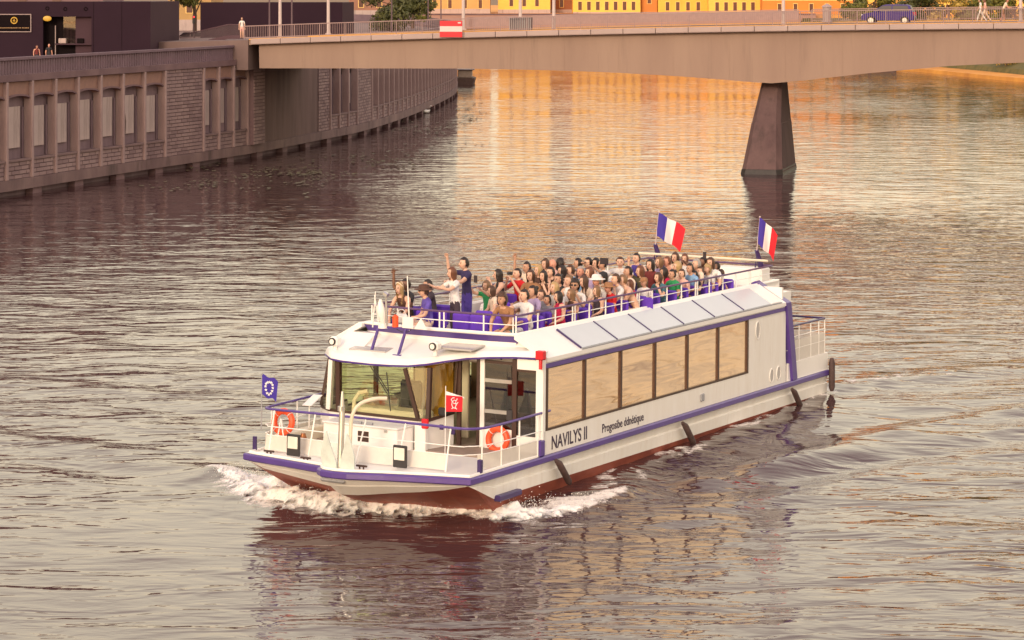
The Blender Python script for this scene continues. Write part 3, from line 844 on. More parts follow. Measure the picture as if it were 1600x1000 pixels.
# railings
def railing(name, off, x0, x1, label, hgt=1.03, solid=False):
    e = empty(name, label, 'railing', loc=(0, 0, 0), group=None)
    n = int((x1 - x0) / 2.0)
    h = MB(); lo = MB(); bal = MB()
    pm = MB().box((-0.035, -0.035, 0), (0.035, 0.035, hgt - 0.05)).mesh('rail_post', M['rail'])
    for k in range(n):
        a, b = x0 + (x1 - x0) * k / n, x0 + (x1 - x0) * (k + 1) / n
        za, zb = deck_z(a) + 0.07, deck_z(b) + 0.07
        h.bar(bp(a, off, za + hgt), bp(b, off, zb + hgt), 0.10, 0.07)
        lo.bar(bp(a, off, za + 0.12), bp(b, off, zb + 0.12), 0.05, 0.05)
        inst('rail_post', pm, e, Matrix.Translation(bp(a, off, za)))
        if solid: continue
        m_ = 14
        for j in range(1, m_):
            t = a + (b - a) * j / m_
            bal.bar(bp(t, off, deck_z(t) + 0.19), bp(t, off, deck_z(t) + 0.07 + hgt - 0.03), 0.028, 0.028, up=(0, 1, 0))
    h.build('handrail', M['rail'], e); lo.build('bottom_rail', M['rail'], e)
    if bal.v: bal.build('balusters', M['rail'], e, kind='stuff', fix=False)
    if solid:
        sp = MB(); rings = [[bp(x, off - 0.06, deck_z(x) + 0.30), bp(x, off - 0.06, deck_z(x) + 1.04), bp(x, off + 0.06, deck_z(x) + 1.04), bp(x, off + 0.06, deck_z(x) + 0.30)] for x in np.linspace(x0, x1, 24)]
        sp.loft(rings, 0, True, True); sp.build('parapet_panel', M['rail'], e)
    return e
railing('bridge_railing', 0.22, bx_of_u(380), 62, 'pale metal railing with thin bars along the near edge of the bridge')
railing('far_railing', BWID - 0.25, bx_of_u(1200) + 1, 62, 'far thin barred railing of the bridge behind the car and the walkers')
railing('bridge_parapet', BWID - 0.25, bx_of_u(640), bx_of_u(1200), 'pale far parapet of the bridge seen behind the near railing', solid=True)
# sloped railing of the approach on the left
ar = empty('approach_railing', 'sloping grey railing leading up from the quay to the bridge on the left', 'railing', loc=(0, 0, 0))
pa, pb, pc2 = wy(282, 77, 200), wy(356, 60, 196), wy(383, 60, 194.5)
h = MB(); bl = MB()
for p, q in ((pa, pb), (pb, pc2)):
    up = Vector((0, 0, 1.12))
    h.bar(p + up, q + up, 0.10, 0.07); h.bar(p + Vector((0, 0, 0.1)), q + Vector((0, 0, 0.1)), 0.06, 0.3)
    n = int((q - p).length / 0.13)
    for k in range(n): bl.bar(p.lerp(q, k / n) + Vector((0, 0, 0.1)), p.lerp(q, k / n) + up, 0.03, up=(0, 1, 0))
h.build('handrail', M['darkpole'], ar); bl.build('balusters', M['darkpole'], ar, kind='stuff')
# ------------------------------------------------------------------ the tour boat (a: towards the stern, t: towards starboard, z: up)
boat = empty('tour_boat', 'long white river tour boat with purple trim and NAVILYS II on its side', 'boat', M=MBOAT)
BW, LEN = 6.96, 23.95
def bbuild(mb, name, m, smooth=False, parent=None, **k): return mb.build(name, M[m] if isinstance(m, str) else m, parent or boat, smooth, **k)
# plan of the rub rail: port quarter -> bow -> starboard quarter
front_p = [(0.0, 0.0), (-0.19, 0.7), (-0.40, 1.4), (-0.66, 2.2), (-0.86, 2.7), (-1.02, 3.1), (-1.08, 3.5), (-1.02, 3.86), (-0.86, 4.06), (-0.62, 4.12), (-0.5, 4.8), (-0.36, 5.6), (-0.2, 6.6), (-0.12, 6.96)]
side_p = [(a, 0.0) for a in (LEN, 20, 16, 12, 8, 5, 3, 2, 1.3, 0.7, 0.3)]
side_s = [(a, BW) for a in (0.3, 0.7, 1.3, 2, 3, 5, 8, 12, 16, 20, LEN)]
rub = side_p + front_p + side_s
NP_, NF = len(side_p), len(front_p)
def level(zf, side_in, front_fn):
    out = []
    for a, t in side_p: out.append((a, side_in(a), zf('p', a)))
    for i, (a, t) in enumerate(front_p): out.append(front_fn(i / (NF - 1), a, t))
    for a, t in side_s: out.append((a, BW - side_in(a), zf('s', a)))
    return out
def chz(a): return 0.60 + 0.04 * min(1, max(0, (a - 1.3) / 10)) * -1 + max(0, 1.3 - a) / 1.3 * 0.52
def bulge(f): return math.sin(math.pi * f) ** 0.75
L1 = [(a, t, 1.34) for a, t in rub]
L2 = [(a, t, 1.17) for a, t in rub]
L3 = level(lambda s, a: 1.17 - 0.25 * min(1, a / 1.3), lambda a: 0.10 * min(1, a / 1.3), lambda f, a, t: (a + 0.02 + 0.20 * bulge(f), t + (0.06 if f < .5 else -0.06), 1.16 - 0.20 * bulge(f)))
L3b = level(lambda s, a: 1.14 - 0.25 * min(1, a / 1.3), lambda a: 0.03 * min(1, a / 1.3), lambda f, a, t: (a + 0.03 + 0.22 * bulge(f), t + (0.06 if f < .5 else -0.06), 1.14 - 0.22 * bulge(f)))
L4 = level(lambda s, a: chz(a), lambda a: 0.06 * min(1, a / 1.3), lambda f, a, t: (a + 0.04 + 0.62 * bulge(f), t + (0.09 if f < .5 else -0.09), 1.12 - 0.50 * bulge(f)))
L5 = level(lambda s, a: -0.55, lambda a: 0.55, lambda f, a, t: (max(2.9, a + 3.1), 0.7 + (BW - 1.4) * f, -0.55))
L5 = [((2.9 + (a - 0.3) * 0.9 if a < 8 else a) if (i < NP_ or i >= NP_ + NF) and a < 20 else a, t, z) for i, (a, t, z) in enumerate(L5)]
L5 = [(min(a, 24.0), t, z) for a, t, z in L5]
hull = MB(); hull.loft([L2, L3, L3b, L4], 0, False)
o0 = len(hull.v)
hull.add([L2[0], L3[0], L3b[0], L4[0], (LEN, BW - 0.06, L4[-1][2]), L3b[-1], L3[-1], L2[-1]], [tuple(range(8))])
bbuild(hull, 'hull', 'whitedirt')
hb = MB(); hb.loft([L4, L5], 0, False); hb.add([L4[0], L5[0], L5[-1], L4[-1]], [(0, 1, 2, 3)])
bbuild(hb, 'hull_bottom', 'red')
# purple rub rail
rr_ = MB(); ring_i = []
n_ = len(rub)
for i, (a, t) in enumerate(rub):
    p0 = Vector(rub[max(i - 1, 0)]); p1 = Vector(rub[min(i + 1, n_ - 1)])
    d = (p1 - p0).normalized(); nn = Vector((d.y, -d.x))
    if i < NP_: nn = Vector((0, -1))
    elif i >= NP_ + NF: nn = Vector((0, 1))
    else:
        if nn.x > 0: nn = -nn
    q = Vector((a, t))
    def P(o_, z): return (q.x + nn.x * o_, q.y + nn.y * o_, z)
    ring_i.append([P(-0.02, 1.16), P(0.055, 1.16), P(0.085, 1.19), P(0.085, 1.31), P(0.055, 1.345), P(-0.02, 1.345)])
rr_.loft(ring_i, 0, True, True)
bbuild(rr_, 'rub_rail', 'purple')
dkm = MB(); dkm.add([(a, t, 1.352) for a, t in rub], [tuple(range(len(rub)))]); bbuild(dkm, 'main_deck', 'white')
# white toe rail round the bow deck
tr = MB(); pts = [(a + 0.07, min(max(t, 0.07), BW - 0.07), 1.38) for a, t in [(3.9, 0)] + rub[NP_ - 2:NP_ + NF + 2] + [(3.9, BW)]]
tr.tube(pts, 0.035, 6); bbuild(tr, 'toe_rail', 'white')

def sm(pts, n=4):
    out = []
    P = [Vector((*p, 0)) if len(p) == 2 else Vector(p) for p in pts]
    for i in range(len(P) - 1):
        p0, p1, p2, p3 = P[max(i - 1, 0)], P[i], P[i + 1], P[min(i + 2, len(P) - 1)]
        for k in range(n):
            t = k / n; out.append(0.5 * (2 * p1 + (p2 - p0) * t + (2 * p0 - 5 * p1 + 4 * p2 - p3) * t * t + (3 * p1 - 3 * p2 + p3 - p0) * t ** 3))
    out.append(P[-1]); return out
# --- saloon superstructure
A0, A1, ZW0, ZW1, ZE = 3.95, 20.25, 2.0, 3.73, 3.95
for sgn, t0, mt in ((1, 0.0, 'whitedirt'), (-1, BW, 'white')):
    T_ = lambda t: t0 + sgn * t
    def bx(mb, a0, a1, ta, tb, z0, z1): return mb.box((a0, min(T_(ta), T_(tb)), z0), (a1, max(T_(ta), T_(tb)), z1))
    w = MB(); bx(w, A0 - 0.05, A1, 0.0, 0.10, 1.352, ZW0); bbuild(w, 'side_wall', mt)
    w = MB(); bx(w, A0, A1, 0.0, 0.10, ZW1, ZE); bbuild(w, 'eave', mt)
    w = MB(); bx(w, 17.30, A1, 0.002, 0.10, ZW0, ZW1); bbuild(w, 'aft_wall_panel', mt)
    w = MB(); bx(w, A0, A1, -0.03, 0.0, ZW1 - 0.03, ZW1 + 0.09); bbuild(w, 'eave_stripe', 'purple')
    w = MB(); bx(w, A0, A1, -0.05, 0.0, ZE - 0.09, ZE - 0.03); bbuild(w, 'gutter', 'white')
    w = MB()
    a_edges = [4.02 + 2.197 * k for k in range(7)]
    for k, a in enumerate(a_edges): bx(w, a - 0.05, a + 0.05, -0.015, 0.10, ZW0, ZW1)
    bx(w, a_edges[0], a_edges[-1], -0.012, 0.1, ZW0 - 0.002, ZW0 + 0.06); bx(w, a_edges[0], a_edges[-1], -0.012, 0.1, ZW1 - 0.06, ZW1 - 0.031)
    wf_ = bbuild(w, 'window_frame', 'brown')
    for k in range(6):
        w = MB(); bx(w, a_edges[k] + 0.05, a_edges[k + 1] - 0.05, 0.03, 0.05, ZW0 + 0.06, ZW1 - 0.06)
        bbuild(w, 'window_pane', 'mirror' if sgn > 0 else 'glassfar')
    # slanted roof with skylight panes
    w = MB()
    sec = lambda a: [(a, T_(-0.05), ZE - 0.03), (a, T_(-0.05), ZE + 0.02), (a, T_(0.90), 4.52), (a, T_(1.0), 4.50), (a, T_(1.0), 4.40), (a, T_(0.1), ZE - 0.03)]
    w.loft([sec(A0), sec(A1)], 0, True, True); bbuild(w, 'slanted_roof', 'white')
    for k in range(7):
        a0_, a1_ = 5.98 + 2.185 * k, 5.98 + 2.185 * (k + 1)
        if k == 6: a1_ = 19.85
        n_v = Vector((0, -sgn * 0.5, 0.95)).normalized()
        P0, P1 = Vector((0, T_(0.02), ZE + 0.055)), Vector((0, T_(0.80), 4.46))
        w = MB()
        q = [Vector((a0_ + 0.03, 0, 0)) + P0, Vector((a1_ - 0.03, 0, 0)) + P0, Vector((a1_ - 0.03, 0, 0)) + P1, Vector((a0_ + 0.03, 0, 0)) + P1]
        w.add(q + [p + n_v * 0.03 for p in q], [(0,1,2,3),(4,5,6,7),(0,1,5,4),(1,2,6,5),(2,3,7,6),(3,0,4,7)])
        so = bbuild(w, 'skylight_pane', 'skylight' if k < 6 else 'white')
        if k < 6:
            w = MB(); w.bar(q[0] + n_v * 0.02 - Vector((0.03, 0, 0)), q[3] + n_v * 0.02 - Vector((0.03, 0, 0)), 0.05, 0.06, up=(0, 0, 1))
            bbuild(w, 'skylight_joint', 'darkpurple')
    w = MB(); w.bar((A0 + 2, T_(-0.02), ZE + 0.045), (A1 - 0.4, T_(-0.02), ZE + 0.045), 0.05, 0.03); bbuild(w, 'roof_lip', 'grey')
    # purple arch at the aft end
    w = MB()
    sec = lambda o_: [(20.02, T_(1.02 - o_), 4.52 + o_), (20.5, T_(1.02 - o_), 4.52 + o_)]
    prof = [(1.05, 4.50), (0.0 - 0.02, ZE + 0.02), (-0.02, 1.36)]
    cen = [(20.1, 1.1, 4.56), (20.15, -0.03, 3.96), (20.55, -0.03, 2.2), (20.72, -0.03, 1.36)]
    rings = []
    for a, t, z in cen:
        rings.append([(a, T_(t - 0.05), z + (0.05 if t > 0.5 else 0)), (a + 0.36, T_(t - 0.05), z + (0.05 if t > 0.5 else 0)), (a + 0.36, T_(t + 0.16), z - 0.05), (a, T_(t + 0.16), z - 0.05)])
    w.loft(rings, 0, True, True); bbuild(w, 'aft_arch', 'purple')
# aft wall, front saloon wall, floor
w = MB(); w.box((A1 - 0.1, 0.1, 1.353), (A1, BW - 0.1, 4.45)); bbuild(w, 'aft_bulkhead', 'white')
w = MB(); w.box((6.35, 0.15, 1.353), (6.45, 3.3, 3.62)); bbuild(w, 'saloon_bulkhead', 'dark')
w = MB(); w.box((11.5, 3.3, 1.353), (11.6, BW - 0.15, 3.62)); bbuild(w, 'saloon_bulkhead', 'inner')
w = MB(); w.box((5.9, 4.1, 1.41), (5.98, 5.2, 3.3)); bbuild(w, 'ochre_curtain', mat('ochre_curtain', S(206, 150, 40), 0.8, var=0.3, scale=2.5, streak=(3, 3, 0.6)))
w = MB(); w.box((2.6, 0.12, 1.354), (11.5, BW - 0.12, 1.40)); bbuild(w, 'cabin_floor', 'darkfloor')
# port holes, lettering, vent
for a, z, ra, rz in ((17.99, 3.28, 0.18, 0.30), (19.12, 1.70, 0.17, 0.235), (19.68, 1.72, 0.17, 0.235)):
    w = MB(); ring = []
    for o_, s_ in ((0.0, 1.0), (-0.02, 1.0), (-0.02, 0.86), (0.0, 0.86)):
        ring.append([(a + ra * s_ * math.cos(k * math.pi / 12), o_, z + rz * s_ * math.sin(k * math.pi / 12)) for k in range(24)])
    w.loft(ring, 0, True); ph = bbuild(w, 'porthole', 'white')
    w = MB(); w.add([(a + ra * 0.88 * math.cos(k * math.pi / 12), -0.006, z + rz * 0.88 * math.sin(k * math.pi / 12)) for k in range(24)], [tuple(range(24))]); bbuild(w, 'porthole_glass', 'ovalgrey', parent=ph)
w = MB(); w.rbox((13.7, -0.05, 1.55), (13.95, -0.001, 1.78), 0.02); bbuild(w, 'side_vent', 'grey')
def text_mesh(txt, size, m, ext=0.004, sx=1.0, spacing=1.0):
    cu = bpy.data.curves.new('lettering', 'FONT'); cu.body = txt; cu.size = size; cu.extrude = ext; cu.space_character = spacing; cu.resolution_u = 3; cu.offset = 0.012 * size
    to = bpy.data.objects.new('lettering', cu); C.objects.link(to)
    dg = bpy.context.evaluated_depsgraph_get(); dg.update()
    me = bpy.data.meshes.new_from_object(to.evaluated_get(dg)); bpy.data.objects.remove(to); bpy.data.curves.remove(cu)
    me.transform(Matrix.Diagonal((sx, 1, 1, 1))); me.materials.clear(); me.materials.append(m); me.name = 'lettering'
    xs_ = [v.co.x for v in me.vertices]
    return me, (max(xs_) - min(xs_) if xs_ else 0)
def side_text(txt, a0, a1, z, hgt):
    me, w_ = text_mesh(txt, hgt * 1.42, M['text'], 0.004); 
    me.transform(Matrix.Diagonal(((a1 - a0) / w_, 1, 1, 1)))
    o = inst('lettering', me, boat, Matrix(((1, 0, 0, a0), (0, 0, -1, -0.004), (0, 1, 0, z), (0, 0, 0, 1))))
    return o
side_text('NAVILYS II', 4.28, 6.32, 1.46, 0.36)
side_text('Progosibe ddn\u00e9tique', 7.25, 9.85, 1.50, 0.24)
w = MB(); w.rbox((3.62, -0.05, 1.36), (3.86, 0.06, 1.78), 0.02); bbuild(w, 'fender_bracket', 'purple')
# hanging fenders
for a, z in ((4.45, 1.12), (12.35, 1.06), (20.62, 1.05)):
    w = MB(); w.tube([(a - 0.15, -0.14, z + 0.06), (a + 0.02, -0.16, z - 0.06), (a + 0.55, -0.17, z - 0.62), (a + 0.62, -0.17, z - 0.70)], [0.05, 0.095, 0.095, 0.05], 10); bbuild(w, 'fender', 'fender', True)
w = MB(); w.tube([(23.85, -0.16, 1.75), (23.86, -0.16, 1.6), (23.87, -0.16, 0.75), (23.87, -0.16, 0.62)], [0.06, 0.11, 0.11, 0.06], 10); bbuild(w, 'fender', 'fender', True)
w = MB(); w.rbox((1.35, -0.10, 0.52), (2.55, 0.10, 0.68), 0.03); bbuild(w, 'boarding_step', 'darkpurple')

# --- aft deck
w = MB(); w.box((20.5, 0.02, 1.353), (LEN - 0.1, 0.10, 1.92)); w.box((20.5, BW - 0.1, 1.353), (LEN - 0.1, BW - 0.02, 1.92)); w.box((LEN - 0.1, 0.02, 1.353), (LEN - 0.02, BW - 0.02, 1.92)); bbuild(w, 'aft_bulwark', 'white')
w = MB(); w.tube([(20.5, 0.06, 3.12), (23.7, 0.06, 3.10), (23.75, 0.12, 3.10), (23.75, BW - 0.1, 3.10), (20.5, BW - 0.06, 3.12)], 0.035, 7); bbuild(w, 'aft_handrail', 'darkpurple', True)
for a in (20.75, 21.5, 22.5, 23.2, 23.72):
    for t in (0.06, BW - 0.06):
        w = MB(); w.tube([(a, t, 1.92), (a, t, 3.1)], 0.022, 6); bbuild(w, 'aft_stanchion', 'white')
for t in (1.6, 3.4, 5.2):
    w = MB(); w.tube([(23.75, t, 1.92), (23.75, t, 3.1)], 0.022, 6); bbuild(w, 'aft_stanchion', 'white')
for z in (2.35, 2.75):
    w = MB(); w.tube([(20.5, 0.06, z), (23.72, 0.06, z)], 0.014, 6); bbuild(w, 'aft_midrail', 'white')
w = MB(); w.box((20.8, 0.05, 1.93), (23.7, 0.06, 2.62)); bbuild(w, 'aft_screen', 'sheer')
w = MB(); w.box((23.745, 0.1, 1.93), (23.755, BW - 0.1, 2.62)); bbuild(w, 'aft_screen', 'sheer')

# --- wheelhouse roof (sculpted visor)
rim = [(4.6, BW, 3.72), (4.0, 6.92, 3.66), (3.25, 6.72, 3.62), (2.62, 6.08, 3.60), (2.45, 5.6, 3.595), (2.45, 4.7, 3.58), (2.55, 4.1, 3.58), (2.72, 3.62, 3.585), (3.0, 3.2, 3.63), (3.28, 2.78, 3.71), (3.52, 2.25, 3.80), (3.68, 1.6, 3.86), (3.76, 0.9, 3.905), (3.78, 0.2, 3.93), (3.84, -0.03, 3.935), (3.95, -0.05, 3.94)]
def roofring(da, dz, f=0.0, zt=4.2):
    out = []
    for a, t, z in rim:
        tt = min(max(t, 0.0), BW)
        ti = 1.0 + (tt / BW) * (BW - 2.0)
        zl = min(zt, 3.97 + 0.55 * min(1, min(tt, BW - tt) / 0.95 + 0.12)) if min(tt, BW - tt) < 0.6 else zt
        a2, t2, z2 = a + da, tt, z + dz
        out.append((a2 * (1 - f) + 4.30 * f, t2 * (1 - f) + ti * f, z2 * (1 - f) + zt * f))
    return out
rw = MB(); rw.loft([roofring(0.35, -0.02), roofring(0.0, 0.0), roofring(-0.01, 0.05), roofring(0.10, 0.19), roofring(0.16, 0.21), roofring(0.16, 0.22, 0.45, 4.12), roofring(0.16, 0.2, 0.8, 4.17), roofring(0.16, 0.2, 1.0, 4.30)], 0, False)
bbuild(rw, 'wheelhouse_roof', 'white', True)
rs = MB(); r_in, r_out = roofring(0.0, 0.0), roofring(-0.02, 0.005)
rs.loft([[(p[0] - 0.004, p[1], p[2] + 0.0) for p in r_in], [(p[0] - 0.022, p[1] - 0.004, p[2] + 0.005) for p in r_in], [(p[0] - 0.03, p[1] - 0.004, p[2] + 0.05) for p in r_in], [(p[0] - 0.006, p[1], p[2] + 0.055) for p in r_in]], 0, False)
bbuild(rs, 'roof_stripe', 'purple')
# ceiling below the roof
rc = MB(); rc.add([(a + 0.35, min(max(t, 0.1), BW - 0.1), z - 0.03) for a, t, z in rim] + [(6.3, 0.1, 3.92), (6.3, BW - 0.1, 3.7)], [tuple(range(len(rim) + 2))]); bbuild(rc, 'cabin_ceiling', 'cream')
# --- wheelhouse walls and glass
base = [(4.6, BW - 0.08, 2.2), (3.3, BW - 0.12, 2.2), (2.86, 6.3, 2.2), (2.82, 5.94, 2.2), (2.72, 3.28, 2.2), (2.78, 3.0, 2.2), (3.80, 2.80, 2.30)]
topp = [(4.6, BW - 0.10, 3.66), (3.45, BW - 0.3, 3.60), (2.82, 6.2, 3.585), (2.72, 5.9, 3.57), (2.66, 3.68, 3.56), (2.98, 3.08, 3.58), (3.84, 2.72, 3.72)]
def pillar(p, q, w_, m_='brown', nm='window_pillar', d=None):
    mb = MB(); mb.bar(p, q, w_, d or w_, up=(1, 0, 0)); return bbuild(mb, nm, m_)
for i, wd, m_ in ((1, 0.10, 'brown'), (2, 0.13, 'white'), (3, 0.13, 'brown'), (4, 0.10, 'brown'), (5, 0.11, 'brown'), (6, 0.09, 'brown')):
    pillar(base[i], topp[i], wd, m_)
for i in range(6):
    mb = MB(); b0, b1, t1, t0 = [Vector(p) for p in (base[i], base[i + 1], topp[i + 1], topp[i])]
    n_v = (b1 - b0).cross(t0 - b0).normalized() * 0.012
    mb.add([b0, b1, t1, t0, b0 + n_v, b1 + n_v, t1 + n_v, t0 + n_v], [(0,1,2,3),(4,5,6,7),(0,1,5,4),(1,2,6,5),(2,3,7,6),(3,0,4,7)])
    bbuild(mb, 'windscreen', 'glass')
    mb = MB(); mb.bar(b0 + Vector((0, 0, -0.02)), b1 + Vector((0, 0, -0.02)), 0.08, 0.07); bbuild(mb, 'sill_frame', 'brown')
    mb = MB(); mb.add([b0, b1, (b1.x + 0.0, b1.y, 1.353), (b0.x, b0.y, 1.353)], [(0, 1, 2, 3)])
    mb2 = MB(); cx = Vector(((b0.x + b1.x) / 2 + 0.0, (b0.y + b1.y) / 2, 0))
    d_ = (b1 - b0); d_.z = 0; nv = Vector((d_.y, -d_.x, 0)).normalized() * 0.06
    if nv.x > 0: nv = -nv
    q = [(b0.x, b0.y, 1.353), (b1.x, b1.y, 1.353), (b1.x, b1.y, b1.z - 0.05), (b0.x, b0.y, b0.z - 0.05)]
    mb2.add(q + [(p[0] - nv.x, p[1] - nv.y, p[2]) for p in q], [(0,1,2,3),(4,5,6,7),(0,1,5,4),(1,2,6,5),(2,3,7,6),(3,0,4,7)])
    bbuild(mb2, 'wheelhouse_wall', 'white')
# wiper
w = MB(); w.bar((2.70, 4.75, 3.5), (2.66, 4.2, 2.85), 0.02); w.bar((2.66, 4.28, 3.4), (2.66, 4.14, 2.35), 0.022); w.bar((2.72, 4.85, 3.52), (2.67, 4.25, 2.8), 0.02); bbuild(w, 'windscreen_wiper', 'black')
# door wall facing the bow on the port side (plane a = 3.84)
def dbar(t0, t1, z0, z1, m_, nm='door_frame', a=3.84, d=0.06):
    mb = MB(); mb.box((a, min(t0, t1), z0), (a + d, max(t0, t1), z1)); return bbuild(mb, nm, m_)
dbar(2.73, 2.60, 1.36, 3.74, 'brown', a=3.83); dbar(2.10, 2.00, 1.36, 3.82, 'brown', a=3.83); dbar(1.995, 1.86, 1.36, 3.84, 'white')
dbar(0.98, 0.84, 1.36, 3.87, 'brown', a=3.83)
dbar(0.22, 0.0, 1.36, 3.92, 'white', 'corner_post', a=3.80, d=0.15)
dbar(1.855, 0.985, 3.72, 3.79, 'brown', a=3.832); dbar(1.85, 0.99, 3.2, 3.30, 'steel', 'door_bar', a=3.82); dbar(1.85, 0.99, 2.36, 2.46, 'steel', 'door_bar', a=3.82)
dbar(1.85, 0.99, 1.36, 1.95, 'white', 'door_panel', a=3.845, d=0.04); dbar(0.835, 0.225, 1.36, 1.82, 'white', 'door_panel', a=3.845, d=0.04)
dbar(0.835, 0.225, 3.62, 3.90, 'white', 'door_panel', a=3.845, d=0.04)
dbar(0.83, 0.23, 3.56, 3.617, 'brown', a=3.832)
dbar(1.85, 0.99, 1.952, 3.717, 'glassdark', 'door_glass', a=3.86, d=0.012); dbar(0.833, 0.227, 1.822, 3.557, 'glassdark', 'door_glass', a=3.86, d=0.012)
w = MB(); w.rbox((3.80, 0.95, 2.2), (3.835, 1.14, 2.5), 0.02); bbuild(w, 'door_lock', 'black')
# interior: saloon entrance, chairs, helm
w = MB(); w.rbox((3.05, 3.4, 1.41), (3.75, 5.7, 2.3), 0.05); bbuild(w, 'helm_console', 'cream', False)
w = MB()
w.rbox((4.1, 4.4, 1.8), (4.7, 5.1, 1.95), 0.05); w.rbox((4.62, 4.4, 1.95), (4.78, 5.1, 2.9), 0.06); w.tube([(4.4, 4.75, 1.4), (4.4, 4.75, 1.8)], 0.08, 8); bbuild(w, 'helm_seat', 'black')
w = MB()
w.rbox((2.98, 4.2, 2.31), (3.3, 5.35, 2.72), 0.12); bbuild(w, 'plastic_wrap', 'wrap')
w = MB(); w.tube([(2.95, 5.55, 2.1), (2.93, 5.5, 2.5), (2.95, 5.35, 2.72), (3.0, 5.1, 2.78)], 0.06, 8); bbuild(w, 'grab_arch', 'cream', True)
for t in (1.0, 1.75, 2.5):
    w = MB(); w.rbox((5.2, t - 0.25, 1.7), (5.75, t + 0.25, 1.85), 0.04); w.rbox((5.7, t - 0.25, 1.85), (5.82, t + 0.25, 2.75), 0.05); w.tube([(5.45, t, 1.4), (5.45, t, 1.7)], 0.05, 7); bbuild(w, 'saloon_seat', 'black')
for q0, q1 in (((4.9, 3.0, 1.4), (5.0, 3.3, 3.6)), ((5.6, 4.9, 1.4), (5.7, 5.2, 3.6))):
    w = MB(); w.rbox(q0, q1, 0.02); bbuild(w, 'cabin_post', 'cream')
# --- console locker on the bow deck
w = MB(); w.rbox((1.75, 3.35, 1.354), (2.62, 5.75, 2.02), 0.03); bbuild(w, 'deck_locker', 'white')
w = MB(); w.rbox((1.72, 3.32, 2.021), (2.62, 5.78, 2.07), 0.02); bbuild(w, 'locker_lid', 'white')
w = MB(); w.box((1.742, 4.25, 1.62), (1.752, 4.6, 1.9)); bbuild(w, 'locker_vent', 'brown')
for t in (3.7, 5.1):
    w = MB(); w.rbox((1.715, t - 0.05, 1.93), (1.75, t + 0.05, 2.0), 0.01); bbuild(w, 'locker_latch', 'steel')
for t in (4.7, 4.35):
    w = MB(); w.tube([(1.86, t - 0.15, 2.10), (1.86, t + 0.15, 2.10)], 0.04, 8); bbuild(w, 'deck_lamp', 'grey', True)
w = MB(); w.rbox((2.55, 2.95, 1.354), (2.72, 3.3, 2.12), 0.02); bbuild(w, 'locker_post', 'white')
w = MB(); w.rbox((2.5, 2.86, 1.99), (2.62, 3.06, 2.26), 0.03); bbuild(w, 'red_lamp', 'redplastic')
for t, z in ((2.75, 1.98), (2.52, 1.84)):
    w = MB(); w.rbox((3.0 + (2.8 - t), t - 0.06, z - 0.07), (3.05 + (2.8 - t), t + 0.06, z + 0.07), 0.01); bbuild(w, 'wall_socket', 'darkpurple')
w = MB(); w.rbox((3.1, 2.65, 2.28), (3.22, 2.9, 2.5), 0.04); w.bar((3.2, 2.75, 2.36), (3.8, 2.6, 2.36), 0.05); bbuild(w, 'side_mirror', 'black')
# winch and small fittings starboard
w = MB(); w.tube([(1.1, 5.95, 1.36), (1.1, 5.95, 1.55)], 0.14, 10); w.tube([(1.1, 5.95, 1.55), (1.1, 5.95, 1.68), (1.1, 5.95, 1.8)], [0.07, 0.1, 0.06], 10); bbuild(w, 'capstan', mat('brass', S(150, 96, 60), 0.4, 0.6), True)
w = MB(); w.bar((2.2, 6.6, 2.35), (2.9, 6.7, 2.55), 0.28, 0.02); w.tube([(2.4, 6.65, 1.4), (2.4, 6.65, 2.36)], 0.02, 6); bbuild(w, 'deck_table', 'white')
w = MB(); w.rbox((1.0, 6.5, 1.37), (3.0, 6.85, 1.72), 0.03); bbuild(w, 'bow_bench', 'cream')
# --- bow rail
RZ = 2.47
railp = [(4.25, 0.03), (3.2, 0.05), (2.2, 0.08), (1.3, 0.14), (0.9, 0.24), (0.66, 0.45), (0.58, 0.8), (0.60, 1.6), (0.62, 3.0), (0.60, 4.4), (0.55, 5.8), (0.52, 6.55), (0.60, 6.82), (0.85, 6.9), (2.2, 6.92), (4.3, 6.92)]
rp_ = sm(railp)
w = MB(); w.tube([Vector((p.x, p.y, RZ + 0.04 * max(0, (p.x - 1) / 3))) for p in rp_], 0.035, 8); bbuild(w, 'bow_handrail', 'purple', True)
def toe(p):                                  # foot of a stanchion on the deck edge outboard of the rail
    x, y = p
    return (x - (0.42 + 0.5 * math.exp(-((y - 3.5) / 1.6) ** 2) if 0.5 < y < 6.7 and x < 1 else 0.0) * 0.55, y, 1.36)
stn_p = [(3.6, 0.04), (2.65, 0.07), (1.75, 0.10), (0.95, 0.22), (0.58, 0.95), (0.61, 2.35), (0.62, 3.6), (0.58, 5.2), (0.52, 6.5), (0.95, 6.9), (2.2, 6.92), (3.4, 6.92)]
for p in stn_p:
    w = MB(); w.tube([toe(p), (p[0], p[1], RZ)], 0.024, 6); bbuild(w, 'bow_stanchion', 'white')
def off_rail(z, f):                          # rail path lowered towards the deck edge
    return [Vector((p.x + (toe((p.x, p.y))[0] - p.x) * f, p.y, z)) for p in rp_]
for z, f in ((2.02, 0.4),):
    w = MB(); w.tube(off_rail(z, f), 0.014, 6); bbuild(w, 'bow_midrail', 'white')
w = MB(); w.tube(off_rail(1.80, 0.6), 0.014, 6); bbuild(w, 'bow_midrail', 'white')
def screen(i0, i1):
    lo, hi = off_rail(1.40, 0.97), off_rail(1.80, 0.6)
    hi2 = off_rail(1.80, 0.6)
    mb = MB(); A_ = lo[i0:i1 + 1]; B_ = hi2[i0:i1 + 1]
    mb.loft([[p + Vector((0.0, 0, 0)) for p in A_], B_, [p + Vector((0.012, 0.012, 0)) for p in B_], [p + Vector((0.012, 0.012, 0)) for p in A_]], 0, False)
    bbuild(mb, 'bow_screen', 'sheer')
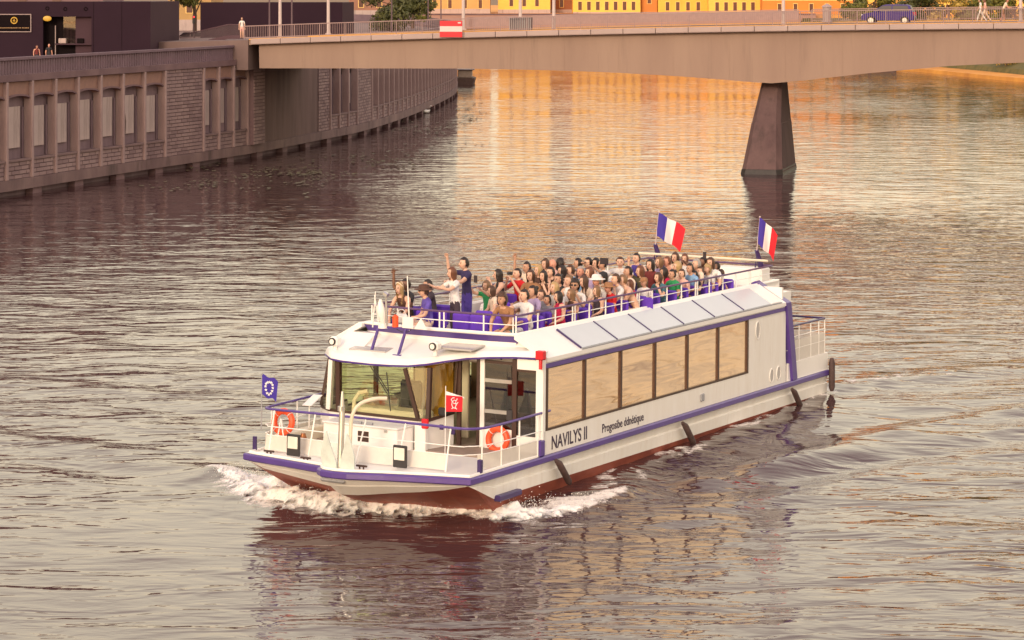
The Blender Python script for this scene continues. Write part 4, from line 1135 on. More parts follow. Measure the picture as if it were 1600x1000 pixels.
# panels between stanchions; the gate by the port corner stays open
idx = [0, 4, 8, 12, 17]
for i in range(4): screen(idx[i], idx[i + 1])
for i0, i1 in ((25, 30), (30, 34), (34, 39), (39, 45), (45, 52), (52, 60)): screen(i0, min(i1, len(rp_) - 1))
# floodlights on the rail foot
for t in (5.45, 2.15):
    w = MB(); a = -0.06 if t > 4 else 0.04
    e = MB(); e.rbox((a - 0.05, t - 0.21, 1.40), (a + 0.02, t + 0.21, 1.98), 0.02); fo = bbuild(e, 'floodlight', 'black')
    e = MB(); e.rbox((a - 0.075, t - 0.16, 1.60), (a - 0.052, t + 0.16, 1.92), 0.01); bbuild(e, 'floodlight_lens', mat('lamp_glass', (0.72, 0.70, 0.62), 0.15), parent=fo)
w = MB(); w.rbox((0.18, 6.86, 1.37), (0.24, 6.98, 1.75), 0.01); w.rbox((0.55, 0.02, 1.37), (0.68, 0.14, 1.72), 0.02); bbuild(w, 'mooring_bracket', 'darkpurple')
for t, a in ((4.9, -0.3), (3.0, -0.5), (6.3, 0.0)):
    w = MB(); w.tube([(a - 0.0, t - 0.16, 1.44), (a, t + 0.16, 1.44)], 0.03, 6); w.tube([(a, t - 0.06, 1.36), (a, t - 0.06, 1.44)], 0.025, 6); w.tube([(a, t + 0.06, 1.36), (a, t + 0.06, 1.44)], 0.025, 6); bbuild(w, 'mooring_cleat', 'brown')
# anchor with davit
w = MB(); w.tube([(-0.72, 3.52, 1.36), (-0.66, 3.52, 2.9), (-0.66, 3.52, 3.35)], [0.085, 0.075, 0.03], 10); w.tube([(-0.70, 3.52, 2.85), (-0.70, 3.52, 2.97)], 0.10, 10); bbuild(w, 'anchor_davit', 'steel', True)
w = MB(); w.tube(sm([(-0.52, 3.36, 1.36), (-0.52, 3.34, 2.3), (-0.50, 3.30, 2.75), (-0.36, 3.16, 3.02), (-0.1, 2.9, 3.14), (0.15, 2.66, 3.14)], 3), 0.05, 8); bbuild(w, 'curved_vent_pipe', 'cream', True)
for s_ in (-1, 1):
    w = MB()
    poly = [(0.05, 0.0), (0.50, 0.0), (0.52, 0.35), (0.42, 0.75), (0.32, 0.95), (0.22, 0.60), (0.06, 0.16)]
    w.prism(poly, lambda p, q, d: (-0.80 + d - 0.1 * q, 3.52 + s_ * p, 1.37 + q), -0.02, 0.02); bbuild(w, 'anchor_fluke', mat('pale_blue_steel', S(206, 214, 208), 0.4))
w = MB(); w.rbox((-1.05, 3.2, 1.03), (-0.75, 3.95, 1.14), 0.05); bbuild(w, 'bow_roller', 'grey')

# --- upper deck
ZF, ZC = 3.75, 4.5
w = MB(); w.box((4.3, 0.98, ZF - 0.12), (22.0, BW - 0.98, ZF)); bbuild(w, 'upper_deck', 'deckfloor')
corn = [(4.32, 0.95), (4.15, 2.1), (4.08, 3.48), (4.15, 4.86), (4.32, BW - 0.95)]
corn = [(4.18, 1.05), (4.06, 2.2), (4.02, 3.48), (4.06, 4.76), (4.18, BW - 1.05)]
outer = [(21.9, 1.0)] + corn + [(21.9, BW - 1.0)]
w = MB()
fr1 = []
for i, (a, t) in enumerate(outer):
    f = 1 if 1 <= i <= 5 else 0
    sg = -1 if t < BW / 2 else 1
    ins = 0.14
    ai, ti = a + (ins if f else 0), t + (ins if sg < 0 else -ins) * (1 if i in (0, 1, 5, 6) else 0)
    fr1.append([(a - 0.05 * f, t + sg * 0.03 * (1 if i in (0, 1, 5, 6) else 0), ZC - 0.045), (a - 0.05 * f, t + sg * 0.03 * (1 if i in (0, 1, 5, 6) else 0), ZC + 0.0), (ai, ti, ZC + 0.015), (ai, ti, ZF - 0.05), (ai - 0.05, ti + 0.01, ZF - 0.05), (a + 0.02 * f, t, ZC - 0.05)])
w.loft(fr1, 0, True, True); bbuild(w, 'coaming', 'white')
w = MB(); rings = []
for (a, t) in [(6.4, 0.985)] + corn + [(6.4, BW - 0.985)]:
    last = a > 6
    z0 = ZC - 0.10 if last else ZC - 0.26
    o_ = 0.0 if last else 0.06
    sg = -1 if t < 1.2 else (1 if t > BW - 1.2 else 0)
    rings.append([(a - o_ + (0.12 if not last else 0), t - sg * 0.02, z0), (a - o_ - (0.02 if not last else 0), t + sg * 0.05, ZC - 0.05), (a + 0.1, t - sg * 0.05, ZC - 0.05), (a + 0.25, t - sg * 0.06, z0)])
w.loft(rings, 0, True, True); bbuild(w, 'front_fascia', 'purple')
w = MB(); w.tube([(21.8, 0.98, ZC - 0.005)] + [(a - 0.07, t, ZC + 0.0) for a, t in corn] + [(21.8, BW - 0.98, ZC - 0.005)], 0.05, 8); bbuild(w, 'coaming_lip', 'white', True)
w = MB(); w.box((21.85, 1.0, 3.9), (22.0, BW - 1.0, 4.52)); bbuild(w, 'aft_coaming', 'white')
w = MB(); w.rbox((21.2, 1.3, ZF), (21.9, 3.0, 4.9), 0.03); bbuild(w, 'aft_deck_locker', 'white')
w = MB(); w.box((20.25, 0.7, 3.75), (22.3, BW - 0.7, 4.12)); bbuild(w, 'aft_overhang', 'white')
# upper rail
RU = 4.99
ur = [(21.7, 1.13), (4.28, 1.13), (4.17, 2.2), (4.13, 3.48), (4.17, 4.76), (4.28, BW - 1.13), (21.7, BW - 1.13)]
w = MB(); w.tube([(a, t, RU) for a, t in ur[:1]] + [(4.34, 1.13, RU), (4.27, 1.2, RU)] + [(a, t, RU) for a, t in ur[2:5]] + [(4.27, BW - 1.2, RU), (4.34, BW - 1.13, RU), (21.7, BW - 1.13, RU)], 0.032, 7); bbuild(w, 'upper_handrail', 'railtop', True)
w = MB(); w.tube([(a, t, 4.74) for a, t in ur], 0.014, 6); bbuild(w, 'upper_midrail', 'white')
ust = [(4.28, 1.13), (4.33, 1.25), (4.18, 2.1), (4.13, 3.35), (4.14, 3.5), (4.18, 4.9), (4.28, BW - 1.13)]
a = 5.5
k = 0
while a < 21.8:
    ust += [(a, 1.13), (a, BW - 1.13)]
    if k % 4 == 2: ust += [(a + 0.14, 1.13)]
    a += 1.02; k += 1
for a, t in ust:
    w = MB(); w.tube([(a, t, ZC), (a, t, RU)], 0.024, 6); bbuild(w, 'upper_stanchion', 'white')
w = MB(); w.tube([(21.7, 1.13, RU), (21.75, 2.5, RU), (21.75, 5.0, RU), (21.7, BW - 1.13, RU)], 0.03, 7); bbuild(w, 'upper_handrail', 'railtop', True)
# pale bar across the stern and its two purple stays
w = MB(); w.tube([(20.9, 0.95, 5.22), (20.9, 5.75, 5.22)], 0.04, 9); bbuild(w, 'stern_bar', 'cream', True)
for t in (1.55, 5.35):
    w = MB(); w.tube([(21.9, t - 0.05, 4.45), (21.75, t, 4.9), (21.45, t + 0.05, 5.5)], [0.12, 0.11, 0.07], 8); w.tube([(21.9, t + 0.35, 4.45), (21.5, t + 0.08, 5.2)], 0.02, 6); bbuild(w, 'flag_socket', 'darkpurple', True)
# --- roof equipment
def hatch(a0, a1, t0, t1, z, m_, rise=0.12):
    w = MB(); w.add([(a0, t0, z), (a0, t1, z), (a1, t1, z + rise), (a1, t0, z + rise), (a0, t0, z + 0.05), (a0, t1, z + 0.05), (a1, t1, z + rise + 0.05), (a1, t0, z + rise + 0.05)], [(3,2,1,0),(4,5,6,7),(0,1,5,4),(1,2,6,5),(2,3,7,6),(3,0,4,7)]); return bbuild(w, 'roof_hatch', m_)
hatch(3.0, 4.0, 4.55, 5.75, 3.86, 'ovalgrey'); hatch(3.35, 4.1, 2.0, 3.1, 4.06, 'ovalgrey', 0.05)
w = MB(); w.add([(3.2, 5.8, 3.84), (3.2, 6.6, 3.80), (4.1, 6.3, 3.9), (4.1, 5.6, 4.15), (3.5, 5.7, 4.08)], [(0, 1, 2, 3, 4)]); w2 = MB()
w2.prism([(3.1, 3.84), (4.2, 3.84), (4.2, 4.25), (3.9, 4.25)], lambda p, q, d: (p, d, q), 5.45, 6.4); bbuild(w2, 'roof_cowl', 'white')
for a, t, z in ((3.05, 6.25, 3.84), (3.15, 3.02, 3.93)):
    w = MB(); w.rbox((a - 0.14, t - 0.13, z + 0.10), (a + 0.16, t + 0.13, z + 0.36), 0.06); w.tube([(a, t, z - 0.04), (a, t, z + 0.12)], 0.06, 8); sp = bbuild(w, 'searchlight', 'white')
    w = MB(); w.tube([(a - 0.17, t, z + 0.23), (a - 0.13, t, z + 0.23)], 0.11, 12); bbuild(w, 'searchlight_rim', 'black', parent=sp)
    w = MB(); w.tube([(a - 0.178, t, z + 0.23), (a - 0.17, t, z + 0.23)], 0.075, 12); bbuild(w, 'searchlight_lens', 'headlight', parent=sp)
w = MB()
for t in (5.05, 4.15):
    w.bar((3.05, t, 3.84), (3.35, t - 0.05, 4.52), 0.06); w.rbox((2.93, t - 0.14, 3.82), (3.2, t + 0.14, 3.86), 0.015)
w.bar((3.35, 5.15, 4.54), (3.35, 3.95, 4.54), 0.05, 0.05)
bbuild(w, 'equipment_mast', 'purple')
w = MB(); w.tube([(3.35, 4.85, 4.56), (3.33, 4.86, 4.75), (3.3, 4.88, 4.9), (3.28, 4.9, 5.05), (3.27, 4.9, 5.3)], [0.05, 0.10, 0.13, 0.12, 0.04], 10); w.tube([(3.35, 4.85, 4.5), (3.35, 4.85, 4.6)], 0.14, 8); bbuild(w, 'radar_dome', 'white', True)
w = MB(); w.tube([(3.35, 4.72, 4.54), (3.3, 4.74, 5.42)], 0.03, 7); w.tube([(3.3, 4.68, 5.42), (3.3, 4.8, 5.48)], 0.07, 7); bbuild(w, 'horn_mast', 'steel', True)
for t, dt, L in ((5.2, 0.1, 1.0), (4.98, -0.15, 0.9), (3.98, -0.08, 1.5)):
    w = MB(); w.tube([(3.35, t, 4.5), (3.32, t - dt, 4.5 + L)], [0.022, 0.016], 6); bbuild(w, 'aerial', 'white')
w = MB(); w.tube([(3.35, 4.45, 4.56), (3.35, 4.45, 4.64)], 0.09, 9); w.tube([(3.35, 4.45, 4.64), (3.35, 4.45, 4.85), (3.35, 4.45, 4.9)], [0.085, 0.085, 0.03], 10); bbuild(w, 'beacon', 'orange', True)
w = MB()
w.prism([(-0.17, 0), (0.17, 0), (0.17, 0.3), (-0.17, 0.3)], lambda p, q, d: (d, 4.02 + p, 4.56 + q), 3.30, 3.34); bbuild(w, 'square_board', 'white')
w = MB(); w.prism([(-0.2, 0), (0.2, 0), (0.0, 0.3)], lambda p, q, d: (d, 3.6 + p, 4.56 + q), 3.30, 3.34); bbuild(w, 'triangle_board', 'white')
w = MB(); w.tube([(3.35, 4.4, 4.5), (3.3, 4.2, 4.44), (3.3, 4.0, 4.46), (3.32, 3.9, 4.54)], 0.012, 5); bbuild(w, 'mast_cable', 'black')
w = MB(); w.rbox((3.55, -0.12, 3.96), (3.75, 0.12, 4.2), 0.02); w.tube([(3.65, 0, 3.7), (3.65, 0, 3.98)], 0.05, 8); bbuild(w, 'navigation_lamp', 'redplastic')

# --- things carried on the boat
def boat_M(a, t, z, rz=0.0): return MBOAT @ Matrix.Translation((a, t, z)) @ Matrix.Rotation(rz, 4, 'Z')
def lifebuoy(a, t, z, ay, label, lean):
    e = empty('life_ring', label, 'life ring', 'orange life rings on the bow rails', M=boat_M(a, t, z))
    w = MB(); w.torus((0, 0, 0), 0.29, 0.085, ay, lean, 28, 8); w.build('ring', M['orange'], e, True)
    for k in range(4):
        th_ = math.pi / 4 + k * math.pi / 2; c = Vector(ay) * math.cos(th_) * 0.29 + Vector(lean) * math.sin(th_) * 0.29
        tdir = Vector(lean) * math.cos(th_) - Vector(ay) * math.sin(th_)
        w = MB(); w.torus(c, 0.089, 0.008, c.normalized(), Vector(ay).cross(Vector(lean)), 12, 5); w.build('strap', M['white'], e)
    return e
rope = None
l1 = lifebuoy(0.72, 6.35, 2.12, (0, 1, 0), 'orange life ring hung at the starboard corner of the bow rail beside the blue flag', (0.12, 0, 0.993))
w = MB()
for s_ in (-1, 1): w.tube([(-0.11, 0, 0.1), (-0.11, s_ * 0.04, -0.1), (-0.11, s_ * 0.09, -0.36)], 0.02, 5)
w.build('hanging_rope', M['flagwhite'], l1)
lifebuoy(3.72, 1.35, 1.68, (0, 1, 0), 'orange life ring leaning on the port cabin door behind the bow screen', (0.08, 0, 0.997))
def flag(name, label, group, a, t, z, pole_h, lean, w_, h_, stripes, z_at, droop, wave, yaw, stars=False):
    e = empty(name, label, 'flag', group, M=boat_M(a, t, z))
    top = Vector((lean[0] * pole_h, lean[1] * pole_h, pole_h))
    mb = MB(); mb.tube([(0, 0, 0), top], [0.022, 0.014], 7); mb.ball(top, 0.035, 8, 5); mb.build('pole', M['pole'] if not stars else M['grey'], e, True)
    pdir = top.normalized(); fdir = Vector((math.cos(yaw), math.sin(yaw), 0))
    nd = fdir.cross(Vector((0, 0, 1)))
    n = 24
    def pt(u, v):                            # u along the fly 0..1, v up the hoist 0..1
        p = pdir * (z_at + v * h_) + fdir * (u * w_ * (0.93 - 0.1 * (1 - v))) + Vector((0, 0, -droop * u ** 1.3 * w_))
        return p + nd * wave * math.sin(u * 7 + v * 1.5) * (0.2 + u) + Vector((0, 0, 0.03 * math.sin(u * 9 + 1)))
    k = len(stripes)
    for i, m_ in enumerate(stripes):
        mb = MB(); nn_ = n // k
        g_ = [[pt(i / k + j / nn_ / k, v) for j in range(nn_ + 1)] for v in np.linspace(0, 1, 9)]
        mb.loft(g_, 0, False); mb.loft([[p + nd * 0.006 for p in r] for r in g_], 0, False)
        mb.build('cloth' if k == 1 else 'stripe', M[m_], e, True, fix=False)
    if stars:
        for j in range(12):
            th_ = j * math.pi / 6
            c = pt(0.48 + 0.20 * math.cos(th_) / (w_ / h_), 0.5 + 0.30 * math.sin(th_)); 
            for sd_ in (-1, 1):
                pass
            mb = MB(); ex = fdir; ez = Vector((0, 0, 1)); pts5 = []
            for q in range(10):
                rr2 = 0.045 if q % 2 == 0 else 0.020
                pts5.append((math.cos(q * math.pi / 5 + math.pi / 2) * rr2, math.sin(q * math.pi / 5 + math.pi / 2) * rr2))
            mb.prism(pts5, lambda p, q2, d: c + ex * p + ez * q2 + nd * d, -0.014, 0.02); mb.build('star', M['flagwhite'], e)
    return e
YF = math.atan2(TX.dot(Vector((1, 0, 0))), AX.dot(Vector((1, 0, 0))))    # world +X seen in boat axes
flag('french_flag', 'large blue white and red flag flying on the starboard side of the stern', 'French flags at the stern', 21.45, 5.4, 5.4, 1.22, (0.02, -0.10), 0.98, 0.80, ['flagblue', 'flagwhite', 'flagred'], 0.36, 0.50, 0.17, YF)
flag('french_flag', 'smaller blue white and red flag flying on the port side of the stern', 'French flags at the stern', 21.45, 1.6, 5.4, 1.22, (0.0, -0.09), 0.66, 0.88, ['flagblue', 'flagwhite', 'flagred'], 0.30, 0.80, 0.13, YF - 0.2)
flag('union_flag', 'small dark blue flag with a ring of white stars on the bow rail', None, 0.5, 6.92, 1.9, 1.5, (0, 0), 0.48, 0.56, ['flagblue'], 0.92, 0.34, 0.03, YF, True)
# red emblem banner on a staff by the cabin door
e = empty('red_banner', 'small red banner with a white lion like emblem flying before the cabin door', 'flag', M=boat_M(2.2, 2.1, 1.36))
w = MB(); w.tube([(0, 0, 0), (0, 0, 1.9)], 0.012, 6); w.build('staff', M['white'], e)
w = MB(); w.prism([(0.02, 1.22), (0.52, 1.26), (0.53, 1.66), (0.02, 1.66)], lambda p, q, d: (d, -p, q + 0.0), -0.006, 0.006); w.build('cloth', M['flagred'], e)
w = MB(); w.prism([(0.02, 1.662), (0.54, 1.662), (0.60, 1.62), (0.02, 1.76)], lambda p, q, d: (d, -p, q), -0.005, 0.005); w.build('fringe', M['flagwhite'], e)
w = MB()
def stroke(pts, r=0.012): w.tube([(-0.008, -p, q) for p, q in pts], r, 5)
stroke([(0.20, 1.31), (0.24, 1.34), (0.34, 1.33), (0.36, 1.31)]); stroke([(0.24, 1.34), (0.20, 1.42), (0.22, 1.50), (0.28, 1.55), (0.33, 1.53), (0.32, 1.47), (0.27, 1.45), (0.25, 1.48)])
stroke([(0.32, 1.47), (0.34, 1.42), (0.31, 1.37), (0.33, 1.33)]); stroke([(0.33, 1.53), (0.37, 1.58), (0.36, 1.60)]); stroke([(0.22, 1.50), (0.18, 1.56), (0.22, 1.60), (0.29, 1.61)]); stroke([(0.34, 1.44), (0.40, 1.50)])
w.build('emblem', M['flagwhite'], e)
# ------------------------------------------------------------------ far bank, right bank
FB = MB()
FB.add([(-150, 514, -2), (150, 514, -2), (150, 514, 7.4), (-150, 514, 7.4), (-150, 760, 7.4), (150, 760, 7.4)], [(0, 1, 2, 3), (3, 2, 5, 4)])
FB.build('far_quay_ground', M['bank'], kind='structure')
fw = empty('far_quay_wall', 'pale low wall along the far river bank beyond the bridge', 'wall', loc=(0, 513, 0))
w = MB(); w.box((-60, -0.6, 4.6), (64, 0.95, 7.5)); w.build('wall_face', mat('pale_mauve_stone', S(168, 128, 116), 0.85, var=0.1, scale=0.1), fw)
w = MB(); w.box((-60, -0.75, 7.5), (64, 1.0, 7.75)); w.build('coping', M['stone'], fw)
rb_c = [(150, 130), (118, 240), (92, 300), (78, 335), (71.5, 352), (66, 380), (61, 404), (52, 440), (45, 514)]
RBP = smooth_path(rb_c, 8)
def bank_strip(name, offs, m_):
    mb = MB(); rings = []
    for i, p in enumerate(RBP):
        q = RBP[min(i + 1, len(RBP) - 1)] - RBP[max(i - 1, 0)]; q /= np.linalg.norm(q); nr = np.array([q[1], -q[0]])
        rings.append([(p[0] + nr[0] * o, p[1] + nr[1] * o, z) for o, z in offs])
    mb.loft(rings, 0, False); return mb.build(name, M[m_], kind='structure')
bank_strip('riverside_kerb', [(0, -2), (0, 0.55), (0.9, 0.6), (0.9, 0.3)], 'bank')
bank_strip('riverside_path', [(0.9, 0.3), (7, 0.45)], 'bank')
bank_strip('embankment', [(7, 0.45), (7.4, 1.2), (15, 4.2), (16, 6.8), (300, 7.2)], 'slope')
# low dark landing stage half hidden under the bridge
p = wy(1360, 109, 398)
ls = empty('landing_stage', 'low dark landing stage against the far right bank under the bridge', 'landing stage', loc=(p.x, p.y, 0))
w = MB(); w.rbox((-6, -1.5, -0.5), (6.5, 1.5, 0.9), 0.1); w.build('pontoon', M['dark'], ls)
w = MB(); w.rbox((-6.2, -1.7, 0.9), (6.7, 1.7, 1.05), 0.04); w.build('platform', M['darkfloor'], ls)
for x in (-4, 0, 4):
    w = MB(); w.tube([(x, 1.3, -1), (x, 1.3, 2.2)], 0.14, 8); w.build('mooring_post', M['dark'], ls)

# ------------------------------------------------------------------ trees and bushes
def leaf_cloud(clumps, n, size, seed, squash=0.8):
    g = np.random.default_rng(seed); vs, fs = [], []
    for (cx, cy, cz, r) in clumps:
        k = max(20, int(n * r * r))
        d = g.normal(size=(k, 3)); d /= np.linalg.norm(d, axis=1)[:, None]
        rad = r * (0.45 + 0.6 * g.random(k) ** 0.6)
        P = np.array([cx, cy, cz]) + d * rad[:, None] * np.array([1, 1, squash])
        u = g.normal(size=(k, 3)); u /= np.linalg.norm(u, axis=1)[:, None]
        v = np.cross(u, d); s_ = size * (0.6 + 0.8 * g.random(k))[:, None]
        q = np.stack([P - u * s_, P + v * s_ * 0.45, P + u * s_, P - v * s_ * 0.45], 1).reshape(-1, 3)
        o = len(vs); vs += q.tolist(); fs += [(o + 4 * i, o + 4 * i + 1, o + 4 * i + 2, o + 4 * i + 3) for i in range(k)]
    return vs, fs
def tree(name, label, group, x, y, z0, hgt, crown_r, crown_z, m_, seed, n=130, size=0.32, trunk_r=0.25):
    g = random.Random(seed); e = empty(name, label, 'tree', group, loc=(x, y, z0))
    w = MB(); top = Vector((g.uniform(-.4, .4), g.uniform(-.4, .4), hgt * 0.72))
    w.tube([(0, 0, -0.3), (0.05, 0, hgt * 0.3), top * 0.75, top], [trunk_r, trunk_r * 0.8, trunk_r * 0.5, trunk_r * 0.2], 8)
    cl = []
    for k in range(11):
        a = k * 2.4 + g.random(); rr_ = crown_r * g.uniform(0.35, 0.95); zz = crown_z + g.uniform(-1, 1) * (hgt - crown_z) * 0.75
        c = Vector((math.cos(a) * rr_, math.sin(a) * rr_, zz)); cl.append((c.x, c.y, c.z, crown_r * g.uniform(0.35, 0.6)))
        b0 = Vector((0, 0, hgt * g.uniform(0.3, 0.55))); w.tube([b0, b0.lerp(c, 0.6) + Vector((0, 0, -0.2)), c], [trunk_r * 0.35, trunk_r * 0.2, 0.03], 5)
    w.build('trunk', M['bark'], e, True)
    vs, fs = leaf_cloud(cl, n, size, seed)
    mb = MB(); mb.v = vs; mb.f = fs; mb.m = [0] * len(fs); mb.build('crown', M[m_], e, fix=False)
    return e
tree('broadleaf_tree', 'dark green tree overhanging the street left of the striped sign', 'trees behind the bridge', wy(618, 0, 330).x, 330, 7.7, 7.5, 3.8, 3.6, 'leafdark', 1)
tree('broadleaf_tree', 'smaller green tree beside the white lamp post left of the sign', 'trees behind the bridge', wy(645, 0, 345).x, 345, 7.7, 7.5, 2.8, 4.2, 'leaf', 2)
tree('broadleaf_tree', 'slim pale tree standing between the two dark pavilions', 'trees behind the bridge', wy(300, 0, 250).x, 252, 7.7, 10, 2.4, 6.5, 'leaf', 3)
_tl = ['green tree just above the blue car', 'dark green tree right of the blue car beyond the railing', 'golden green tree behind the bridge railing between the car and the walkers', 'large green tree behind the two walkers in white', 'bright green tree at the right end of the bridge railing', 'low spreading tree left of the blue car by the orange house']
for i, (u, y, h, cr, cz, m_) in enumerate([(1365, 425, 7, 3.8, 3.4, 'leaf'), (1432, 415, 7, 4.0, 3.0, 'leafdark'), (1482, 400, 6, 2.4, 2.6, 'leafgold'), (1525, 400, 7, 4.0, 2.8, 'leaf'), (1585, 385, 7, 3.4, 3.0, 'leaf'), (1335, 440, 7, 2.6, 3.8, 'leaf')]):
    tree('broadleaf_tree', _tl[i], 'trees behind the bridge', wy(u, 0, y).x, y, 7.0 if i != 4 else 6.8, h, cr, cz, m_, 20 + i)
def bush(label, x, y, z, r, m_, seed, sq=0.8):
    e = empty('bush', label, 'bush', 'bushes on the right bank under the bridge', loc=(x, y, z))
    g = random.Random(seed)
    vs, fs = leaf_cloud([(g.uniform(-r, r) * 0.8, g.uniform(-r, r) * 0.6, g.uniform(0.3, 0.9) * r, r * g.uniform(0.5, 0.8)) for _ in range(6)], 160, 0.22, seed, sq)
    mb = MB(); mb.v = vs; mb.f = fs; mb.m = [0] * len(fs); mb.build('foliage', M[m_], e, fix=False)
    w = MB(); w.tube([(0, 0, -0.3), (0, 0, r * 0.6)], 0.07, 6); w.build('stem', M['bark'], e)
for i, (u, v, y, r, m_) in enumerate([(1490, 112, 398, 1.6, 'leafdark'), (1508, 110, 395, 1.9, 'leafdark'), (1528, 110, 392, 1.8, 'leafdark'), (1552, 111, 388, 2.0, 'leafdark'), (1572, 118, 372, 1.3, 'leafgold'), (1596, 118, 372, 1.6, 'leafgold'), (1538, 118, 386, 1.0, 'leafgold')]):
    q = wy(u, v, y)
    q.z += 0.9
    bush(['dark bush farthest left under the bridge on the right bank', 'second dark bush from the left on the right bank', 'third dark bush from the left on the right bank', 'dark bush next to the pale stone block', 'yellow bush left of the pale stone block', 'yellow bush right of the pale stone block', 'low reddish gold bush in front of the dark bushes'][i], q.x, q.y, max(1.6, q.z), r * 1.25, m_, 50 + i)
q = wy(1586, 121, 375)
bl_ = empty('stone_block', 'pale standing stone block with a round hole between yellow bushes on the right bank', 'stone block', loc=(q.x, q.y, 1.5))
w = MB(); w.rbox((-0.8, -0.4, -0.6), (0.75, 0.4, 2.6), 0.12); w.build('block', M['board'], bl_)
w = MB(); w.tube([(0.0, -0.44, 1.7), (0.0, -0.38, 1.7)], 0.22, 14); w.build('round_hole', M['dark'], bl_)

# ------------------------------------------------------------------ far houses
winme = MB().box((-0.40, -0.10, 0), (0.40, 0.02, 1.9)).mesh('window', M['window'])
frme = MB().box((-0.52, -0.06, -0.10), (0.52, 0.04, 0.0)).box((-0.52, -0.06, 1.9), (0.52, 0.04, 2.02)).box((-0.52, -0.06, 0), (-0.402, 0.04, 1.9)).box((0.402, -0.06, 0), (0.52, 0.04, 1.9)).mesh('window_frame', M['frame'])
cellme = MB().box((-0.35, -0.10, 0), (0.35, 0.02, 0.7)).mesh('cellar_window', M['window'])
def house(label, u0, u1, y, vbase, hgt, col, gap, first, group='houses on the far bank', lowwin=False, dark=False, depth=14):
    A_ = wy(u0, vbase, y); B_ = wy(u1, vbase, y); W_ = B_.x - A_.x
    e = empty('terraced_house', label, 'house', group, loc=(A_.x, y, A_.z))
    w = MB(); w.box((0.03, 0, -3.0), (W_ - 0.03, depth, hgt)); w.build('wall', mat('house_render', col, 0.85, var=0.10, scale=0.25), e)
    w = MB(); w.box((0.0, -0.14, -3.0), (W_, 0.0, 0.45)); w.build('plinth', M['board'], e)
    w = MB(); w.box((-0.02, -0.35, hgt), (W_ + 0.02, depth, hgt + 0.4)); w.build('cornice', M['frame'], e)
    w = MB(); w.prism([(-0.4, hgt + 0.4), (depth + 0.4, hgt + 0.4), (depth / 2, hgt + 3.2)], lambda p_, q_, d: (d, p_, q_), 0, W_); w.build('roof', M['red'], e)
    w = MB()
    n = max(1, int((W_ - 0.8) / gap)); m0 = (W_ - (n - 1) * gap) / 2
    for fl in range(5):
        z = first + fl * 3.3
        if z + 2.2 > hgt: break
        for k in range(n):
            wo = inst('window', winme, e, Matrix.Translation((m0 + k * gap, 0, z)))
            if fl < 2: inst('window_frame', frme, wo)
        if fl: w.box((0.03, -0.10, z - 0.7), (W_ - 0.03, 0, z - 0.5))
    if lowwin:
        for k in range(n): inst('cellar_window', cellme, e, Matrix.Translation((m0 + k * gap, -0.13, -1.2)))
    if w.v: w.build('string_course', M['frame'], e)
    return e
Y_ = S(232, 186, 88); Y2 = S(236, 176, 76); OR_ = S(200, 130, 60)
house('beige pillared building on the far bank behind the white lamp posts', 640, 766, 545, 17, 13, S(196, 152, 96), 3.4, 0.6)
house('yellow house with a pale ground floor band right of the striped sign', 778, 860, 548, 18, 17, Y_, 2.9, 1.2)
house('recessed brown house in shade between two yellow houses', 861, 894, 556, 18, 16, S(150, 96, 66), 2.4, 1.0)
house('bright yellow house with close tall windows above the middle of the bridge', 895, 1001, 546, 22, 18, Y_, 2.0, 0.9)
house('narrow orange brown house with an oval window over the middle of the bridge', 1002, 1027, 548, 22, 16, S(196, 128, 66), 2.6, 2.4)
house('yellow house above the bridge between the brown house and the pier', 1028, 1106, 547, 22, 17, Y2, 2.3, 0.8)
house('yellow house with small cellar windows just left of the pier', 1107, 1190, 543, 28, 18, Y_, 2.0, 1.6, lowwin=True)
house('orange house with dark windows just right of the pier', 1191, 1344, 538, 30, 18, OR_, 3.5, 1.5, lowwin=True)
house('golden house behind the trees at the right', 1345, 1465, 540, 30, 17, Y2, 3.2, 1.3, lowwin=True)
house('golden house behind the walkers at the right end of the bridge', 1466, 1700, 536, 30, 18, Y_, 3.2, 1.3, lowwin=True)
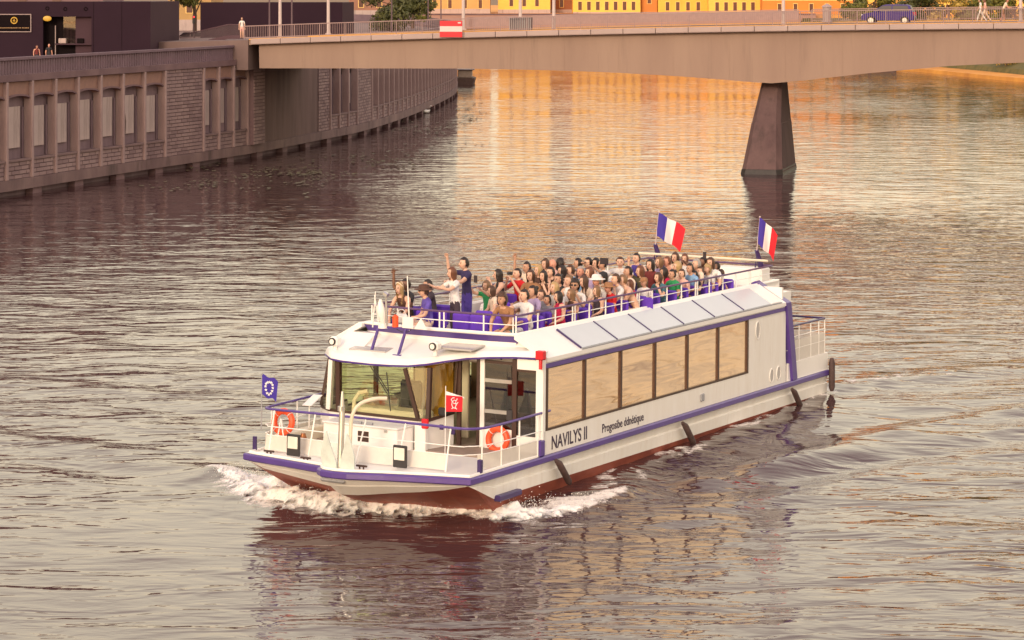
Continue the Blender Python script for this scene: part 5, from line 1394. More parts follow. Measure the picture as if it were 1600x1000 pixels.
# street clutter in front of the houses: parked cars
def car(label, M0, paint, group=None, scale=1.0):
    e = empty('car', label, 'car', group, M=M0)
    L, Wd = 4.0, 1.66
    low = [(-2.0, 0.35), (-1.98, 0.62), (-1.86, 0.78), (-1.05, 0.93), (0.2, 0.98), (1.80, 0.96), (1.93, 0.85), (1.98, 0.55), (1.93, 0.30)]
    def arch(cx): return [(cx + 0.36 * math.cos(t), 0.30 + 0.36 * math.sin(t)) for t in np.linspace(0.05, math.pi - 0.05, 9)]
    prof = low + arch(1.28) + arch(-1.25)
    w = MB()
    rings = []
    for yy, s_ in ((-0.83, 0.97), (-0.76, 1.0), (0.76, 1.0), (0.83, 0.97)): rings.append([(x * (1 if abs(yy) < .8 else 0.985), yy, z if abs(yy) < .8 or z < 0.5 else z - 0.04) for x, z in prof])
    w.loft(rings, 0, True, True); body = w.build('body', M[paint], e)
    cab = [(-1.12, 0.93), (-0.42, 1.42), (-0.15, 1.50), (1.35, 1.50), (1.62, 1.42), (1.86, 0.95)]
    w = MB(); w.loft([[(x, -0.80 + 0.10 * (z - 0.93) / 0.57, z) for x, z in cab], [(x, -0.66 + 0.0 * z, z + 0.0) for x, z in cab], [(x, 0.66, z) for x, z in cab], [(x, 0.80 - 0.10 * (z - 0.93) / 0.57, z) for x, z in cab]], 0, True, True); w.build('cabin', M[paint], e)
    for sy in (-1, 1):
        yf = lambda z: sy * (0.815 - 0.10 * (z - 0.93) / 0.57)
        for nm, q in (('side_window', [(-0.92, 0.99), (0.30, 1.0), (0.30, 1.42), (-0.40, 1.40), (-0.52, 1.32)]), ('side_window', [(0.38, 1.0), (1.62, 1.0), (1.50, 1.38), (1.40, 1.42), (0.38, 1.42)])):
            w = MB(); w.add([(x, yf(z) + sy * 0.004, z) for x, z in q] + [(x, yf(z) - sy * 0.02, z) for x, z in q], [tuple(range(5)), tuple(range(5, 10))] + [(i, (i + 1) % 5, 5 + (i + 1) % 5, 5 + i) for i in range(5)]); w.build(nm, M['carglass'], e)
        for cx in (1.28, -1.25):
            w = MB(); w.tube([(cx, sy * 0.62, 0.31), (cx, sy * 0.82, 0.31)], 0.31, 18); wh = w.build('wheel', M['tyre'], e)
            w = MB(); w.tube([(cx, sy * 0.815, 0.31), (cx, sy * 0.835, 0.31)], 0.20, 12); w.build('rim', M['rim'], wh)
        w = MB(); w.rbox((-1.99, sy * 0.62 - 0.14, 0.62), (-1.84, sy * 0.62 + 0.14, 0.76), 0.03); w.build('headlight', M['headlight'], e)
        w = MB(); w.rbox((1.88, sy * 0.68 - 0.08, 0.66), (1.99, sy * 0.68 + 0.08, 0.92), 0.02); w.build('tail_light', M['redplastic'], e)
        w = MB(); w.rbox((-0.75, sy * 0.86 - 0.07, 0.96), (-0.6, sy * 0.86 + 0.07, 1.08), 0.03); w.build('wing_mirror', M[paint], e)
    w = MB(); w.add([(-1.06, -0.66, 0.985), (-1.06, 0.66, 0.985), (-0.46, 0.62, 1.40), (-0.46, -0.62, 1.40)], [(0, 1, 2, 3)]); w.add([(-1.08, -0.66, 0.97), (-1.08, 0.66, 0.97), (-0.48, 0.62, 1.41), (-0.48, -0.62, 1.41)], [(0, 1, 2, 3)]); w.build('windscreen', M['carglass'], e)
    w = MB(); w.add([(1.83, -0.6, 1.0), (1.83, 0.6, 1.0), (1.64, 0.58, 1.40), (1.64, -0.58, 1.40)], [(0, 1, 2, 3)]); w.add([(1.85, -0.6, 1.0), (1.85, 0.6, 1.0), (1.66, 0.58, 1.40), (1.66, -0.58, 1.40)], [(0, 1, 2, 3)]); w.build('rear_window', M['carglass'], e)
    w = MB(); w.rbox((-2.03, -0.78, 0.32), (-1.93, 0.78, 0.56), 0.04); w.rbox((1.95, -0.78, 0.32), (2.04, 0.78, 0.56), 0.04); w.build('bumper', M['black'], e)
    return e
def on_bridge(x, off, z=0.0, ang=0.0):
    p = bp(x, off, deck_z(x) + z); return Matrix.Translation(p) @ Matrix.Rotation(math.atan2(BT.y, BT.x) + ang, 4, 'Z')
car('small blue car crossing the bridge behind the railing', on_bridge(bx_of_u(1371) + 0.3, 4.6, -0.02), 'carblue')
q = wy(297, 45, 246); car('silver car parked in the street between the two dark pavilions', Matrix.Translation((q.x, q.y, QZ)) @ Matrix.Rotation(R(-15), 4, 'Z'), 'carsilver')

# ------------------------------------------------------------------ lamp posts, sign, cabinet
def lamp_post(label, M0, h, r, m_, arm=1.4, side=1):
    e = empty('street_lamp', label, 'street lamp', 'lamp posts on and behind the bridge', M=M0)
    w = MB(); w.tube([(0, 0, 0), (0, 0, 0.4), (0, 0, h)], [r * 1.25, r, r * 0.7], 10); w.build('post', M[m_], e, True)
    w = MB(); w.tube([(0, 0, 0.0), (0, 0, 0.12)], r * 1.7, 10); w.build('base', M[m_], e)
    w = MB(); w.tube([(0, 0, h - 0.05), (0, side * arm * 0.5, h + 0.25), (0, side * arm, h + 0.3)], r * 0.5, 7); w.build('arm', M[m_], e)
    w = MB(); w.rbox((-0.16, side * arm - 0.1, h + 0.22), (0.16, side * arm + side * 0.55 + 0.1, h + 0.36), 0.04); w.build('lamp_head', M['grey'], e)
    return e
for u, lab in ((433, 'thick white lamp post at the left end of the bridge'), (862, 'white lamp post on the near side of the bridge right of the slatted cabinet'), (1222, 'white lamp post on the bridge just above the pier'), (1594, 'white lamp post at the right edge of the photo')):
    lamp_post(lab, on_bridge(bx_of_u(u), 0.65, 0.09), 9.0, 0.13, 'pole', side=1)
def off_x(u, off):                            # position along the bridge for a column at a set-back
    k = (u - 800) / FPX; x = bx_of_u(u)
    for _ in range(20):
        p = bp(x, off, 0); x += (k * p.y - p.x)
    return x
for u, lab in ((513, 'white lamp post second from the left end of the bridge'), (724, 'white lamp post just right of the striped sign'), (813, 'white lamp post behind the slatted cabinet')):
    lamp_post(lab, on_bridge(off_x(u, 14.0), 14.0, 0.09), 9.0, 0.14, 'pole', side=-1)
for u, y, lab in ((612, 250, 'thin dark pole behind the bridge left of the tree'), (669, 300, 'thin dark pole farther back left of the striped sign'), (689, 300, 'thin dark pole right above the striped sign'), (421, 228, 'thin dark pole in front of the second dark pavilion'), (456, 228, 'thin dark pole with a small blue plate before the second dark pavilion')):
    q = wy(u, 40, y); lamp_post(lab, Matrix.Translation((q.x, q.y, 7.69)), 9.5, 0.09, 'darkpole', arm=0.8)
sx_ = bx_of_u(706)
sg = empty('river_sign', 'red and white striped no passage board hung on the near side of the bridge', 'sign', M=on_bridge(sx_, -0.22, 0.0))
wS = 36 * 190 / 3800 / 2; z0_, z1_ = -0.28, 0.98
h3 = (z1_ - z0_) / 3
for k, m_ in enumerate(('noentry', 'noentrywhite', 'noentry')):
    w = MB(); w.box((-wS, -0.03, z0_ + k * h3), (wS, 0.03, z0_ + (k + 1) * h3)); w.build('stripe', M[m_], sg)
w = MB(); w.box((wS * 0.62, -0.05, z1_ - 0.2), (wS * 0.9, -0.031, z1_ - 0.1)); w.build('small_lamp', M['noentrywhite'], sg)
w = MB(); w.box((-wS * 0.8, 0.031, z0_), (-wS * 0.7, 0.40, z0_ + 0.1)); w.box((wS * 0.7, 0.031, z0_ + 1.0), (wS * 0.8, 0.40, z0_ + 1.1)); w.build('bracket', M['rail'], sg)
cb = empty('slatted_cabinet', 'grey slatted cabinet standing on the bridge behind the railing', 'cabinet', M=on_bridge(bx_of_u(807) + 0.1, 0.7, 0.09))
w = MB(); w.box((-0.85, 0.0, 0), (0.85, 0.5, 0.98)); w.build('body', M['darkpole'], cb)
for k in range(12):
    w = MB(); w.box((-0.85 + k * 0.1478, -0.06, 0.02), (-0.85 + k * 0.1478 + 0.08, 0.0, 0.98)); w.build('slat', M['grey'], cb)
w = MB(); w.rbox((-0.9, -0.08, 0.982), (0.9, 0.55, 1.04), 0.015); w.build('lid', M['rail'], cb)
kx = off_x(1292, 13.2)
kb = empty('stone_bollard', 'pale domed pillar behind the bridge railing left of the blue car', 'pillar', M=on_bridge(kx, 13.2, 0.09))
w = MB(); w.tube([(0, 0, 0), (0, 0, 0.1), (0, 0, 0.12), (0, 0, 1.18), (0, 0, 1.2)], [0.42, 0.42, 0.36, 0.36, 0.42], 14); w.build('shaft', M['fascia'], kb)
w = MB(); w.tube([(0, 0, 1.2), (0, 0, 1.26), (0, 0, 1.36), (0, 0, 1.42), (0, 0, 1.5)], [0.42, 0.40, 0.28, 0.08, 0.03], 14); w.build('cap', M['fascia'], kb, True)

# ------------------------------------------------------------------ dark pavilions on the left quay
def seg_box(mb, p, q, depth_v, z0, z1, mi=0):
    p, q = Vector(p), Vector(q); d = Vector(depth_v)
    vs = [p, q, q + d, p + d]
    return mb.add([(v.x, v.y, z0) for v in vs] + [(v.x, v.y, z1) for v in vs], [(3,2,1,0),(4,5,6,7),(0,1,5,4),(1,2,6,5),(2,3,7,6),(3,0,4,7)], mi)
yP = 192.0
xr = wy(235, 0, yP).x; xw0, xw1 = wy(67, 0, yP).x, wy(143, 0, yP).x
zt_ = wy(0, 2.5, yP).z; zw = wy(0, 26, yP).z
pv = empty('dark_pavilion', 'dark plum coloured pavilion with a black sign and a ticket window on the left quay', 'building', 'dark pavilions on the left quay', loc=(0, 0, 0))
w = MB(); w.box((-60, yP, QZ - 0.3), (xw0, yP + 0.4, zt_)); w.box((xw1, yP, QZ - 0.3), (xr, yP + 0.4, zt_)); w.box((xw0, yP, zw), (xw1, yP + 0.4, zt_)); w.build('front_wall', M['box'], pv)
w = MB(); w.box((xw0 - 0.1, yP + 0.9, QZ - 0.3), (xw1 + 0.1, yP + 1.0, zw + 0.1)); w.build('window_recess', M['signblack'], pv)
xs_e = wy(280, 0, yP + 9).x
w = MB(); seg_box(w, (xr + 0.002, yP + 0.004, 0), (xs_e, yP + 9, 0), (-6, 0.5, 0), QZ - 0.3, zt_ - 0.02); w.build('side_wall', M['box2'], pv)
w = MB(); w.box((-60, yP + 0.41, zt_ - 0.3), (xr - 0.3, yP + 9, zt_ - 0.05)); w.build('roof', M['box'], pv)
w = MB()
for x in (wy(143, 0, yP).x + 0.15, wy(190, 0, yP).x): w.box((x, yP - 0.012, QZ), (x + 0.03, yP, zt_))
w.build('cladding_joint', M['signblack'], pv)
w = MB(); zc = wy(0, 70, yP).z; w.box((wy(86, 0, yP).x, yP + 0.02, zc), (xw1, yP + 0.88, zc + 0.1)); w.build('counter', M['box2'], pv)
w = MB(); w.box((wy(84, 0, yP).x, yP + 0.5, QZ), (wy(84, 0, yP).x + 0.06, yP + 0.56, wy(0, 40, yP).z)); w.build('door_handle', M['signedge'], pv)
w = MB(); xg = wy(97, 0, yP).x; w.box((xg, yP + 0.6, zc + 0.1), (xw1, yP + 0.62, zw)); w.build('window_glass', M['glassdark'], pv)
w = MB()
for k in range(9): w.box((xg + 0.2 + k * 0.28, yP + 0.75, zc + 0.15), (xg + 0.38 + k * 0.28, yP + 0.8, zw - 0.1))
w.build('curtain', M['box2'], pv, kind='stuff')
for u, v in ((74, 13), (102, 14), (134, 14)):
    c = wy(u, v, yP); w = MB(); w.torus((c.x, yP - 0.02, c.z), 0.125, 0.035, (1, 0, 0), (0, 0, 1), 18, 6); w.build('round_vent', M['signblack'], pv)
w = MB(); c = wy(74, 29, yP); w.ball((c.x, yP - 0.06, c.z), (0.34, 0.05, 0.22), 16, 9); w.build('yellow_oval_plate', M['gold'], pv, True)
tm, tw = text_mesh('Auer \u042f3 I', 0.42, M['shoptext'], 0.006); c = wy(97, 37, yP)
tm.transform(Matrix.Diagonal(((wy(137, 0, yP).x - c.x) / tw, 1, 1, 1)))
inst('lettering', tm, pv, Matrix(((1, 0, 0, c.x), (0, 0, -1, yP + 0.55), (0, 1, 0, c.z - 0.02), (0, 0, 0, 1))))
w = MB(); c = wy(96, 64, yP); w.rbox((c.x - 0.3, yP + 0.3, zc + 0.101), (c.x + 0.3, yP + 0.6, zc + 0.5), 0.04); w.build('till', M['board'], pv)
w = MB(); c = wy(126, 64, yP); w.rbox((c.x - 0.35, yP + 0.3, zc + 0.101), (c.x + 0.2, yP + 0.4, zc + 0.5), 0.03); w.build('screen', M['signblack'], pv)
w = MB(); c = wy(120, 80, yP); w.rbox((c.x - 0.22, yP + 0.86, c.z - 0.1), (c.x + 0.22, yP + 0.898, c.z + 0.1), 0.01); w.build('small_plate', mat('teal_plate', S(86, 96, 100), 0.5), pv)
sgn = empty('wall_sign', 'black framed sign with a gold crest on the dark pavilion', 'sign', loc=(0, 0, 0))
xa, xb, za, zb = wy(-30, 0, yP).x, wy(48, 0, yP).x, wy(0, 49, yP).z, wy(0, 23, yP).z
w = MB(); w.box((xa, yP - 0.10, za), (xb, yP - 0.015, zb)); w.build('board', M['signblack'], sgn)
w = MB(); e_ = 0.06
w.box((xa, yP - 0.13, za - e_), (xb + e_, yP - 0.02, za)); w.box((xa, yP - 0.13, zb), (xb + e_, yP - 0.02, zb + e_)); w.box((xb, yP - 0.13, za), (xb + e_, yP - 0.02, zb)); w.build('frame', M['signedge'], sgn)
c = wy(22.5, 32, yP); w = MB(); w.torus((c.x, yP - 0.11, c.z), 0.24, 0.045, (1, 0, 0), (0, 0, 1), 24, 6); w.tube([(c.x, yP - 0.12, c.z - 0.16), (c.x, yP - 0.12, c.z + 0.16)], 0.03, 5); w.tube([(c.x - 0.1, yP - 0.12, c.z - 0.06), (c.x, yP - 0.12, c.z + 0.06), (c.x + 0.1, yP - 0.12, c.z - 0.06)], 0.025, 5); w.build('crest', M['gold'], sgn)
w = MB(); x = xa + 1.55
c = wy(0, 43.5, yP)
while x < xb - 0.15:
    l = random.uniform(0.05, 0.11); w.box((x, yP - 0.106, c.z - 0.035), (x + l, yP - 0.1, c.z + 0.035)); x += l + random.choice((0.03, 0.03, 0.08))
w.build('small_print', M['shoptext'], sgn, kind='stuff')
yQ = 236.0
p2 = empty('dark_pavilion', 'farther dark plum coloured pavilion behind the left end of the bridge railing', 'building', 'dark pavilions on the left quay', loc=(0, 0, 0))
zt2 = wy(0, 3.5, yQ).z; xq0, xq1, xq2 = wy(313, 0, yQ).x, wy(535, 0, yQ).x, wy(553, 0, yQ + 5).x
w = MB(); w.box((xq0, yQ, QZ - 0.3), (xq1, yQ + 0.4, zt2)); w.build('front_wall', M['box'], p2)
w = MB(); seg_box(w, (xq1 + 0.002, yQ + 0.004, 0), (xq2, yQ + 5, 0), (-8, 0.5, 0), QZ - 0.3, zt2 - 0.02); w.build('side_wall', M['box2'], p2)
w = MB(); w.box((xq0, yQ + 0.41, zt2 - 0.3), (xq1 - 0.3, yQ + 6, zt2 - 0.05)); w.build('roof', M['box'], p2)
ap = empty('added_apartment_block', 'long plain apartment block added behind the dark pavilion to darken the water at left', 'building', loc=(-112, 226, QZ))  # added, mostly out of view; its reflection darkens the water at left
w = MB(); w.box((0, 0, -0.3), (74, 12, 11)); w.build('wall', mat('mauve_render', S(120, 92, 92), 0.85, var=0.1, scale=0.2), ap)
w = MB(); w.box((-0.5, -0.5, 11), (74.5, 12.5, 11.6)); w.build('roof', M['red'], ap)
for fl in range(3):
    for k in range(22): inst('window', winme, ap, Matrix.Translation((2.5 + k * 3.2, 0, 1.2 + fl * 3.3)))
# traffic light
q = wy(303, 45, 240); tl = empty('traffic_light', 'traffic light showing red between the two dark pavilions', 'traffic light', loc=(q.x, q.y, QZ))
w = MB(); w.tube([(0, 0, 0), (0, 0, 2.5)], 0.06, 8); w.build('post', M['darkpole'], tl)
w = MB(); w.rbox((-0.14, -0.1, 2.4), (0.14, 0.1, 3.2), 0.03); w.build('housing', M['black'], tl)
lm = mat('red_signal', S(220, 20, 40), 0.3); lm.node_tree.nodes['Principled BSDF'].inputs['Emission Color'].default_value = (1, 0.03, 0.05, 1); lm.node_tree.nodes['Principled BSDF'].inputs['Emission Strength'].default_value = 1.5
for k, m_ in enumerate((lm, M['black'], M['black'])):
    w = MB(); w.tube([(0, -0.13, 3.05 - k * 0.25), (0, -0.10, 3.05 - k * 0.25)], 0.085, 12); w.build('signal_lens', m_, tl)
# houses up the street on the left, far bank strip seen between the pavilions and the sign
house('ochre house beyond the trees left of the striped sign', 545, 640, 430, 20, 14, S(150, 108, 90), 3.2, 1.0, group=None)
house('tan house glimpsed between the two dark pavilions', 262, 330, 330, 36, 14, S(176, 140, 90), 3.0, 1.4, group=None)
# moored boat at the end of the wall
q = wz(726, 131, 0)
mbt = empty('moored_boat', 'small dark moored boat at the far end of the quay wall', 'boat', loc=(q.x + 0.1, q.y, 0))
w = MB(); w.loft([[(-1.3, -3, 0.9), (1.3, -3, 0.9), (1.0, -3, -0.4), (-1.0, -3, -0.4)], [(-1.5, 1, 0.9), (1.5, 1, 0.9), (1.2, 1, -0.4), (-1.2, 1, -0.4)], [(-0.2, 4, 1.2), (0.2, 4, 1.2), (0.1, 3.4, -0.3), (-0.1, 3.4, -0.3)]], 0, True, True); w.build('hull', M['dark'], mbt)
w = MB(); w.rbox((-1.0, -2.2, 0.9), (1.0, 1.0, 2.0), 0.1); w.build('cabin', M['darkfloor'], mbt)
w = MB(); w.box((-1.15, -2.5, 2.002), (1.3, 1.3, 2.1)); w.build('canopy', M['darkpole'], mbt)
q = wz(665, 177, 0)
bd = empty('white_swan', 'white water bird floating near the far quay wall', 'bird', loc=(q.x, q.y, 0.03))
w = MB()
w.loft([[(x, r * math.cos(a), 0.16 + zc_ + r * 0.8 * math.sin(a)) for a in np.linspace(0, 2 * math.pi, 9)[:-1]] for x, r, zc_ in ((-0.62, 0.02, 0.2), (-0.4, 0.16, 0.08), (-0.1, 0.26, 0.03), (0.2, 0.25, 0.0), (0.42, 0.14, 0.06), (0.50, 0.07, 0.2), (0.50, 0.055, 0.36), (0.47, 0.05, 0.52), (0.52, 0.06, 0.62), (0.60, 0.05, 0.62), (0.74, 0.015, 0.58))], 0, True, True)
w.build('body', M['white'], bd, True)
w = MB(); w.tube([(0.62, 0, 0.78), (0.78, 0, 0.73)], [0.03, 0.012], 6); w.build('beak', M['orange'], bd)
# ------------------------------------------------------------------ people
PM = {}
def pmat(key, col, rough=0.8):
    if key not in PM: PM[key] = mat('cloth_' + key if not key.startswith(('skin', 'hair')) else key.replace('_', '_tone_'), col, rough, var=0.16, scale=9, bump=0.5 if not key.startswith('skin') else 0.0, bscale=16)
    return PM[key]
SK = {'fair': (0.66, 0.40, 0.29), 'tan': (0.50, 0.28, 0.19), 'brown': (0.20, 0.10, 0.065), 'pink': (0.58, 0.28, 0.20)}
CLR = {'white': (0.72, 0.69, 0.68), 'black': (0.022, 0.02, 0.025), 'navy': S(48, 38, 82), 'red': S(200, 24, 34), 'green': S(40, 140, 84), 'magenta': S(196, 24, 76), 'tan': S(150, 108, 76), 'brown': S(84, 56, 46), 'grey': S(134, 130, 138), 'blue': S(128, 168, 210), 'plaid': S(96, 78, 170), 'purple': S(78, 60, 150), 'pink': S(226, 176, 166), 'teal': S(70, 110, 124), 'denim': S(84, 100, 140), 'darkred': S(110, 40, 40), 'cream': S(222, 200, 180), 'charcoal': S(62, 50, 60), 'floral': S(88, 84, 62), 'lilac': S(170, 152, 190)}
HC = {'dark': (0.022, 0.013, 0.010), 'brown': (0.075, 0.036, 0.020), 'light': (0.20, 0.11, 0.055), 'blond': (0.42, 0.28, 0.13), 'grey': (0.34, 0.30, 0.28), 'auburn': (0.14, 0.05, 0.025)}
eye_m = mat('eye', (0.02, 0.015, 0.012), 0.2); lip_m = mat('lip', (0.36, 0.12, 0.10), 0.5); shoe_m = mat('shoe', (0.10, 0.085, 0.08), 0.6, var=0.2)

def skeleton(pose):
    """joints, radii and bones of a figure; x forward, y to its left, z up, feet on z = 0"""
    sit = pose['sit']; lean = pose.get('lean', 0.0); J = {}; Rd = {}
    hz = 0.52 if sit else 0.93
    def put(n, p, r): J[n] = Vector(p); Rd[n] = r
    put('pelvis', (0, 0, hz), 0.135); put('waist', (0.03 + lean * 0.25, 0, hz + 0.17), 0.118)
    put('chest', (0.05 + lean * 0.6, 0, hz + 0.35), 0.135); put('upper', (0.05 + lean * 0.85, 0, hz + 0.455), 0.105)
    put('neck', (0.06 + lean * 1.0, 0, hz + 0.54), 0.052); put('skull', (0.075 + lean * 1.05, 0, hz + 0.61), 0.05)
    for s, sd_ in ((1, 'l'), (-1, 'r')):
        put('sh' + sd_, (0.045 + lean * 0.8, s * 0.175, hz + 0.465), 0.062)
        e, w_ = pose['arm_' + sd_]                 # elbow and wrist relative to the shoulder, y outwards
        E_ = J['sh' + sd_] + Vector((e[0], s * e[1], e[2])); W_ = J['sh' + sd_] + Vector((w_[0], s * w_[1], w_[2]))
        put('el' + sd_, E_, 0.043); put('wr' + sd_, W_, 0.028)
        d = (W_ - E_).normalized(); put('ha' + sd_, W_ + d * 0.07, 0.034)
        put('hip' + sd_, (0.02, s * 0.095, hz - 0.02), 0.092)
        if sit:
            kx = 0.42 + pose.get('kx', 0); put('kn' + sd_, (kx, s * (0.12 + pose.get('ky', 0)), hz + 0.01), 0.062); put('an' + sd_, (kx + pose.get('ax', 0.03), s * 0.12, 0.09), 0.042); put('to' + sd_, (kx + 0.17, s * 0.13, 0.035), 0.036)
        else:
            st_ = pose.get('step', 0.0) * s
            put('kn' + sd_, (0.03 + st_ * 0.55, s * 0.095, 0.49), 0.060); put('an' + sd_, (-0.02 + st_ * 1.1 - (0.05 if st_ < 0 else 0), s * 0.09, 0.09 + (0.05 if st_ < 0 else 0)), 0.042); put('to' + sd_, (0.13 + st_ * 1.1, s * 0.10, 0.035), 0.036)
    B = [('pelvis', 'waist', 't'), ('waist', 'chest', 't'), ('chest', 'upper', 't'), ('upper', 'neck', 'n'), ('neck', 'skull', 'n')]
    for sd_ in 'lr': B += [('upper', 'sh' + sd_, 's'), ('sh' + sd_, 'el' + sd_, 'u'), ('el' + sd_, 'wr' + sd_, 'f'), ('wr' + sd_, 'ha' + sd_, 'h'), ('pelvis', 'hip' + sd_, 'p'), ('hip' + sd_, 'kn' + sd_, 'g'), ('kn' + sd_, 'an' + sd_, 'c'), ('an' + sd_, 'to' + sd_, 'o')]
    return J, Rd, B
_pose_cache, _body_cache = {}, {}
HEAD = {}
def raw_body(pk):
    if pk in _pose_cache: return _pose_cache[pk]
    J, Rd, B = skeleton(POSES[pk]); names = list(J); ix = {n: i for i, n in enumerate(names)}
    me = bpy.data.meshes.new('skin'); me.from_pydata([J[n][:] for n in names], [(ix[a], ix[b]) for a, b, k in B], [])
    o = bpy.data.objects.new('skin', me); C.objects.link(o)
    md = o.modifiers.new('skin', 'SKIN'); md.use_smooth_shade = True; md.branch_smoothing = 0.4
    sv = me.skin_vertices[0].data
    for i, n in enumerate(names):
        r = Rd[n]; sv[i].radius = (r, r); sv[i].use_root = (n == 'pelvis')
        if n in ('pelvis', 'waist', 'chest', 'upper'): sv[i].radius = (r * 1.15, r * 0.88)
    sb = o.modifiers.new('sub', 'SUBSURF'); sb.levels = 1; sb.render_levels = 1
    dg = bpy.context.evaluated_depsgraph_get(); dg.update()
    ev = bpy.data.meshes.new_from_object(o.evaluated_get(dg))
    V = np.array([v.co[:] for v in ev.vertices]); F = [tuple(p.vertices) for p in ev.polygons]
    bpy.data.objects.remove(o); bpy.data.meshes.remove(me); bpy.data.meshes.remove(ev)
    cen = np.array([V[list(f)].mean(0) for f in F])
    best = np.full(len(F), 1e9); bone = np.zeros(len(F), int); par = np.zeros(len(F))
    for bi, (a, b, k) in enumerate(B):
        p, q = np.array(J[a]), np.array(J[b]); d = q - p; t = np.clip(((cen - p) @ d) / (d @ d), 0, 1)
        rr_ = Rd[a] * (1 - t) + Rd[b] * t; dist = np.linalg.norm(cen - p - t[:, None] * d, axis=1) / rr_
        m_ = dist < best; best[m_] = dist[m_]; bone[m_] = bi; par[m_] = t[m_]
    _pose_cache[pk] = (V, F, bone, par, J, B); return _pose_cache[pk]
def head_geo(c):
    mb = MB(); nu, nv = 16, 11; c = Vector(c)
    g = []
    for j in range(nv + 1):
        th_ = math.pi * j / nv; row = []
        for i in range(nu):
            ph = 2 * math.pi * i / nu; x, y, z = math.sin(th_) * math.cos(ph), math.sin(th_) * math.sin(ph), math.cos(th_)
            rx, ry, rz = 0.098, 0.076, 0.118
            X, Y, Z = x * rx, y * ry, z * rz
            if z < 0: Y *= 1 - 0.28 * (-z) ** 1.2; X = X * (1 - 0.12 * (-z)) + 0.012 * (-z)
            if x > 0.75 and abs(y) < 0.3: X += 0.0
            row.append((c.x + X, c.y + Y, c.z + Z))
        g.append(row)
    mb.loft(g, 0, True, True)
    mb.tube([c + Vector((0.088, 0, 0.022)), c + Vector((0.112, 0, -0.018)), c + Vector((0.094, 0, -0.030))], [0.010, 0.017, 0.011], 6)      # nose
    for s in (-1, 1):
        mb.ball(c + Vector((0.088, s * 0.030, 0.012)), (0.010, 0.013, 0.008), 7, 5, 4)                                                    # eyes
        mb.tube([c + Vector((0.089, s * 0.017, 0.034)), c + Vector((0.085, s * 0.046, 0.034))], 0.005, 5, 4)                              # brows
        mb.ball(c + Vector((0.0, s * 0.076, -0.005)), (0.018, 0.010, 0.030), 7, 5, 0)                                                     # ears
    mb.tube([c + Vector((0.084, -0.024, -0.056)), c + Vector((0.094, 0, -0.060)), c + Vector((0.084, 0.024, -0.056))], 0.0075, 5, 5)       # mouth
    return mb
def hand_geo(mb, J, sd_, s, grip):
    w_, h_, e = J['wr' + sd_], J['ha' + sd_], J['el' + sd_]
    d = (h_ - w_).normalized(); side = d.cross(Vector((0, 0, 1)))
    if side.length < 0.2: side = Vector((0, 1, 0))
    side.normalize(); nrm = side.cross(d)
    for k, L in enumerate((0.055, 0.068, 0.072, 0.066)):
        b = h_ + side * (k - 1.5) * 0.017; m_ = b + d * L * 0.6; t = m_ + (d * (1 - grip) - nrm * grip).normalized() * L * 0.6
        mb.tube([b - d * 0.02, b + d * 0.01, m_, t], [0.010, 0.010, 0.009, 0.006], 5, 0)
    b = w_ + d * 0.035 - side * s * 0.025; mb.tube([b, b - side * s * 0.022 + d * 0.022, b - side * s * 0.026 + d * 0.055], [0.012, 0.011, 0.007], 5, 0)
def body_mesh(pk, sleeve, legs):
    key = (pk, sleeve, legs)
    if key in _body_cache: return _body_cache[key]
    V, F, bone, par, J, B = raw_body(pk)
    mi = []
    for b, t in zip(bone, par):
        k = B[b][2]
        if k == 't': m_ = 1 if (b > 0 or t > 0.4) else 2
        elif k == 's': m_ = 1 if sleeve != 'tank' or t < 0.6 else 0
        elif k == 'n': m_ = 1 if (t < 0.35 and B[b][0] == 'upper') else 0
        elif k == 'u': m_ = 1 if (sleeve == 'long' or (sleeve == 'short' and t < 0.62)) else 0
        elif k == 'f': m_ = 1 if sleeve == 'long' and t < 0.9 else 0
        elif k == 'h': m_ = 0
        elif k in 'p': m_ = 2
        elif k == 'g': m_ = 2 if (legs == 'long' or t < 0.68) else 0
        elif k == 'c': m_ = 2 if legs == 'long' else 0
        else: m_ = 3
        mi.append(m_)
    if sleeve == 'bare': mi = [0 if m_ == 1 else m_ for m_ in mi]
    mb = MB(); mb.v = V.tolist(); mb.f = list(F); mb.m = mi
    hc = J['skull'] + Vector((0.022, 0, 0.062))
    hd = head_geo(hc); mb.add(hd.v, hd.f); mb.m[-len(hd.f):] = hd.m
    for sd_, s in (('l', 1), ('r', -1)): hand_geo(mb, J, sd_, s, POSES[pk].get('grip', 0.5))
    me = mb.mesh('person', [SKD, SKD, SKD, shoe_m, eye_m, lip_m], True)
    _body_cache[key] = (me, hc, J); return _body_cache[key]
SKD = mat('skin_base', SK['fair'], 0.6)
_hair_cache = {}
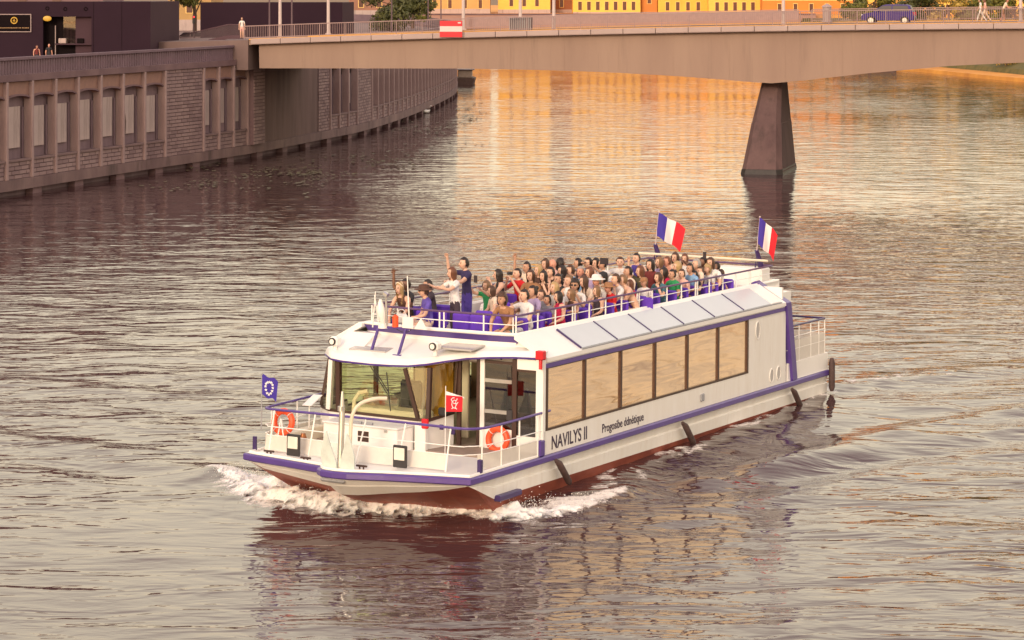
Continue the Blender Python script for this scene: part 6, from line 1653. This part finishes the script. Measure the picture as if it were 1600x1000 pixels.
def hair_mesh(style, seed=0):
    key = (style, seed)
    if key in _hair_cache: return _hair_cache[key]
    mb = MB(); nu, nv = 22, 14; g = random.Random(seed + 5)
    P = {}; F = []
    thick = {'short': 1.10, 'long': 1.14, 'bob': 1.17, 'curly': 1.34, 'bun': 1.10, 'buzz': 1.05}[style]
    for j in range(nv + 1):
        for i in range(nu):
            th_ = math.pi * j / nv; ph = 2 * math.pi * i / nu; x, y, z = math.sin(th_) * math.cos(ph), math.sin(th_) * math.sin(ph), math.cos(th_)
            nz = 1 + 0.05 * math.sin(ph * 7 + th_ * 5 + seed) + (0.10 * g.uniform(-1, 1) if style == 'curly' else 0.025 * g.uniform(-1, 1))
            X, Y, Z = x * 0.098 * thick * nz - 0.006, y * 0.076 * thick * nz * 1.04, z * 0.118 * thick * nz + 0.004
            if style in ('long', 'bob') and z < -0.1 and x < 0.45:
                kk = (-z - 0.1); Z = Z - kk * (0.26 if style == 'long' else 0.09); sc_ = (1.0 + 0.5 * kk) ; X = (X if style == 'bob' else X * 0.9 - 0.05 * kk); 
                r_ = math.hypot(x, y)
                f_ = max(r_, 0.62) / max(r_, 0.05)
                X *= min(f_, 3.0); Y *= min(f_, 3.0) * (0.98 if style == 'long' else 1.0)
            P[i, j] = (X, Y, Z, x, y, z)
    for j in range(nv):
        for i in range(nu):
            q = [(i, j), ((i + 1) % nu, j), ((i + 1) % nu, j + 1), (i, j + 1)]
            x = sum(P[k][3] for k in q) / 4; z = sum(P[k][5] for k in q) / 4; y = sum(P[k][4] for k in q) / 4
            if style in ('long', 'bob'): ok = z > 0.62 or (x < 0.35 and z > -0.93) or (x < 0.55 and abs(y) > 0.6 and z > -0.5)
            elif style == 'curly': ok = z > 0.5 or (x < 0.2 and z > -0.75)
            else: ok = z > 0.60 or (x < 0.1 and z > -0.45) or (x < -0.3 and z > -0.7)
            if ok: F.append(q)
    ixs = {}
    for q in F:
        f = []
        for k in q:
            if k not in ixs: ixs[k] = len(mb.v); mb.v.append(P[k][:3])
            f.append(ixs[k])
        mb.f.append(tuple(f)); mb.m.append(0)
    if style == 'bun': mb.ball((-0.10, 0, 0.075), (0.05, 0.05, 0.045), 9, 6)
    _hair_cache[key] = mb.mesh('hair', SKD, True); return _hair_cache[key]
def hat_mesh(kind):
    mb = MB()
    if kind == 'brim':
        prof = [(0.195, 0.035), (0.19, 0.047), (0.112, 0.058), (0.108, 0.10), (0.095, 0.135), (0.05, 0.148), (0.005, 0.148)]
        mb.loft([[(r * 1.06 * math.cos(t) - 0.004, r * 0.92 * math.sin(t), z) for t in np.linspace(0, 2 * math.pi, 25)[:-1]] for r, z in [(0.108, 0.036)] + prof], 0, True)
    elif kind == 'cap':
        prof = [(0.110, 0.030), (0.110, 0.07), (0.095, 0.105), (0.06, 0.128), (0.005, 0.134)]
        mb.loft([[(r * 1.0 * math.cos(t) - 0.004, r * 0.80 * math.sin(t), z) for t in np.linspace(0, 2 * math.pi, 21)[:-1]] for r, z in prof], 0, True)
        mb.loft([[(0.09, -0.06, 0.034), (0.09, 0.06, 0.034)], [(0.15, -0.055, 0.03), (0.15, 0.055, 0.03)], [(0.185, -0.03, 0.022), (0.185, 0.03, 0.022)]], 0, False)
    elif kind == 'band':
        mb.loft([[(r * 1.12 * math.cos(t) * 0.62, r * math.sin(t), 0.05 + 0.075 * max(0, 1 - abs(math.sin(t)) ** 2) + dz) for t in np.linspace(0.0, math.pi * 2, 21)[:-1]] for r, dz in ((0.092, 0), (0.094, 0.02))], 0, True)
    elif kind == 'shades':
        for s in (-1, 1):
            mb.rbox((0.094, s * 0.032 - 0.022, -0.004), (0.104, s * 0.032 + 0.022, 0.030), 0.004); mb.bar((0.094, s * 0.054, 0.018), (0.0, s * 0.080, 0.014), 0.006)
        mb.bar((0.10, -0.012, 0.018), (0.10, 0.012, 0.018), 0.006)
    return mb.mesh({'brim': 'sun_hat', 'cap': 'cap', 'band': 'headband', 'shades': 'sunglasses'}[kind], SKD, kind != 'shades')
_hatc = {}
POSES = {
 'lap':    dict(sit=True, arm_l=((0.06, 0.05, -0.27), (0.24, -0.04, -0.36)), arm_r=((0.06, 0.05, -0.27), (0.24, -0.05, -0.34))),
 'lap2':   dict(sit=True, lean=0.06, ky=0.03, arm_l=((0.10, 0.06, -0.26), (0.30, -0.02, -0.30)), arm_r=((0.02, 0.09, -0.28), (0.20, 0.03, -0.40))),
 'camera': dict(sit=True, grip=0.8, arm_l=((0.17, 0.08, -0.20), (0.24, -0.09, 0.06)), arm_r=((0.17, 0.10, -0.18), (0.24, -0.08, 0.08))),
 'raised': dict(sit=True, arm_l=((0.08, 0.05, -0.26), (0.26, -0.05, -0.30)), arm_r=((0.16, 0.12, 0.14), (0.20, 0.06, 0.40))),
 'both':   dict(sit=True, grip=0.7, arm_l=((0.22, 0.06, 0.02), (0.44, 0.02, 0.16)), arm_r=((0.22, 0.06, 0.04), (0.42, 0.0, 0.20))),
 'lean':   dict(sit=True, lean=0.26, arm_l=((0.14, 0.05, -0.24), (0.30, -0.05, -0.40)), arm_r=((0.14, 0.05, -0.24), (0.30, -0.05, -0.40))),
 'rail':   dict(sit=True, lean=0.03, arm_l=((0.10, 0.18, -0.16), (0.30, 0.26, -0.14)), arm_r=((0.06, 0.06, -0.26), (0.26, -0.04, -0.32))),
 'chin':   dict(sit=True, lean=0.08, grip=0.9, arm_l=((0.18, 0.04, -0.24), (0.14, -0.10, -0.02)), arm_r=((0.08, 0.05, -0.27), (0.26, -0.10, -0.28))),
 'point':  dict(sit=True, arm_l=((0.10, 0.04, -0.25), (0.24, -0.05, -0.30)), arm_r=((0.24, 0.08, -0.08), (0.48, 0.06, 0.0))),
 'stand_reach': dict(sit=False, lean=0.02, arm_l=((0.24, 0.06, -0.12), (0.46, 0.0, -0.06)), arm_r=((0.23, 0.06, -0.14), (0.47, 0.02, -0.05))),
 'stand_photo': dict(sit=False, grip=0.7, arm_l=((0.22, 0.06, -0.14), (0.44, -0.02, -0.12)), arm_r=((0.26, 0.10, 0.04), (0.32, 0.06, 0.30))),
 'stand':  dict(sit=False, arm_l=((-0.01, 0.05, -0.28), (0.05, 0.06, -0.53)), arm_r=((-0.01, 0.05, -0.28), (0.05, 0.06, -0.53))),
 'walk':   dict(sit=False, step=0.30, arm_l=((-0.12, 0.05, -0.26), (-0.10, 0.06, -0.50)), arm_r=((0.12, 0.05, -0.26), (0.24, 0.06, -0.48))),
 'stoop':  dict(sit=False, lean=0.20, step=0.10, arm_l=((0.14, 0.05, -0.25), (0.34, 0.02, -0.30)), arm_r=((0.12, 0.05, -0.26), (0.30, 0.02, -0.36))),
}
def person(label, M0, pose, skin, top, bottom, hair, hcol, sleeve='short', legs='short', group=None, hat=None, hatcol=None, shades=False, seed=0, scale=1.0, turn=0.0):
    me, hc, J = body_mesh(pose, sleeve, legs)
    o = inst('person', me); o.matrix_world = M0 @ Matrix.Diagonal((scale, scale * (0.95 + 0.05 * (seed * 7 % 5)), scale, 1))
    for i, m_ in enumerate((pmat('skin_' + skin, SK[skin], 0.55), pmat(top, CLR[top]), pmat(bottom, CLR[bottom]))):
        o.material_slots[i].link = 'OBJECT'; o.material_slots[i].material = m_
    props(o, label, 'person', group)
    def head_bit(mesh, m_):
        h = inst(mesh.name.split('.')[0], mesh, o, Matrix.Translation(hc)); h.material_slots[0].link = 'OBJECT'; h.material_slots[0].material = m_; return h
    if hair != 'bald': head_bit(hair_mesh(hair, seed % 4), pmat('hair_' + hcol, HC[hcol], 0.45))
    for kind, cl in ((hat, hatcol), ('shades' if shades else None, 'black')):
        if kind:
            if kind not in _hatc: _hatc[kind] = hat_mesh(kind)
            head_bit(_hatc[kind], pmat(cl, CLR[cl]))
    return o, hc, J

FLOOR = 3.75
PS = 1.38                                    # passengers' size in survey units
ORIG = Vector((0, 0, CH)) - OB
AXES = (AX, TX, ZX)
def on_boat(u, v, z):                        # survey of a head seen at a photo pixel: place at head height z in boat axes
    r = Vector(((u - 800) / FPX, 1, -(v - VH) / FPX)); s = (z - ORIG.dot(ZX)) / r.dot(ZX); p = ORIG + r * s
    return p.dot(AX), p.dot(TX)
def on_side(u, v, t):
    r = Vector(((u - 800) / FPX, 1, -(v - VH) / FPX)); s = (t - ORIG.dot(TX)) / r.dot(TX); p = ORIG + r * s
    return p.dot(AX), p.dot(ZX)
seat_me = MB().rbox((-0.25, -0.22, 0.36), (0.25, 0.22, 0.46), 0.045).box((-0.05, -0.05, 0.0), (0.05, 0.05, 0.345)).mesh('seat', M['seat'])
back_me = MB().rbox((-0.36, -0.22, 0.42), (-0.27, 0.22, 0.80), 0.045).mesh('backrest', M['seat'])
def seat(a, t, rz, z=FLOOR):
    s = inst('seat', seat_me, boat, Matrix.Translation((a, t, z)) @ Matrix.Rotation(rz, 4, 'Z') @ Matrix.Scale(1.32, 4)); inst('backrest', back_me, s)
FWD = math.pi                                # towards the bow in boat axes
G = 'passengers on the upper deck'
# u, v of the head, pose, skin, top, bottom, hair, hair colour, label, options
PP = [
 (624, 451, 'lean', 'fair', 'brown', 'purple', 'long', 'blond', 'blonde woman with a pale headband leaning on the front starboard corner rail', dict(hat='band', hatcol='cream', sleeve='tank', yaw=10)),
 (634, 445, 'raised', 'brown', 'black', 'charcoal', 'short', 'dark', 'dark haired person in black raising a hand behind the blonde woman', dict(yaw=-10)),
 (662, 455, 'lap2', 'fair', 'plaid', 'cream', 'short', 'brown', 'man in a blue plaid shirt, brown brimmed hat and sunglasses in the front row', dict(hat='brim', hatcol='brown', shades=True)),
 (668, 446, 'chin', 'tan', 'charcoal', 'charcoal', 'short', 'dark', 'dark haired person half hidden behind the man in the brown hat', dict(yaw=-15)),
 (760, 447, 'both', 'fair', 'green', 'cream', 'bob', 'light', 'child in a green shirt with bobbed hair holding both arms up', dict(scale=0.9)),
 (768, 455, 'lap', 'fair', 'cream', 'tan', 'bob', 'brown', 'small brown haired child in cream beside the green shirt', dict(scale=0.85)),
 (778, 430, 'camera', 'fair', 'black', 'white', 'long', 'dark', 'woman with long dark hair in a black top left of the red shirt', dict(sleeve='tank')),
 (808, 428, 'camera', 'fair', 'red', 'charcoal', 'buzz', 'dark', 'man in a bright red T-shirt holding a black camera to his face', dict()),
 (823, 418, 'raised', 'tan', 'cream', 'charcoal', 'short', 'dark', 'dark haired man raising a fist behind the man in red', dict()),
 (829, 431, 'lap', 'fair', 'tan', 'tan', 'long', 'brown', 'woman with long brown hair in a tan top right of the red shirt', dict(yaw=15)),
 (841, 423, 'lap2', 'fair', 'brown', 'tan', 'long', 'blond', 'woman with long blond hair near the starboard rail', dict()),
 (784, 468, 'lean', 'tan', 'tan', 'teal', 'curly', 'brown', 'brown haired woman in a tan top hunched at the front port corner', dict(yaw=18)),
 (819, 462, 'point', 'fair', 'white', 'white', 'short', 'dark', 'dark haired woman in white stretching out her arm by the port corner', dict(yaw=10)),
 (832, 456, 'lap', 'tan', 'lilac', 'navy', 'bun', 'dark', 'woman with tied dark hair just behind the stretched out arm', dict(yaw=-20)),
 (808, 480, 'lean', 'fair', 'white', 'cream', 'curly', 'light', 'small curly haired child bending down behind the front port corner', dict(scale=0.75)),
 (849, 432, 'chin', 'fair', 'brown', 'tan', 'long', 'dark', 'dark haired woman with her hands clasped at her chin', dict(sleeve='tank', yaw=25)),
 (860, 426, 'chin', 'fair', 'brown', 'brown', 'short', 'dark', 'man in a dark brown T-shirt with black hair in the middle rows', dict(yaw=20)),
 (846, 461, 'lap', 'fair', 'grey', 'grey', 'short', 'brown', 'boy with short brown hair in grey near the port rail', dict(scale=0.88)),
 (855, 469, 'lap', 'tan', 'grey', 'navy', 'short', 'dark', 'small dark haired boy in grey right at the port rail', dict(scale=0.82)),
 (866, 450, 'lap2', 'fair', 'white', 'cream', 'long', 'blond', 'woman with long blond hair and a white top in the middle rows', dict(yaw=12)),
 (878, 424, 'camera', 'fair', 'black', 'black', 'long', 'dark', 'woman with straight black hair in a black top taking a picture', dict(sleeve='tank')),
 (891, 423, 'lap', 'fair', 'blue', 'denim', 'short', 'brown', 'young man in a light blue shirt among the middle rows', dict(yaw=8)),
 (876, 412, 'lap', 'tan', 'black', 'black', 'bob', 'dark', 'person with thick black hair by the starboard rail', dict(yaw=150, shades=False)),
 (863, 413, 'lap', 'pink', 'pink', 'tan', 'bald', 'dark', 'bald pink faced man by the starboard rail', dict(yaw=-20)),
 (907, 425, 'lap2', 'pink', 'blue', 'denim', 'short', 'grey', 'grey haired man in pale blue in the middle rows', dict(yaw=12)),
 (888, 439, 'lap', 'fair', 'white', 'tan', 'bun', 'light', 'woman with tied back hair and a white strap top in the middle rows', dict(sleeve='tank', yaw=14)),
 (898, 446, 'chin', 'tan', 'white', 'brown', 'curly', 'dark', 'curly dark haired woman in sunglasses resting her chin on her hand', dict(shades=True, yaw=24)),
 (872, 464, 'lap', 'fair', 'magenta', 'red', 'bob', 'dark', 'dark haired woman in a pink red sleeveless top at the port rail', dict(sleeve='tank', yaw=-12)),
 (892, 460, 'rail', 'tan', 'brown', 'charcoal', 'long', 'light', 'woman with long light brown hair in a brown top at the port rail', dict(sleeve='tank', yaw=-14)),
 (919, 411, 'point', 'fair', 'white', 'cream', 'short', 'dark', 'dark haired man with sunglasses and a white shirt pointing to starboard', dict(shades=True)),
 (931, 412, 'camera', 'fair', 'white', 'cream', 'bob', 'dark', 'person with bobbed dark hair in white beside the pointing man', dict()),
 (941, 413, 'both', 'tan', 'white', 'navy', 'short', 'dark', 'person in a white shirt holding up a flat tablet near the starboard rail', dict()),
 (969, 410, 'point', 'fair', 'white', 'purple', 'short', 'brown', 'young man in a white T-shirt looking towards the camera by the starboard rail', dict(yaw=45)),
 (932, 439, 'lap2', 'pink', 'white', 'cream', 'short', 'grey', 'man in a white shirt and a white brimmed hat', dict(hat='brim', hatcol='white', yaw=18)),
 (942, 434, 'lap', 'fair', 'cream', 'tan', 'long', 'dark', 'long haired woman with a black cap behind the white hat', dict(hat='cap', hatcol='black', yaw=-8)),
 (932, 455, 'lap', 'fair', 'charcoal', 'grey', 'bob', 'light', 'girl with bobbed light hair in a grey top at the port rail', dict(scale=0.92, sleeve='tank')),
 (951, 450, 'lap2', 'pink', 'red', 'purple', 'short', 'brown', 'woman in a red top and a straw hat at the port rail', dict(hat='brim', hatcol='tan', sleeve='short')),
 (973, 438, 'lean', 'fair', 'cream', 'cream', 'short', 'light', 'bare shouldered boy with light brown hair bending towards his neighbour', dict(sleeve='bare', yaw=-25)),
 (984, 445, 'lap', 'fair', 'magenta', 'magenta', 'long', 'auburn', 'girl with auburn hair in a magenta top at the port rail', dict(yaw=-10)),
 (994, 404, 'lap2', 'fair', 'purple', 'navy', 'short', 'dark', 'young man in a purple tank top by the starboard rail', dict(sleeve='tank', yaw=-4)),
 (1000, 424, 'raised', 'fair', 'floral', 'charcoal', 'long', 'auburn', 'woman in a dark floral top reaching forward with long auburn hair', dict(yaw=15)),
 (1006, 441, 'lap', 'tan', 'white', 'black', 'short', 'light', 'person in a white T-shirt and black shorts with a tan cap at the port rail', dict(hat='cap', hatcol='tan')),
 (1028, 434, 'chin', 'fair', 'teal', 'denim', 'bob', 'brown', 'woman with bobbed brown hair in a teal patterned top at the port rail', dict(yaw=20)),
 (1042, 409, 'lap', 'pink', 'pink', 'tan', 'buzz', 'auburn', 'sunburnt man with a shaved head in the rear rows', dict(yaw=-8, sleeve='bare')),
 (1055, 403, 'lap', 'fair', 'cream', 'white', 'long', 'brown', 'smiling woman with long brown hair under the large flag', dict(sleeve='tank', yaw=14)),
 (1070, 405, 'lap2', 'fair', 'white', 'grey', 'long', 'auburn', 'long haired woman in a white T-shirt right under the large flag', dict(yaw=22)),
 (1050, 429, 'lap', 'tan', 'green', 'darkred', 'bun', 'dark', 'dark haired woman in a green T-shirt at the port rail', dict(yaw=16)),
 (1037, 426, 'chin', 'tan', 'magenta', 'charcoal', 'bob', 'dark', 'dark haired girl peeping over left of the green T-shirt', dict(scale=0.9)),
 (1065, 428, 'lap', 'fair', 'pink', 'denim', 'short', 'brown', 'brown haired man in a pale pink shirt at the port rail', dict(yaw=14)),
 (1085, 430, 'rail', 'fair', 'charcoal', 'teal', 'short', 'dark', 'black haired person in a dark T-shirt leaning on the port rail', dict(yaw=-6)),
 (1105, 421, 'lap2', 'fair', 'white', 'teal', 'curly', 'blond', 'curly blond woman in a white top near the rear port rail', dict(yaw=20)),
 (1098, 410, 'both', 'brown', 'navy', 'charcoal', 'buzz', 'dark', 'dark skinned man holding a black phone above his head in the rear row', dict()),
 (1088, 413, 'lap', 'fair', 'cream', 'tan', 'short', 'grey', 'elderly person with pale grey hair in the rear row', dict(yaw=10)),
 (1119, 417, 'rail', 'tan', 'navy', 'purple', 'short', 'dark', 'person in a navy shirt stooping in the rear port corner', dict(yaw=-30)),
 (1127, 428, 'lean', 'fair', 'pink', 'darkred', 'bob', 'brown', 'person in a pale pink shirt turned away at the rear port rail', dict(yaw=190, scale=0.9)),
 (852, 413, 'camera', 'fair', 'cream', 'tan', 'bob', 'brown', 'person in cream taking a picture left of the bald man', dict()),
 (872, 437, 'lap2', 'tan', 'black', 'brown', 'bun', 'dark', 'dark haired woman in black with tied hair in the middle rows', dict(yaw=10)),
 (903, 412, 'lap', 'tan', 'charcoal', 'black', 'short', 'dark', 'man in charcoal with black hair by the starboard rail', dict(yaw=-10)),
 (912, 440, 'lean', 'fair', 'cream', 'tan', 'long', 'brown', 'long brown haired woman in cream left of the white brimmed hat', dict(yaw=12)),
 (921, 426, 'lap', 'fair', 'lilac', 'denim', 'long', 'auburn', 'auburn haired woman in lilac behind the white brimmed hat', dict(yaw=10)),
 (962, 437, 'chin', 'fair', 'white', 'denim', 'short', 'brown', 'brown haired person in white behind the straw hat', dict(yaw=8)),
 (981, 425, 'lap', 'tan', 'cream', 'navy', 'short', 'dark', 'dark haired man in cream before the purple tank top', dict(yaw=10)),
 (1016, 414, 'lap', 'fair', 'darkred', 'black', 'long', 'dark', 'long dark haired woman in dark red right of the purple tank top', dict(yaw=6)),
 (1030, 410, 'lap', 'fair', 'lilac', 'tan', 'bob', 'light', 'light haired person in lilac left of the sunburnt man', dict(yaw=6)),
 (1058, 417, 'lap', 'fair', 'cream', 'tan', 'long', 'blond', 'blond woman in cream below the large flag', dict(yaw=10)),
 (1078, 420, 'lap2', 'tan', 'blue', 'denim', 'short', 'dark', 'man in light blue between the pink shirt and the dark T-shirt', dict(yaw=12)),
 (1094, 424, 'chin', 'fair', 'grey', 'denim', 'short', 'brown', 'brown haired boy in grey left of the curly blond woman', dict(scale=0.9)),
 (1110, 411, 'lap', 'fair', 'white', 'tan', 'long', 'brown', 'brown haired woman in white in the last row by the black phone', dict(yaw=10)),
]
HEADZ = {}
for i, (u, v, pose, skin, top, bottom, hair, hcol, label, op) in enumerate(PP):
    sc_ = op.get('scale', 1.0) * PS
    _, hc, J = body_mesh(pose, op.get('sleeve', 'short'), op.get('legs', 'short' if i % 3 else 'long'))
    a, t = on_boat(u, v, FLOOR + hc.z * sc_); z = FLOOR
    tl, th2 = 1.48, BW - 1.42
    if t < tl or t > th2:
        t = min(max(t, tl), th2); a, zz = on_side(u, v, t); z = zz - hc.z * sc_
        if z < FLOOR - 0.02 and t <= tl + 0.01:
            sc_ = max(0.80 * PS, (zz - FLOOR) / hc.z); z = zz - hc.z * sc_
    rz = FWD + R(op.get('yaw', 0)) - R(26) + R(random.uniform(-24, 20))
    hx = hc.x * sc_ * math.cos(rz); hy = hc.x * sc_ * math.sin(rz)
    if a - hx < 5.0:
        a = 5.0 + hx; r_ = Vector(((u - 800) / FPX, 1, -(v - VH) / FPX)); s_ = (a - ORIG.dot(AX)) / r_.dot(AX); t = (ORIG + r_ * s_).dot(TX); zz = (ORIG + r_ * s_).dot(ZX)
        sc_ = min(sc_, max(0.80 * PS, (zz - FLOOR) / hc.z)); z = zz - hc.z * sc_; t = min(max(t, tl), th2)
    M0 = boat_M(a - hx, t - hy, max(z, FLOOR - 0.35), rz)
    person(label, M0, pose, skin, top, bottom, hair, hcol, op.get('sleeve', 'short'), op.get('legs', 'short' if i % 3 else 'long'), G, op.get('hat'), op.get('hatcol'), op.get('shades', False), i, sc_)
    seat(a - hx - 0.02, t - hy, FWD if abs(op.get('yaw', 0)) < 90 else 0, FLOOR)
# empty seats towards the bow
for a, t in ((4.95, 4.75), (5.0, 3.55), (4.95, 2.95), (5.85, 3.3), (5.9, 2.6), (4.9, 2.2), (6.8, 2.3), (7.9, 3.0), (12.4, 2.7)):
    seat(a, t, FWD)
def standing(u, v, t, **k):
    me, hc, J = body_mesh(k['pose'], k.get('sleeve', 'short'), k.get('legs', 'long'))
    a, zz = on_side(u, v, t); sc_ = (zz - FLOOR) / hc.z
    sc_ = min(max(sc_, 1.2), 1.45); rz = FWD + R(k.pop('yaw', 0)); hx = hc.x * sc_ * math.cos(rz); hy = hc.x * sc_ * math.sin(rz)
    return person(M0=boat_M(a - hx, t - hy, max(zz - hc.z * sc_, FLOOR), rz), scale=sc_, group=G, **k), boat_M(a - hx, t - hy, max(zz - hc.z * sc_, FLOOR), rz), sc_
standing(706, 427, 4.0, label='woman standing in a white T-shirt and dark trousers with long brown hair and outstretched arms', pose='stand_reach', skin='fair', top='white', bottom='charcoal', hair='long', hcol='auburn', legs='long', yaw=-28)
standing(725, 412, 4.4, label='tall man standing in a navy T-shirt with one arm raised', pose='stand_photo', skin='fair', top='navy', bottom='purple', hair='short', hcol='dark', legs='long', yaw=-32)
# people on the bridge and the quay
def bridge_walker(u, off, label, ang, **k):
    x = off_x(u, off); M0 = on_bridge(x, off, 0.09, ang)
    person(label, M0, group='people on the bridge and the quay', **k)
bridge_walker(1533, 1.3, 'person walking in white on the bridge, left one of a pair', math.pi, pose='walk', skin='tan', top='white', bottom='white', hair='short', hcol='dark', legs='long', seed=1)
bridge_walker(1540, 1.7, 'person walking in pale pink on the bridge, right one of a pair', math.pi, pose='walk', skin='tan', top='pink', bottom='cream', hair='long', hcol='auburn', legs='long', seed=2)
bridge_walker(1567, 1.5, 'person in pale clothes stooping at the bridge railing near the right edge', 0.0, pose='stoop', skin='pink', top='cream', bottom='tan', hair='short', hcol='auburn', legs='short', seed=3)
bridge_walker(378, 1.0, 'woman in a white top standing at the left end of the bridge', R(-70), pose='stand', skin='fair', top='white', bottom='pink', hair='long', hcol='auburn', legs='short', seed=0)
for u, v, y, lab, pose, k in ((76, 70.5, 186, 'bald man in a dark shirt at the left quay railing', 'stand', dict(skin='pink', top='black', bottom='black', hair='bald', hcol='dark', legs='long')), (57, 74, 186, 'woman with auburn hair at the left quay railing', 'stand', dict(skin='pink', top='darkred', bottom='black', hair='long', hcol='auburn', sleeve='tank', legs='long')), (321, 16, 238, 'person in dark blue standing by the silver car', 'stand', dict(skin='tan', top='navy', bottom='navy', hair='short', hcol='dark', legs='long'))):
    q = wy(u, v, y); person(lab, Matrix.Translation((q.x, q.y, QZ)) @ Matrix.Rotation(R(-60), 4, 'Z'), pose, group='people on the bridge and the quay', seed=u, scale=1.0 if u != 57 else 0.93, **k)
# things held or lying on the deck
def held(name, label, cat, u, v, t, size, m_, parts=None):
    a, z = on_side(u, v, t)
    e = empty(name, label, cat, M=boat_M(a, t, z, FWD))
    w = MB(); w.rbox((-size[0], -size[1], -size[2]), size, 0.008); w.build('body', M[m_], e)
    if name == 'camera': w = MB(); w.tube([(size[0], 0, 0), (size[0] + 0.09, 0, 0)], 0.04, 10); w.build('lens', M['black'], e)
    else: w = MB(); w.rbox((size[0] + 0.001, -size[1] * 0.9, -size[2] * 0.9), (size[0] + 0.004, size[1] * 0.9, size[2] * 0.9), 0.001); w.build('screen', M['carglass'], e)
held('camera', 'black camera held by the man in red', 'camera', 797, 427, 4.0, (0.035, 0.075, 0.05), 'black')
held('phone', 'black phone held above the dark skinned man', 'phone', 1101, 399, 1.6, (0.006, 0.06, 0.11), 'black')
held('tablet', 'dark tablet held up by a person in white', 'tablet', 944, 408, 3.6, (0.008, 0.15, 0.10), 'black')
held('phone', 'black phone held by the child in green', 'phone', 743, 436, 3.2, (0.006, 0.06, 0.10), 'black')
a, t = on_boat(640, 489, 4.75)
e = empty('handbag', 'white handbag on the lap of the blonde woman with the headband', 'bag', M=boat_M(4.62, 5.05, 4.62, FWD))
w = MB(); w.rbox((-0.08, -0.2, -0.15), (0.08, 0.2, 0.15), 0.06); w.build('bag_body', M['white'], e, True)
w = MB(); w.torus((0, 0, 0.15), 0.12, 0.014, (0, 1, 0), (0, 0, 1), 16, 5); w.build('handle', M['white'], e)
